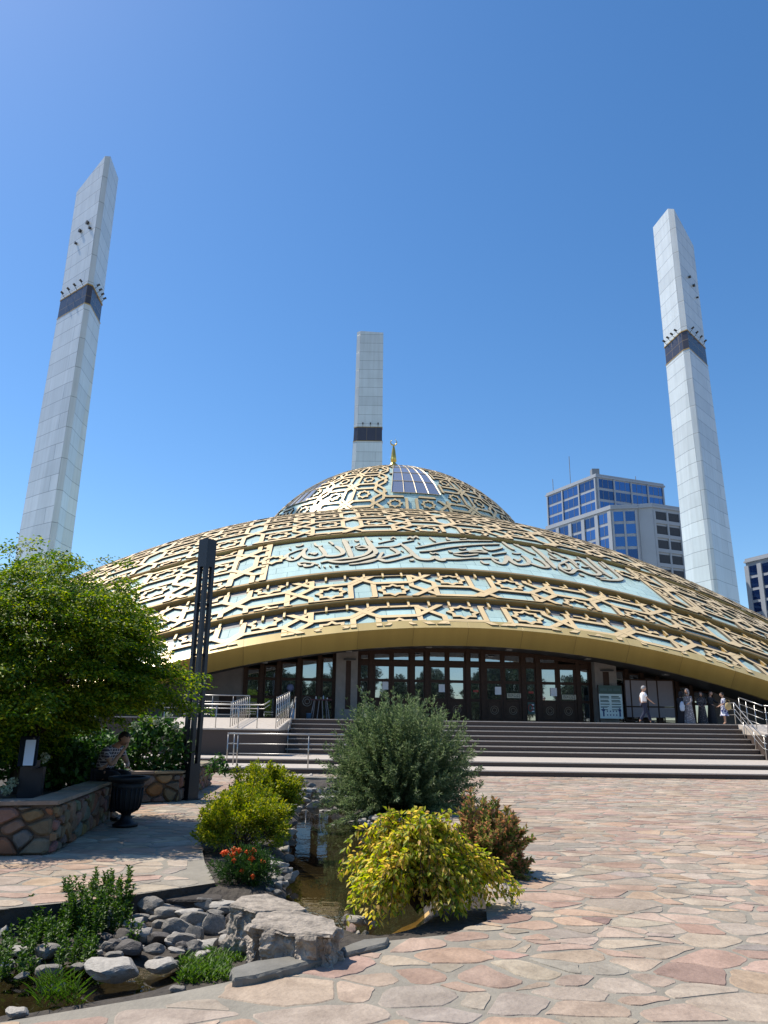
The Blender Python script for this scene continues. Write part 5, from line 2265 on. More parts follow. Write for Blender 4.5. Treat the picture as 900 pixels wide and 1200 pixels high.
def text(body, name, loc, size, mtl, parent, right, up, normal, align='CENTER', ext=.002):
    cu = bpy.data.curves.new(name, 'FONT')
    cu.body = body
    cu.size = size
    cu.align_x = align
    cu.align_y = 'CENTER'
    cu.extrude = ext
    cu.materials.append(mtl)
    tmp = bpy.data.objects.new(name + '_curve', cu)
    me = bpy.data.meshes.new_from_object(tmp)
    bpy.data.objects.remove(tmp)
    o = bpy.data.objects.new(name, me)
    COL.objects.link(o)
    r_, u_, n_ = Vector(right).normalized(), Vector(up).normalized(), Vector(normal).normalized()
    m_ = Matrix((r_, u_, n_)).transposed().to_4x4()
    m_.translation = Vector(loc) - (Vector(parent.location) if parent else Vector())
    o.parent = parent
    o.matrix_local = m_
    return o


RT, NV = (TT[0], TT[1], 0), (NN[0], NN[1], 0)
for (px_, py_, lab) in ((602, 815.3, 'tan entrance sign with dark letters on the first labelled door'), (666.5, 817, 'tan entrance sign with dark letters on the labelled door nearest the stone pillar')):
    s0, z0 = FAC(px_ - 8, py_ + 2.6, DF)
    s1, z1 = FAC(px_ + 8, py_ - 2.6, DF)
    mb = MB()
    c_ = B((s0 + s1) / 2, DF + .05, (z0 + z1) / 2)
    sg = empty('door_sign', lab, 'sign', c_)
    mb.bbox(s0, s1, DF + .043, DF + .058, z0, z1)
    mb.build('plate', M['sign_tan'], sg)
    text('ВХОД', 'lettering', B((s0 + s1) / 2, DF + .061, (z0 + z1) / 2), (z1 - z0) * S * .92, M['ink_dark'], sg, RT, (0, 0, 1), NV)
s0, z0 = FAC(618.5, 837, DF)
s1, z1 = FAC(626, 823, DF)
mb = MB()
mb.bbox(s0, s1, DF + .043, DF + .05, z0, z1)
po = mb.build('door_poster', M['board_head'])
tag(po, 'small green poster with a red emblem low on a side light between labelled doors', 'poster')
mb = MB()
sm, zm = FAC(621.5, 829.5, DF)
for r_ in (.11,):
    mb.tube([B(sm + r_ * math.cos(2 * PI * k / 14), DF + .055, zm + .16 * math.sin(2 * PI * k / 14)) for k in range(15)], .028, 4)
mb.build('emblem', M['red'], po)
mb = MB()
for q in (0, 1, 2):
    mb.bbox(s0 + .2, s1 - .03, DF + .05, DF + .053, z0 + .12 + q * .16, z0 + .17 + q * .16)
mb.build('print', M['paper'], po)
for (px_, py_) in ((622, 811.5), (557.5, 810)):
    s_, z_ = FAC(px_, py_, DF)
    mb = MB()
    mb.bbox(s_ - .13, s_ + .13, DF + .043, DF + .05, z_ - .05, z_ + .05)
    o = mb.build('door_sticker', M['red_sticker'] if 'red_sticker' in M else M['red'])
    tag(o, 'small red sticker on the %s side light pane' % ('farther' if px_ > 600 else 'nearer to the willow'), 'sticker')

# notice board in front of the right pillar
DB = 34.5
(s0, z1), (s1, _), (_, z0) = FAC(701, 803, DB), FAC(728, 802, DB), FAC(715, 842, DB)
bd = empty('notice_board', 'free standing pale green notice board with a dark header at the stone pillar', 'notice board', B((s0 + s1) / 2, DB, zB))
mb = MB()
mb.bbox(s0, s1, DB - .05, DB, z0, z1 - .42)
mb.build('board_face', M['board'], bd)
mb = MB()
mb.bbox(s0, s1, DB - .05, DB + .006, z1 - .42, z1)
hdr = mb.build('header', M['board_head'], bd)
mb = MB()
for q, (a_, b_) in enumerate(((.06, .36), (.42, .58), (.64, .94))):
    mb.bbox(s0 + (s1 - s0) * a_, s0 + (s1 - s0) * b_, DB + .006, DB + .010, z1 - .27, z1 - .15)
mb.build('header_print', M['ink'], hdr)
mb = MB()
rr = random.Random(4)
for cidx, (a_, b_) in enumerate(((.05, .45), (.53, .95))):
    zz_ = z1 - .52
    for k, hgt in enumerate((.05, .05, .0, .045, .045, .0, .05, .0, .03, .03, .0, .04)):
        if hgt:
            e = b_ - rr.uniform(0, .12)
            mb.bbox(s0 + (s1 - s0) * a_, s0 + (s1 - s0) * e, DB, DB + .004, zz_ - hgt, zz_)
            zz_ -= hgt + .022
        else:
            zz_ -= .05
mb.build('print', M['ink'], bd)
mb = MB()
for a_ in (.13, .83):
    x0_ = s0 + (s1 - s0) * a_
    mb.bbox(x0_, x0_ + .08, DB, DB + .005, z0 + .10, z0 + .34)
    mb.bbox(x0_ - .03, x0_ + .11, DB, DB + .005, z0 + .345, z0 + .46)
    mb.bbox(x0_ + .015, x0_ + .065, DB, DB + .005, z0 + .465, z0 + .53)
mb.build('pictogram', M['ink_blue'], bd)
mb = MB()
for k in range(4):
    for q in range(2):
        x0_ = s0 + (s1 - s0) * (.30 + .13 * k)
        mb.bbox(x0_, x0_ + .06, DB, DB + .005, z0 + .14 + q * .18, z0 + .20 + q * .18)
mb.build('small_pictogram', M['ink_blue'], bd)
for sx in (s0 - .03, s1):
    mb = MB()
    mb.bbox(sx, sx + .03, DB - .05, DB + .01, zB, z1 + .02)
    mb.build('leg', M['wood'], bd)

# partition of grey boards
DP = 34.1
pt = empty('partition', 'brown framed partition of mauve grey boards behind the walking man', 'partition', B(FAC(760, 800, DP)[0], DP, zB))
xs = [731.5, 738.5, 757.5, 769.5, 788.5]
for a_, b_ in zip(xs, xs[1:]):
    for z0_, z1_ in ((2.20, 2.68), (2.75, 4.02)):
        mb = MB()
        mb.bbox(FAC(a_, 800, DP)[0] + .03, FAC(b_, 800, DP)[0] - .03, DP - .03, DP, z0_, z1_)
        mb.build('board', M['partition'], pt)
for a_ in xs:
    mb = MB()
    s_ = FAC(a_, 800, DP)[0]
    mb.bbox(s_ - .03, s_ + .03, DP - .04, DP + .02, zB, 4.10)
    mb.build('frame_post', M['wood'], pt)
mb = MB()
for z_ in (zB + .12, 2.685, 4.03):
    mb.bbox(FAC(xs[0], 800, DP)[0] + .03, FAC(xs[-1], 800, DP)[0] - .03, DP - .035, DP + .015, z_, z_ + .06)
mb.build('frame_rail', M['wood'], pt)

# left porch: little table with bottles, hanging rack, bucket
tb = empty('side_table', 'small pale legged table with a red top against the left doors', 'table', B(*(FAC(375, 838, 34.3)[0], 34.3), zB))
sT, zT = FAC(375.5, 820, 34.3)
mb = MB()
mb.bbox(sT - .55, sT + .55, 34.1, 34.6, zT - .03, zT + .02)
mb.build('tabletop', mat('red_tabletop', (.12, .03, .03), .6), tb)
for dx, dd, sp in ((-.30, 34.5, -.16), (.30, 34.5, .16), (-.25, 34.2, -.1), (.25, 34.2, .1), (-.06, 34.5, -.08), (.08, 34.5, .06)):
    mb = MB()
    mb.tube([B(sT + dx, dd, zT - .03), B(sT + dx + sp, dd, zB)], .028, 6)
    mb.build('leg', M['partition'], tb)
for k, dx in enumerate((-.22, -.08, .02, .14, .24, .33)):
    mb = MB()
    hh = (.17, .20, .13, .22, .18, .10)[k]
    mb.lathe([(.035, 0), (.04, .02), (.04, hh * .7), (.015, hh * .85), (.015, hh)], B(sT + dx, 34.3, zT + .022), 10)
    o = mb.build('bottle', (M['paper'], M['stem'], M['straw'], M['bluegrey'], M['stem'], M['paper'])[k], smooth=True)
    tag(o, 'small bottle standing on the red topped side table', 'bottle', 'bottles on the side table')
sK, zK = FAC(362, 836, 34.5)
mb = MB()
c_ = B(sK, 34.5, zB)
mb.lathe([(.13, .0), (.16, .30), (.165, .32), (.15, .32)], c_, 14)
o = mb.build('bucket', mat('blue_bucket', (.06, .12, .20), .5), smooth=True)
tag(o, 'small dark blue bucket beside the side table', 'bucket')
rk = empty('coat_rack', 'thin standing rack with a blue bundle on top at the left doors', 'rack', B(FAC(340, 838, 34.3)[0], 34.3, zB))
sK = FAC(339.5, 820, 34.3)[0]
mb = MB()
mb.tube([B(sK, 34.3, zB), B(sK, 34.3, 3.42)], .02, 6)
mb.build('pole', M['steel'], rk)
mb = MB()
mb.lathe([(.05, -.2), (.18, -.1), (.21, .0), (.17, .14), (.05, .22)], B(sK, 34.3, FAC(340, 806, 34.3)[1]), 12)
mb.build('bundle', mat('blue_violet_bundle', (.13, .15, .26), .7, 0, .4, 12), rk, smooth=True)
mb = MB()
mb.lathe([(.17, 0), (.15, .3), (.08, .55), (.03, .62)], B(FAC(343, 837, 34.4)[0], 34.4, zB), 12)
mb.build('hung_cloth', M['bluegrey'], rk, smooth=True)

# ------------------------------------------------------------------ STEPS
stp = empty('entrance_steps', 'broad granite steps rising to the mosque platform across the plaza', 'steps', (5, 30, 0))
mb = MB()


def step(mb, x0, x1, y0, y1, z0, z1, nose=.03):
    mb.box(x0, x1, y0 + nose, y1, z0, z1 - .045, 1)
    mb.box(x0 - .001, x1 + .001, y0, y1, z1 - .042, z1, 0)


YS1, YS2, YF, YP = 27.85, 30.6, 35.4, 37.7
for k, (args) in enumerate(((-10.5, 26, YS1, YS2 + .1, -.05, .19), (-10.5, 26, YS2, YF + .1, .0, .37))):
    m_ = MB()
    step(m_, *args)
    m_.build('lower_step', [M['step_top'], M['granite']], stp)
NR = 7
rz = (PZ0 - .37) / NR
for k in range(NR):
    m_ = MB()
    y0_ = YF + (YP - YF) * k / (NR - 1)
    x1 = 17.05 + .0 * k
    y1_ = y0_ + (YP - YF) / (NR - 1) + .05 if k < NR - 1 else 60
    if k < NR - 1:
        step(m_, -4.25, x1, y0_, y1_, .30 if k == 0 else .37 + rz * k - .02, .37 + rz * (k + 1))
        m_.build('tread', [M['step_top'], M['granite']], stp)
    else:
        m_.box(-24, 34, y0_ + .03, 58, .30, PZ0 - .045, 1)
        m_.box(-24, 34, y0_, 58, PZ0 - .042, PZ0, 0)
        m_.build('platform', [M['step_top'], M['granite']], stp)

# left ramp: granite wall with a sloping lit floor
rmp = empty('ramp', 'granite sided access ramp left of the steps', 'ramp', (-6.3, 33.4, .36))
mb = MB()
XR0, XR1 = -9.6, -4.28
mb.box(XR0, XR1, 33.2, YP + .02, .31, 1.38, 0)
mb.build('ramp_wall', M['granite'], rmp)
mb = MB()
mb.hexa([(XR0, 33.15, 1.384), (XR1, 33.15, 1.384), (XR1, YP + .05, 1.384), (XR0, YP + .05, 1.384),
         (XR0, 33.15, 1.44), (XR1, 33.15, 1.44), (XR1, YP + .05, PZ0 + .004), (XR0, YP + .05, PZ0 + .004)])
mb.build('ramp_floor', M['step_top'], rmp)
rmp2 = empty('ramp', 'granite sided access ramp right of the steps behind steel rails', 'ramp', (19.5, 34.0, .36))
mb = MB()
mb.box(17.08, 26, 35.2, YP + .02, .31, 1.42, 0)
mb.build('ramp_wall', M['granite'], rmp2)
mb = MB()
mb.hexa([(17.08, 35.15, 1.424), (26, 35.15, 1.424), (26, YP + .05, 1.424), (17.08, YP + .05, 1.424),
         (17.08, 35.15, 1.48), (26, 35.15, 1.48), (26, YP + .05, PZ0 + .004), (17.08, YP + .05, PZ0 + .004)])
mb.build('ramp_floor', M['step_top'], rmp2)


def railing(name, lab, path, rails, posts_, r=.026, group=None):
    """path: polyline of base points; rails: heights; posts_: list of base points"""
    o = empty(name, lab, 'railing', path[0], group)
    for h_ in rails:
        mb = MB()
        mb.tube([(p[0], p[1], p[2] + h_) for p in path], r if h_ == max(rails) else r * .6, 8)
        mb.build('rail', M['steel'], o, smooth=True)
    for p in posts_:
        mb = MB()
        mb.tube([(p[0], p[1], p[2]), (p[0], p[1], p[2] + max(rails) - .01)], r * .8, 8)
        mb.build('post', M['steel'], o, smooth=True)
    return o


RR_ = (1.02, .86, .55, .25)
def zr(y_):
    return 1.44 + (PZ0 - 1.44) * (y_ - 33.15) / (YP - 33.15)


railing('railing', 'steel railing along the front edge of the left ramp', [(XR0, 33.35, 1.44), (-6.0, 33.35, 1.44), (-5.0, 33.35, 1.44), (-4.75, 33.35, 1.62)], (.98, .82),
        [(x, 33.35, 1.40) for x in (-9.2, -8.0, -7.0, -6.05, -5.25)])
railing('railing', 'steel railing running back along the inner side of the left ramp beside the steps',
        [(-4.45, 33.3, 1.46), (-4.45, YP, PZ0)], (1.25, 1.0, .75, .5, .25), [(-4.45, 33.35 + k * .62, zr(33.35 + k * .62) - .02) for k in range(8)])
railing('railing', 'steel railing across the back of the left ramp below the end wall',
        [(XR0, YP + .3, PZ0), (-6.4, YP + .3, PZ0)], (1.05, .75, .45, .15), [(x, YP + .3, PZ0) for x in (-9.3, -8.2, -7.2, -6.4)])
railing('railing', 'steel railing running down the middle of the left ramp in a tight row of posts',
        [(-6.45, 33.6, zr(33.6)), (-6.45, YP, PZ0)], (1.0, .7, .4), [(-6.45, 33.7 + k * .5, zr(33.7 + k * .5) - .02) for k in range(9)])
railing('handrail', 'steel handrail sloping down the left end of the steps', [(-4.15, YF - .2, .37), (-4.15, YF, .42), (-4.15, YP, PZ0), (-4.15, YP + .35, PZ0)], (1.0,),
        [(-4.15, YF - .15, .36), (-4.15, YP + .1, PZ0 - .02)])
railing('railing', 'low steel railing on the lower step partly hidden by the willow shrub', [(-5.35, 28.0, .19), (-.6, 28.0, .19)], (1.12, .78, .45),
        [(-5.05, 28.0, .18), (-2.55, 28.0, .18), (-.7, 28.0, .18)])
railing('railing', 'end frame of the low steel railing on the lower step', [(-5.40, 27.98, .19), (-5.40, 29.2, .19)], (1.12, .78), [(-5.40, 28.0, .18), (-5.40, 29.2, .18)])
xr = 17.0
railing('handrail', 'steel handrail sloping down the right end of the steps, nearest the frame edge',
        [(xr, YP + .6, PZ0), (xr, YP, PZ0), (xr, YF - .1, .42), (xr, YF - .5, .37)], (1.0, .7, .45), [(xr, YP + .05, PZ0 - .02), (xr, YF + 1.55, .36 + 3 * rz), (xr, YF + .6, .36 + rz), (xr, YF - .3, .36)])
railing('railing', 'steel railing with level bars on the right ramp', [(17.3, 35.4, 1.46), (25, 35.4, 1.46)], (1.25, .95, .65, .35), [(x, 35.4, 1.44) for x in (17.35, 18.3, 19.3, 20.3, 21.3)])
railing('railing', 'steel railing running back beside the right ramp', [(17.25, 35.45, 1.47), (17.25, YP, PZ0)], (1.25, .95, .65, .35), [(17.25, 36.2, 1.52), (17.25, 37.0, 1.7), (17.25, 37.7, PZ0 - .02)])


# ------------------------------------------------------------------ PEOPLE
def skin(name, J, E, mtl, parent, root=0, lvl=2):
    """one smooth surface grown round a skeleton: J = {key: (point, radius or (rx, ry))}"""
    keys = list(J)
    ix = {k: i for i, k in enumerate(keys)}
    off = Vector()
    p = parent
    while p is not None:
        off += Vector(p.location)
        p = p.parent
    me = bpy.data.meshes.new(name)
    me.from_pydata([tuple(Vector(J[k][0]) - off) for k in keys], [(ix[a], ix[b]) for a, b in E], [])
    o = bpy.data.objects.new(name, me)
    COL.objects.link(o)
    o.parent = parent
    me.materials.append(mtl)
    m_ = o.modifiers.new('Skin', 'SKIN')
    m_.use_smooth_shade = True
    sl = me.skin_vertices[0].data
    for k in keys:
        r_ = J[k][1]
        sl[ix[k]].radius = (r_, r_) if not isinstance(r_, tuple) else r_
        sl[ix[k]].use_root = False
    sl[ix[root] if root in ix else 0].use_root = True
    s_ = o.modifiers.new('Sub', 'SUBSURF')
    s_.levels = s_.render_levels = lvl
    return o


def head_mesh(name, c, fw, mtl, parent, r=.105, hair=None, hair_name='hair', tilt=0.0):
    """a head with brow, nose, chin, ears; fw = facing direction"""
    bm = bmesh.new()
    bmesh.ops.create_icosphere(bm, subdivisions=3, radius=1)
    for v in bm.verts:
        x, y_, z = v.co                       # x: side, y: front, z: up
        y2 = y_ * 1.16
        x2 = x * .78
        z2 = z * 1.18
        if z < -.2:
            x2 *= 1 + .35 * (z + .2)
            y2 = y2 * (1 + .12 * (z + .2)) + .10 * (-.2 - z)
        if y_ > .5 and abs(x) < .25 and -.32 < z < .12:
            y2 += .22 * (1 - abs(x) / .25) * (1 - abs(z + .12) / .25 if z < .12 else 0)
        if y_ > .5 and .08 < abs(x) < .55 and .02 < z < .28:
            y2 -= .07
        if y_ > .6 and abs(x) < .3 and -.55 < z < -.42:
            y2 += .04
        if abs(x) > .9 and abs(z) < .25 and -.25 < y_ < .2:
            x2 *= 1.18
        v.co = (x2, y2, z2)
    f = Vector((fw[0], fw[1], 0)).normalized()
    sd_ = Vector((f.y, -f.x, 0))
    up = Vector((0, 0, 1))
    f2 = (f * math.cos(tilt) - up * math.sin(tilt))
    u2 = sd_.cross(f2)
    for v in bm.verts:
        v.co = (sd_ * v.co.x + f2 * v.co.y + u2 * v.co.z) * r + Vector(c)
    off = Vector()
    p = parent
    while p is not None:
        off += Vector(p.location)
        p = p.parent
    for v in bm.verts:
        v.co -= off
    me = bpy.data.meshes.new(name)
    bm.to_mesh(me)
    bm.free()
    me.polygons.foreach_set('use_smooth', [True] * len(me.polygons))
    me.materials.append(mtl)
    o = bpy.data.objects.new(name, me)
    COL.objects.link(o)
    o.parent = parent
    if hair:
        bm = bmesh.new()
        bmesh.ops.create_icosphere(bm, subdivisions=3, radius=1)
        dl = [v for v in bm.verts if (v.co.y > .25 and v.co.z < .45) or v.co.z < -.45]
        bmesh.ops.delete(bm, geom=dl, context='VERTS')
        for v in bm.verts:
            x, y_, z = v.co
            q = Vector((x * .86, y_ * 1.20 - .03, z * 1.24 + .03))
            v.co = (sd_ * q.x + f2 * q.y + u2 * q.z) * r * 1.02 + Vector(c) - off
        me = bpy.data.meshes.new(hair_name)
        bm.to_mesh(me)
        bm.free()
        me.polygons.foreach_set('use_smooth', [True] * len(me.polygons))
        me.materials.append(hair)
        h_ = bpy.data.objects.new(hair_name, me)
        COL.objects.link(h_)
        h_.parent = parent
        sm = h_.modifiers.new('Solid', 'SOLIDIFY')
        sm.thickness = .012
    return o


def hand(J, E, key, wrist, d, r=.022, side=(0, 1, 0), curl=.35):
    """palm and five fingers as chains on the body's own skeleton"""
    d = Vector(d).normalized()
    s_ = Vector(side).normalized()
    n_ = d.cross(s_)
    w = Vector(wrist)
    pk = key + 'p'
    J[pk] = (w + d * .055, (.030, .016))
    E.append((key, pk))
    for i, (o_, ln) in enumerate(((-.030, .060), (-.011, .072), (.010, .068), (.028, .052))):
        a = w + d * .090 + s_ * o_
        b_ = a + (d * .6 * ln) + n_ * curl * ln * .4
        c_ = b_ + d * .4 * ln + n_ * curl * ln
        J[pk + 'a%d' % i] = (a, .0095)
        J[pk + 'b%d' % i] = (b_, .0085)
        J[pk + 'c%d' % i] = (c_, .0075)
        E += [(pk, pk + 'a%d' % i), (pk + 'a%d' % i, pk + 'b%d' % i), (pk + 'b%d' % i, pk + 'c%d' % i)]
    t0 = w + d * .03 - s_ * .034
    t1 = t0 + d * .04 - s_ * .018 + n_ * .012
    J[pk + 't0'] = (t0, .0105)
    J[pk + 't1'] = (t1, .009)
    E += [(key, pk + 't0'), (pk + 't0', pk + 't1')]


def walking_man(base, face=(1, 0)):
    """mid-stride, white T-shirt, dark jeans, grey hair"""
    o = empty('person', 'grey haired man in white T-shirt and dark jeans walking past the partition', 'person', base)
    f = Vector((face[0], face[1], 0)).normalized()
    l = Vector((-f.y, f.x, 0))
    b = Vector(base)
    def P(fx, lx, z):
        return b + f * fx + l * lx + Vector((0, 0, z))
    J, E = {}, []
    J['pel'] = (P(0, 0, .93), (.145, .105))
    J['bel'] = (P(.01, 0, 1.10), (.148, .115))
    J['che'] = (P(.01, 0, 1.30), (.165, .115))
    J['nk0'] = (P(.0, 0, 1.44), (.085, .075))
    J['nk1'] = (P(.02, 0, 1.53), .053)
    J['hd'] = (P(.035, 0, 1.60), .06)
    E += [('pel', 'bel'), ('bel', 'che'), ('che', 'nk0'), ('nk0', 'nk1'), ('nk1', 'hd')]
    arms = {'r': (-1, [(0, -.20, 1.40), (.14, -.25, 1.16), (.36, -.22, .985)]), 'l': (1, [(0, .20, 1.40), (-.10, .25, 1.14), (-.04, .24, .90)])}
    for k, (sg, pts) in arms.items():
        J[k + 's'] = (P(*pts[0]), .062)
        J[k + 'e'] = (P(*pts[1]), .043)
        J[k + 'w'] = (P(*pts[2]), .028)
        E += [('che', k + 's'), (k + 's', k + 'e'), (k + 'e', k + 'w')]
        hand(J, E, k + 'w', P(*pts[2]), P(*pts[2]) - P(*pts[1]), side=tuple(f.cross(Vector((0, 0, 1)))) if abs(f.x) < .1 else (0, 1, 0))
    legs = {'R': [(.0, -.09, .88), (-.02, -.09, .49), (-.26, -.10, .13), (-.28, -.10, .075), (-.13, -.11, .035)],
            'L': [(.0, .09, .88), (.20, .10, .50), (.31, .10, .10), (.31, .10, .06), (.47, .11, .04)]}
    for k, pts in legs.items():
        for q, rad_ in zip(range(5), (.098, .060, .042, .045, .035)):
            J[k + str(q)] = (P(*pts[q]), rad_)
        E += [('pel', k + '0')] + [(k + str(q), k + str(q + 1)) for q in range(4)]
    skin('body', J, E, M['skin'], o, 'pel')
    head_mesh('head', P(.05, 0, 1.655), f, M['skin'], o, .104, M['hair_grey'])
    # shirt
    J2 = {'a': (P(0, 0, .90), (.172, .135)), 'b': (P(.01, 0, 1.10), (.176, .142)), 'c': (P(.01, 0, 1.30), (.190, .140)), 'd': (P(0, 0, 1.42), (.12, .10)), 'e': (P(.01, 0, 1.47), (.075, .07)),
          'rs': (P(0, -.20, 1.39), .082), 're': (P(.09, -.24, 1.235), .072), 'ls': (P(0, .20, 1.39), .082), 'le': (P(-.06, .24, 1.22), .072)}
    skin('shirt', J2, [('a', 'b'), ('b', 'c'), ('c', 'd'), ('d', 'e'), ('c', 'rs'), ('rs', 're'), ('c', 'ls'), ('ls', 'le')], M['white_cloth'], o, 'a')
    J3 = {'p': (P(0, 0, .96), (.160, .122))}
    E3 = []
    for k, pts in legs.items():
        for q, rad_ in zip(range(3), (.112, .082, .070)):
            J3[k + str(q)] = (P(*pts[q]), rad_)
        E3 += [('p', k + '0'), (k + '0', k + '1'), (k + '1', k + '2')]
    skin('trousers', J3, E3, M['jeans'], o, 'p')
    for k, pts in legs.items():
        skin('shoe', {0: (P(*pts[3]) - f * .03, .066), 1: (P(*pts[3]) + f * .05 + Vector((0, 0, -.01)), .062), 2: (P(*pts[4]) + f * .035, .050)}, [(0, 1), (1, 2)], M['shoe'], o, 0)
    return o


def robed(base, face, lab, dress, height=1.62, scarf=None, arms=None, head_col=None, skirt_len=0., lean=0.):
    """standing woman in a long dress; scarf covers the hair"""
    o = empty('person', lab, 'person', base)
    f = Vector((face[0], face[1], 0)).normalized()
    l = Vector((-f.y, f.x, 0))
    b = Vector(base)
    k = height / 1.68
    def P(fx, lx, z):
        return b + (f * fx + l * lx + Vector((0, 0, z))) * k
    J, E = {}, []
    J['pel'] = (P(0, 0, .90), (.13, .10))
    J['che'] = (P(.01, 0, 1.24), (.14, .10))
    J['nk0'] = (P(0, 0, 1.38), (.07, .06))
    J['nk1'] = (P(.02, 0, 1.46), .046)
    J['hd'] = (P(.03, 0, 1.53), .055)
    E += [('pel', 'che'), ('che', 'nk0'), ('nk0', 'nk1'), ('nk1', 'hd')]
    A = arms or {'r': [(0, -.17, 1.33), (.06, -.21, 1.08), (.22, -.14, .98)], 'l': [(0, .17, 1.33), (.05, .21, 1.08), (.22, .14, .98)]}
    for kk, pts in A.items():
        for q, r_ in zip(range(3), (.052, .037, .024)):
            J[kk + str(q)] = (P(*pts[q]), r_)
        E += [('che', kk + '0'), (kk + '0', kk + '1'), (kk + '1', kk + '2')]
        hand(J, E, kk + '2', P(*pts[2]), P(*pts[2]) - P(*pts[1]), side=tuple(l))
    for kk, sg in (('R', -1), ('L', 1)):
        for q, (pt, r_) in enumerate((((0, .08 * sg, .86), .085), ((.01, .08 * sg, .47), .052), ((0, .08 * sg, .09), .036), ((.10, .085 * sg, .035), .032))):
            J[kk + str(q)] = (P(*pt), r_)
        E += [('pel', kk + '0'), (kk + '0', kk + '1'), (kk + '1', kk + '2'), (kk + '2', kk + '3')]
    skin('body', J, E, head_col or M['skin'], o, 'pel')
    head_mesh('head', P(.045, 0, 1.575), f, M['skin'], o, .098 * k, None if scarf else M['hair_dark'])
    # skirt with soft folds
    mb = MB()
    seg = 28
    prof = [(.265, .03 + skirt_len), (.255, .2 + skirt_len * .8), (.215, .55), (.185, .82), (.165, .98), (.15, 1.08)]
    base_i = len(mb.v)
    for (r_, z) in prof:
        for q in range(seg):
            a = 2 * PI * q / seg
            rr_ = r_ * (1 + .07 * math.cos(7 * a + z) * (1.1 - z)) * k
            mb.v.append(tuple(b + f * (math.cos(a) * rr_ * .85) + l * (math.sin(a) * rr_) + Vector((0, 0, z * k))))
    for i in range(len(prof) - 1):
        for q in range(seg):
            q2 = (q + 1) % seg
            mb.f.append((base_i + i * seg + q, base_i + i * seg + q2, base_i + (i + 1) * seg + q2, base_i + (i + 1) * seg + q))
            mb.mi.append(0)
            mb.uv.append(None)
    mb.build('skirt', dress, o, smooth=True)
    J2 = {'a': (P(0, 0, .98), (.150, .125)), 'c': (P(.01, 0, 1.22), (.162, .125)), 'd': (P(0, 0, 1.34), (.11, .09)), 'e': (P(.01, 0, 1.39), (.07, .062))}
    E2 = [('a', 'c'), ('c', 'd'), ('d', 'e')]
    for kk, pts in A.items():
        J2[kk + '0'] = (P(*pts[0]), .07)
        J2[kk + '1'] = (P(*pts[1]), .056)
        E2 += [('c', kk + '0'), (kk + '0', kk + '1')]
        if skirt_len < .2:
            w_ = Vector(pts[1]).lerp(Vector(pts[2]), .8)
            J2[kk + '2'] = (P(*w_), .046)
            E2.append((kk + '1', kk + '2'))
    skin('bodice', J2, E2, dress, o, 'a')
    if scarf:
        bm = bmesh.new()
        bmesh.ops.create_icosphere(bm, subdivisions=3, radius=1)
        bmesh.ops.delete(bm, geom=[v for v in bm.verts if v.co.y > .62 and abs(v.co.x) < .55 and -.62 < v.co.z < .55], context='VERTS')
        off = b
        for v in bm.verts:
            x, y_, z = v.co
            w_ = 1 + max(0, -z - .2) * .75
            q = Vector((x * .95 * w_, y_ * 1.22 - .05, z * (1.28 if z > 0 else 1.75)))
            v.co = (l * q.x + f * q.y + Vector((0, 0, q.z))) * .108 * k + P(.045, 0, 1.575) - off
        me = bpy.data.meshes.new('headscarf')
        bm.to_mesh(me)
        bm.free()
        me.polygons.foreach_set('use_smooth', [True] * len(me.polygons))
        me.materials.append(scarf)
        h_ = bpy.data.objects.new('headscarf', me)
        COL.objects.link(h_)
        h_.parent = o
        sm = h_.modifiers.new('Solid', 'SOLIDIFY')
        sm.thickness = .01
    return o


def on_platform(px_, Y):
    p = AT(px_, 846, Y)
    return Vector((p.x, Y, PZ0 + .002))


walking_man(on_platform(756, 38.35), (1, -.03))
p1 = on_platform(808.5, 41.6)
robed(p1, (-.8, -.6), 'woman in a long speckled grey dress and headscarf facing a person in the dark', M['dress_a'], 1.78, M['dress_a'])
p2 = on_platform(800, 41.9)
robed(p2, (.6, .5), 'person in dark clothes standing close to the woman in the speckled grey dress', M['dark_cloth'], 1.66, M['dark_cloth'])
mb = MB()
cbg = on_platform(801, 41.4)
mb.lathe([(.09, 0), (.14, .06), (.15, .25), (.10, .42), (.03, .50)], (cbg.x, 41.4, PZ0 + .66), 14, sx=.9, sy=.5)
o = mb.build('bag', M['bluegrey'], smooth=True)
tag(o, 'light blue bag hanging by the woman in the speckled grey dress', 'bag')
p3 = on_platform(824, 42.2)
robed(p3, (-.3, -.9), 'woman in a long dark patterned robe standing in the shade of the arch', M['dress_b'], 1.66, M['dress_b'])
p4 = on_platform(835, 42.5)
robed(p4, (.5, -.8), 'dark haired person in black reaching out towards the woman with the straw bag', M['dark_cloth'], 1.74, None,
      {'r': [(0, -.17, 1.33), (.06, -.21, 1.08), (.22, -.14, .98)], 'l': [(0, .17, 1.33), (.14, .24, 1.14), (.40, .20, 1.06)]})
p5 = on_platform(850, 40.9)
robed(p5, (-.9, .2), 'woman in a white and blue patterned knee length dress with a straw bag', M['dress_c'], 1.60, None, None, None, .42)
mb = MB()
c5 = on_platform(855.5, 40.6)
mb.lathe([(.06, 0), (.15, .06), (.17, .20), (.14, .33), (.05, .38)], (c5.x, 40.62, PZ0 + .72), 16, sx=1, sy=.45)
mb.tube([(c5.x - .12, 40.62, PZ0 + 1.02), (c5.x - .06, 40.66, PZ0 + 1.25), (c5.x + .08, 40.64, PZ0 + 1.22), (c5.x + .12, 40.62, PZ0 + 1.02)], .012, 6)
o = mb.build('bag', M['straw'], smooth=True)
tag(o, 'round straw bag on the arm of the woman in the white and blue dress', 'bag')

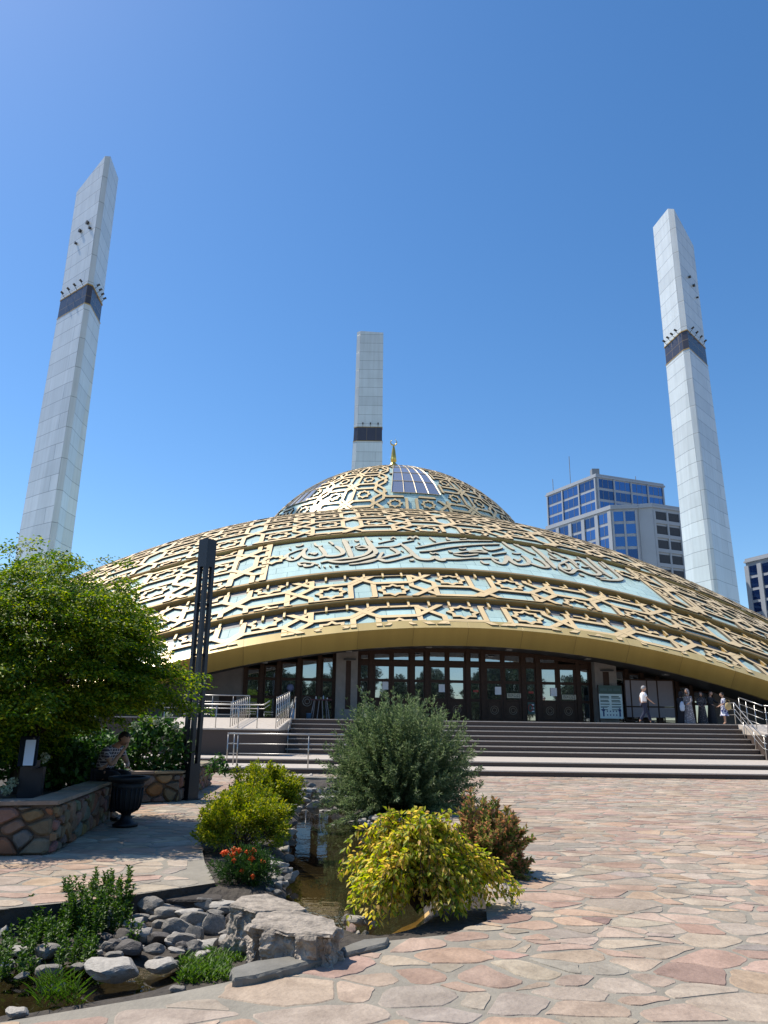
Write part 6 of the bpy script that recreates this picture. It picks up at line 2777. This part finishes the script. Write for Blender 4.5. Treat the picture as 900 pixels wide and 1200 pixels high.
# seated man on the planter wall, facing right, chin on hand
sb = Vector((-5.02, 14.5, .665))
sm_ = empty('person', 'man in a checked shirt sitting hunched on the planter wall behind the urn', 'person', sb)
f = Vector((.93, -.36, 0)).normalized()
l = Vector((-f.y, f.x, 0))


def PS(fx, lx, z):
    return sb + f * fx + l * lx + Vector((0, 0, z))


J, E = {}, []
J['pel'] = (PS(-.02, 0, .12), (.15, .12))
J['bel'] = (PS(.04, 0, .27), (.145, .12))
J['che'] = (PS(.16, 0, .46), (.165, .125))
J['nk0'] = (PS(.24, 0, .57), (.085, .08))
J['nk1'] = (PS(.30, 0, .62), .055)
J['hd'] = (PS(.34, 0, .66), .06)
E += [('pel', 'bel'), ('bel', 'che'), ('che', 'nk0'), ('nk0', 'nk1'), ('nk1', 'hd')]
for k, pts in {'r': [(.20, -.20, .52), (.36, -.23, .27), (.47, -.08, .52)], 'l': [(.20, .20, .52), (.34, .24, .28), (.50, .04, .24)]}.items():
    for q, r_ in zip(range(3), (.062, .045, .029)):
        J[k + str(q)] = (PS(*pts[q]), r_)
    E += [('che', k + '0'), (k + '0', k + '1'), (k + '1', k + '2')]
    hand(J, E, k + '2', PS(*pts[2]), PS(*pts[2]) - PS(*pts[1]), side=tuple(l), curl=.7)
LG = {'R': [(.04, -.10, .09), (.45, -.13, .10), (.42, -.13, -.36), (.41, -.13, -.575), (.54, -.14, -.615)], 'L': [(.04, .10, .09), (.46, .14, .11), (.47, .14, -.36), (.46, .14, -.575), (.60, .15, -.615)]}
for k, pts in LG.items():
    for q, r_ in zip(range(5), (.095, .065, .045, .042, .034)):
        J[k + str(q)] = (PS(*pts[q]), r_)
    E += [('pel', k + '0')] + [(k + str(q), k + str(q + 1)) for q in range(4)]
skin('body', J, E, M['skin'], sm_, 'pel')
head_mesh('head', PS(.40, 0, .72), f, M['skin'], sm_, .105, M['hair_dark'], tilt=.45)
J2 = {'a': (PS(-.03, 0, .13), (.17, .145)), 'b': (PS(.04, 0, .28), (.172, .15)), 'c': (PS(.16, 0, .46), (.19, .15)), 'd': (PS(.24, 0, .56), (.11, .10)),
      'r0': (PS(.20, -.20, .51), .085), 'r1': (PS(.30, -.225, .37), .075), 'l0': (PS(.20, .20, .51), .085), 'l1': (PS(.28, .23, .38), .075)}
skin('shirt', J2, [('a', 'b'), ('b', 'c'), ('c', 'd'), ('c', 'r0'), ('r0', 'r1'), ('c', 'l0'), ('l0', 'l1')], M['checks'], sm_, 'a')
J3 = {'p': (PS(-.02, 0, .12), (.168, .14))}
E3 = []
for k, pts in LG.items():
    for q, r_ in zip(range(3), (.112, .085, .068)):
        J3[k + str(q)] = (PS(*pts[q]), r_)
    J3[k + '3'] = (PS(pts[3][0], pts[3][1], -.52), .064)
    E3 += [('p', k + '0'), (k + '0', k + '1'), (k + '1', k + '2'), (k + '2', k + '3')]
skin('trousers', J3, E3, M['dark_cloth'], sm_, 'p')
for k, pts in LG.items():
    skin('shoe', {0: (PS(*pts[3]) - f * .03 + Vector((0, 0, -.03)), .05), 1: (PS(*pts[3]) + f * .05 + Vector((0, 0, -.04)), .045), 2: (PS(*pts[4]) + f * .02, .036)}, [(0, 1), (1, 2)], M['shoe'], sm_, 0)

# ------------------------------------------------------------------ MINARETS
def minaret(lab, band_top, low, tops_z, zb0, zb1, e, chamfer_idx, spk=(), lamps=True, face_idx=None):
    """plan corners given at the band level and low down (linear taper between); e = extra scale about the eye"""
    n = len(band_top)
    def sc(p):
        return Vector((p[0] * e, p[1] * e, H + (p[2] - H) * e))
    A_ = [sc(p) for p in band_top]
    L_ = [sc(p) for p in low]
    T_ = [H + (z - H) * e for z in tops_z]
    z0b, z1b = H + (zb0 - H) * e, H + (zb1 - H) * e
    def at(i, z, grow=0.):
        k = (z - L_[i].z) / (A_[i].z - L_[i].z)
        k = min(k, 1.0 + (k - 1) * .25) if k > 1 else k
        p = L_[i].lerp(A_[i], k)
        v = Vector((p.x, p.y, z))
        if grow:
            c_ = sum(((L_[q].lerp(A_[q], k)) for q in range(n)), Vector()) / n
            v += (Vector((p.x, p.y, 0)) - Vector((c_.x, c_.y, 0))).normalized() * grow
        return v
    c0 = sum(L_, Vector()) / n
    o = empty('minaret', lab, 'minaret', (c0.x, c0.y, 0))
    def seg(name, zlo, zhi, mats, grow=0., tops_=None):
        mb = MB()
        lo = [at(i, zlo, grow) for i in range(n)]
        hi = [at(i, (tops_[i] if tops_ else zhi), grow) for i in range(n)]
        for i in range(n):
            k = (i + 1) % n
            w_ = (lo[k] - lo[i]).length
            wt = (hi[k] - hi[i]).length
            mi = 1 if i == chamfer_idx else 0
            mb.face([lo[i], lo[k], hi[k], hi[i]], mi, [(0, lo[i].z), (w_, lo[k].z), ((w_ + wt) / 2 if False else w_, hi[k].z), (0, hi[i].z)])
        mb.face(hi, 0, [(0, 0)] * n)
        mb.face(lo[::-1], 0, [(0, 0)] * n)
        return mb.build(name, mats, o)
    seg('lower_shaft', -.3, z0b, [M['minaret'], M['minaret_edge']])
    seg('dark_band', z0b + .01, z1b, [M['minaret_band'], M['minaret_band']], -.05)
    seg('upper_shaft', z1b + .01, T_[0], [M['minaret'], M['minaret_edge']], 0, T_)
    for nm, z_ in (('band_trim', z0b), ('band_trim', z1b)):
        seg(nm, z_ - .06, z_ + .07, [M['gold_trim'], M['gold_trim']], .06)
    # floodlights standing on the band
    cz = sum((at(i, z1b) for i in range(n)), Vector()) / n
    for (i, k, cnt) in (face_idx or ()):
        a, b_ = at(i, z1b), at(k, z1b)
        nr = (b_ - a).cross(Vector((0, 0, 1))).normalized()
        if nr.dot((a + b_) / 2 - cz) < 0:
            nr = -nr
        for q in range(cnt):
            p = a.lerp(b_, (q + .7) / cnt * .92)
            mb = MB()
            mb.tube([p + Vector((0, 0, .05)), p + nr * .42 + Vector((0, 0, .5))], .035, 5)
            hd_ = p + nr * .45 + Vector((0, 0, .55))
            tt = (b_ - a).normalized()
            x3, y3, z3_ = tt * .13, (nr * .19 + Vector((0, 0, .11))), (Vector((0, 0, .12)) - nr * .07)
            mb.hexa([hd_ - x3 - y3, hd_ + x3 - y3, hd_ + x3 + y3, hd_ - x3 + y3, hd_ - x3 - y3 + z3_, hd_ + x3 - y3 + z3_, hd_ + x3 + y3 + z3_, hd_ - x3 + y3 + z3_])
            mb.build('floodlight', M['lamp_grey'], o)
    # round loudspeakers on a face: (face i,k, fraction along, z, radius)
    for (i, k, fr, z_, r_) in spk:
        z_ = H + (z_ - H) * e
        p = at(i, z_).lerp(at(k, z_), fr)
        a, b_ = at(i, z_), at(k, z_)
        nr = (b_ - a).cross(Vector((0, 0, 1))).normalized()
        if nr.dot((a + b_) / 2 - Vector((cz.x, cz.y, z_))) < 0:
            nr = -nr
        mb = MB()
        mb.tube([p - nr * .1, p + nr * .28], [r_ * .7, r_], 14)
        s_ = mb.build('loudspeaker', M['lamp_grey'], o, smooth=False)
        mb = MB()
        mb.tube([p + nr * .27, p + nr * .31], [r_ * .55, r_ * .2], 12)
        mb.build('cone', M['minaret_band'], s_)
    return o


# left: corners PL, P1, P2, PR, and a back corner
minaret('tall pale minaret behind the maple tree, its slanted top rising to one side',
        [(-36.33, 75.19, 46.6), (-31.99, 71.69, 46.6), (-31.54, 72.09, 46.6), (-31.91, 75.97, 46.6), (-32.5, 76.4, 46.6), (-36.3, 75.9, 46.6)],
        [(-37.15, 75.21, 18.3), (-32.42, 71.69, 18.3), (-31.95, 72.09, 18.3), (-31.92, 75.98, 18.3), (-32.5, 76.5, 18.3), (-37.1, 76.0, 18.3)],
        [60.8, 62.9, 63.2, 63.4, 63.3, 60.9], 44.3, 46.6, 1.2, 1,
        [(0, 1, .44, 54.46, .28), (0, 1, .70, 54.86, .30), (0, 1, .34, 53.1, .20), (0, 1, .82, 53.9, .20)], True, [(0, 1, 4), (2, 3, 4)])
minaret('tall pale minaret rising behind the roof beside the blue glass towers',
        [(33.98, 83.84, 46.42), (34.54, 79.97, 46.42), (35.05, 79.43, 46.42), (39.01, 83.84, 46.42), (38.9, 84.6, 46.42), (34.6, 84.5, 46.42)],
        [(33.83, 83.6, 16.4), (34.93, 79.81, 16.4), (35.44, 79.43, 16.4), (39.62, 83.78, 16.4), (39.5, 84.6, 16.4), (34.5, 84.5, 16.4)],
        [63.47, 63.33, 62.86, 60.83, 60.8, 63.3], 44.05, 46.42, 1.2, 1,
        [(2, 3, .45, 54.67, .22), (2, 3, .66, 54.09, .24), (2, 3, .80, 52.82, .16)], True, [(0, 1, 4), (2, 3, 4)])
minaret('pale minaret straight behind the dome with a level top, seen on one broad face',
        [(-4.94, 112.0, 46.7), (-4.34, 111.55, 46.7), (-.44, 111.55, 46.7), (-.44, 112.6, 46.7), (-2.6, 115.2, 46.7)],
        [(-5.17, 112.0, 39.5), (-4.56, 111.55, 39.5), (-.35, 111.55, 39.5), (-.35, 112.6, 39.5), (-2.6, 115.3, 39.5)],
        [63.5, 63.5, 63.25, 62.5, 60.5], 44.35, 46.7, 1.28, 0, (), True, [(1, 2, 3)])

# ------------------------------------------------------------------ TOWERS BEHIND
def tower_face(mb, mg, a, b_, z0, z1, cols, floors, sill=.35, pier=.5, out=None):
    """floors x cols windows on the wall from a to b_; frame bands proud of the glass"""
    a, b_ = Vector((a[0], a[1], 0)), Vector((b_[0], b_[1], 0))
    t = (b_ - a)
    L = t.length
    t.normalize()
    nr = Vector((t.y, -t.x, 0))
    if nr.dot(-(a + b_)) < 0:
        nr = -nr
    return t, nr, L


def tower(name, lab, plan, ztop_, floor_h, faces, base=0., parapet=1.6):
    """plan: list of (x,y); faces: {edge index: (columns, window share, row share, group)}"""
    n = len(plan)
    c_ = Vector((sum(p[0] for p in plan) / n, sum(p[1] for p in plan) / n, 0))
    o = empty(name, lab, 'building', (c_.x, c_.y, base))
    pl = plan if area(plan) > 0 else plan[::-1]
    mb = MB()
    mb.prism(pl, base, ztop_)
    mb.build('walls', M['bld_grey'], o)
    def grown(g):
        out = []
        for x, y_ in pl:
            v = Vector((x, y_, 0)) - c_
            out.append(tuple((c_ + v + v.normalized() * g).xy))
        return out
    mb = MB()
    mb.prism(grown(.5), ztop_ + .01, ztop_ + .45)
    mb.prism(grown(.15), ztop_ + .46, ztop_ + parapet)
    mb.build('cornice', M['bld_grey'], o)
    for (p0, p1, cols, glz, zt, zb_, mtl) in faces:
        a, b_ = Vector((p0[0], p0[1], 0)), Vector((p1[0], p1[1], 0))
        t = b_ - a
        L = t.length
        t.normalize()
        nr = Vector((t.y, -t.x, 0))
        if nr.dot((a + b_) / 2 - c_) < 0:
            nr = -nr
        z = zt
        while z - floor_h > zb_:
            for k in range(cols):
                x0 = L * (k + .5) / cols - L / cols * glz / 2
                x1 = x0 + L / cols * glz
                q = [a + t * x0 + nr * .06, a + t * x1 + nr * .06]
                mb = MB()
                zlo, zhi = z - floor_h + .72, z - .02
                if mtl == 'glass':
                    mb.hexa([(q[0].x, q[0].y, zlo), (q[1].x, q[1].y, zlo), (q[1].x - nr.x * .05, q[1].y - nr.y * .05, zlo), (q[0].x - nr.x * .05, q[0].y - nr.y * .05, zlo),
                             (q[0].x, q[0].y, zhi), (q[1].x, q[1].y, zhi), (q[1].x - nr.x * .05, q[1].y - nr.y * .05, zhi), (q[0].x - nr.x * .05, q[0].y - nr.y * .05, zhi)])
                    w_ = mb.build('window', M['bld_glass'], o)
                    nb = max(1, int((x1 - x0) / 1.6))
                    mb = MB()
                    for s_ in range(nb + 1):
                        xx = x0 + (x1 - x0) * s_ / nb
                        p = a + t * xx + nr * .11
                        mb.hexa([tuple(p - t * .05 + Vector((0, 0, zlo))), tuple(p + t * .05 + Vector((0, 0, zlo))), tuple(p + t * .05 - nr * .08 + Vector((0, 0, zlo))), tuple(p - t * .05 - nr * .08 + Vector((0, 0, zlo))),
                                 tuple(p - t * .05 + Vector((0, 0, zhi))), tuple(p + t * .05 + Vector((0, 0, zhi))), tuple(p + t * .05 - nr * .08 + Vector((0, 0, zhi))), tuple(p - t * .05 - nr * .08 + Vector((0, 0, zhi)))])
                    mb.build('frame', M['bld_dark'], w_)
                else:
                    # open loggia: shaded recess painted as a flat dark sheet, parapet in front
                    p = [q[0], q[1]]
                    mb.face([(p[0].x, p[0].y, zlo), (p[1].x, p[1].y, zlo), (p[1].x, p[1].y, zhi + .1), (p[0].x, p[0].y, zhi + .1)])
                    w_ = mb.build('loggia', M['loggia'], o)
                    mb = MB()
                    r0, r1 = p[0] + nr * .25, p[1] + nr * .25
                    mb.hexa([(r0.x, r0.y, zlo - .1), (r1.x, r1.y, zlo - .1), (p[1].x, p[1].y, zlo - .1), (p[0].x, p[0].y, zlo - .1), (r0.x, r0.y, zlo + .75), (r1.x, r1.y, zlo + .75), (p[1].x, p[1].y, zlo + .75), (p[0].x, p[0].y, zlo + .75)])
                    mb.build('parapet', M['bld_grey'], w_)
            z -= floor_h
        # piers between the bays
        mb = MB()
        for k in range(cols + 1):
            x = min(max(L * k / cols, .35), L - .35)
            w_ = .45 * (1 - glz) * L / cols if cols else .4
            w_ = max(.22, min(w_, .9))
            p = a + t * x
            pa, pb = p - t * w_, p + t * w_
            mb.hexa([tuple(pa + nr * .32 + Vector((0, 0, zb_))), tuple(pb + nr * .32 + Vector((0, 0, zb_))), tuple(pb - nr * .1 + Vector((0, 0, zb_))), tuple(pa - nr * .1 + Vector((0, 0, zb_))),
                     tuple(pa + nr * .32 + Vector((0, 0, zt + .2))), tuple(pb + nr * .32 + Vector((0, 0, zt + .2))), tuple(pb - nr * .1 + Vector((0, 0, zt + .2))), tuple(pa - nr * .1 + Vector((0, 0, zt + .2)))])
        mb.build('piers', M['bld_grey'], o)
    return o


tA, tB, tC = (46.6, 208.1), (55.7, 190.0), (76.3, 198.0)
t1_ = tower('office_tower', 'tall grey tower with bands of blue glass behind the lower wing beside the minaret', [tA, tB, tC, (70, 214)], 65.0, 3.1,
            [(tA, tB, 3, .94, 64.7, 30, 'glass'), (tB, tC, 4, .95, 64.7, 30, 'glass')], 0., 1.0)
mb = MB()
mb.box(56.5, 58.5, 196, 198, 66.2, 69.5)
mb.box(66, 69, 200, 203, 66.2, 67.6)
mb.build('roof_plant', M['bld_dark'], t1_)
for p, h_ in (((52, 202), 9), ((71, 204), 4), ((48, 206), 3.5)):
    mb = MB()
    mb.tube([(p[0], p[1], 66.1), (p[0], p[1], 66.1 + h_)], .10, 5)
    mb.build('aerial', M['bld_dark'], t1_)
uA, uB, uC, uD, uE = (43.5, 197.1), (54.6, 176.0), (60.6, 175.0), (64.0, 174.1), (71.8, 177.4)
tower('office_tower', 'lower grey wing of the blue glass tower with white piers and open balconies', [uA, uB, uC, (62.2, 176.2), (70, 190), (55, 205)], 52.2, 3.1,
      [(uA, uB, 5, .74, 51.6, 20, 'glass'), (uB, uC, 2, .88, 51.6, 20, 'glass')], 0., 1.1)
tower('balcony_block', 'plain grey block with a stack of open balconies next to the minaret', [(61.0, 175.2), uD, uE, (72.5, 189), (64, 190)], 52.3, 3.5,
      [(uD, uE, 2, .88, 51.4, 20, 'loggia')], 0., 1.1)
vA, vB = AT(873, 655, 190), AT(905, 645, 178)
tower('apartment_tower', 'pale tower with tall narrow blue windows at the right frame edge', [(92.5, 190.0), (97.0, 178.0), (122, 188), (116, 202)], 42.4, 3.1,
      [((92.5, 190.0), (97.0, 178.0), 3, .66, 41.4, 8, 'glass'), ((97.0, 178.0), (122, 188), 7, .66, 41.4, 8, 'glass')], 0., 1.1)

# ------------------------------------------------------------------ TREES BEHIND THE PLAZA (seen mirrored in the doors)
def far_tree(loc, h_, seed):
    o = empty('park_tree', 'leafy park tree standing on the far side of the plaza opposite the doors', 'tree', loc, 'park trees opposite the mosque')
    rg = np.random.default_rng(seed)
    n = 5200
    v = rg.normal(0, 1, (n, 3))
    v /= np.linalg.norm(v, axis=1)[:, None]
    r_ = rg.uniform(.3, 1, n)[:, None] ** .45
    lump = np.array([1 + .35 * noise.noise(Vector(q * 2.3) + Vector((seed, 0, 0))) for q in v])[:, None]
    P = np.array([loc[0], loc[1], h_ * .62]) + v * r_ * lump * np.array([h_ * .30, h_ * .30, h_ * .40])
    leaf_mesh('crown', P, rg.normal(0, 1, (n, 3)), rg.normal(0, 1, (n, 3)), .5, .32, M['leaf_park'], o)
    mb = MB()
    mb.tube([(loc[0], loc[1], 0), (loc[0], loc[1], h_ * .6)], [.2, .1], 8)
    mb.build('trunk', M['trunk'], o)


for k, (x, y_, h_) in enumerate(((-34, -20, 10), (-25, -26, 7.5), (-14, -22, 9.5), (-9, -30, 7), (-3, -24, 11), (6, -26, 8.5), (22, -24, 9.5), (33, -28, 11), (44, -22, 9), (-48, -24, 11), (56, -26, 10), (-29, -34, 12), (-19, -30, 8), (1.5, -33, 9), (11, -31, 13), (16, -22, 8), (28, -20, 8.5), (39, -31, 12), (-5.5, -20, 6.5), (49, -21, 8))):
    far_tree((x, y_, 0), h_, 200 + k)

# ------------------------------------------------------------------ LIGHT, SKY, CAMERA
SUN_EL = R(58)
sd = Vector((-.80, .42, 0)).normalized() * math.cos(SUN_EL) + Vector((0, 0, math.sin(SUN_EL)))
ld = bpy.data.lights.new('sun', 'SUN')
ld.energy = 5.0
ld.angle = R(.53)
ld.color = (1.0, .925, .81)
lo = bpy.data.objects.new('sun', ld)
COL.objects.link(lo)
lo.rotation_euler = sd.to_track_quat('Z', 'Y').to_euler()

wd = bpy.data.worlds.new('World')
scene.world = wd
wd.use_nodes = True
nt = wd.node_tree
sky = nt.nodes.new('ShaderNodeTexSky')
sky.sky_type = 'NISHITA'
sky.sun_disc = False
sky.sun_elevation = SUN_EL
sky.sun_rotation = math.atan2(sd.x, sd.y)
sky.altitude = 100
sky.air_density = 1.0
sky.dust_density = .35
sky.ozone_density = 3.0
bg = nt.nodes['Background']
hs = nt.nodes.new('ShaderNodeHueSaturation')
hs.inputs['Saturation'].default_value = 1.24
nt.links.new(sky.outputs['Color'], hs.inputs['Color'])
nt.links.new(hs.outputs['Color'], bg.inputs['Color'])
bg.inputs['Strength'].default_value = .138

cd = bpy.data.cameras.new('camera')
cam = bpy.data.objects.new('camera', cd)
COL.objects.link(cam)
cd.sensor_fit = 'VERTICAL'
cd.sensor_height = 36
cd.lens = FPX * 36 / 1200
cd.clip_start = .1
cd.clip_end = 6000
R0, U0, F0 = Vector((1, 0, 0)), Vector((0, -SP, CP)), Vector((0, CP, SP))
rt = R0 * CR + U0 * SR
up = -R0 * SR + U0 * CR
m_ = Matrix((rt, up, -F0)).transposed().to_4x4()
m_.translation = Vector((0, 0, H))
cam.matrix_world = m_
scene.camera = cam

scene.view_settings.view_transform = 'Standard'
scene.view_settings.look = 'None'
scene.view_settings.exposure = .28
scene.view_settings.gamma = 1
scene.render.engine = 'CYCLES'
scene.cycles.use_denoising = True
scene.cycles.max_bounces = 7
scene.cycles.diffuse_bounces = 4
scene.cycles.glossy_bounces = 4
scene.cycles.transparent_max_bounces = 12
scene.cycles.sample_clamp_indirect = 8
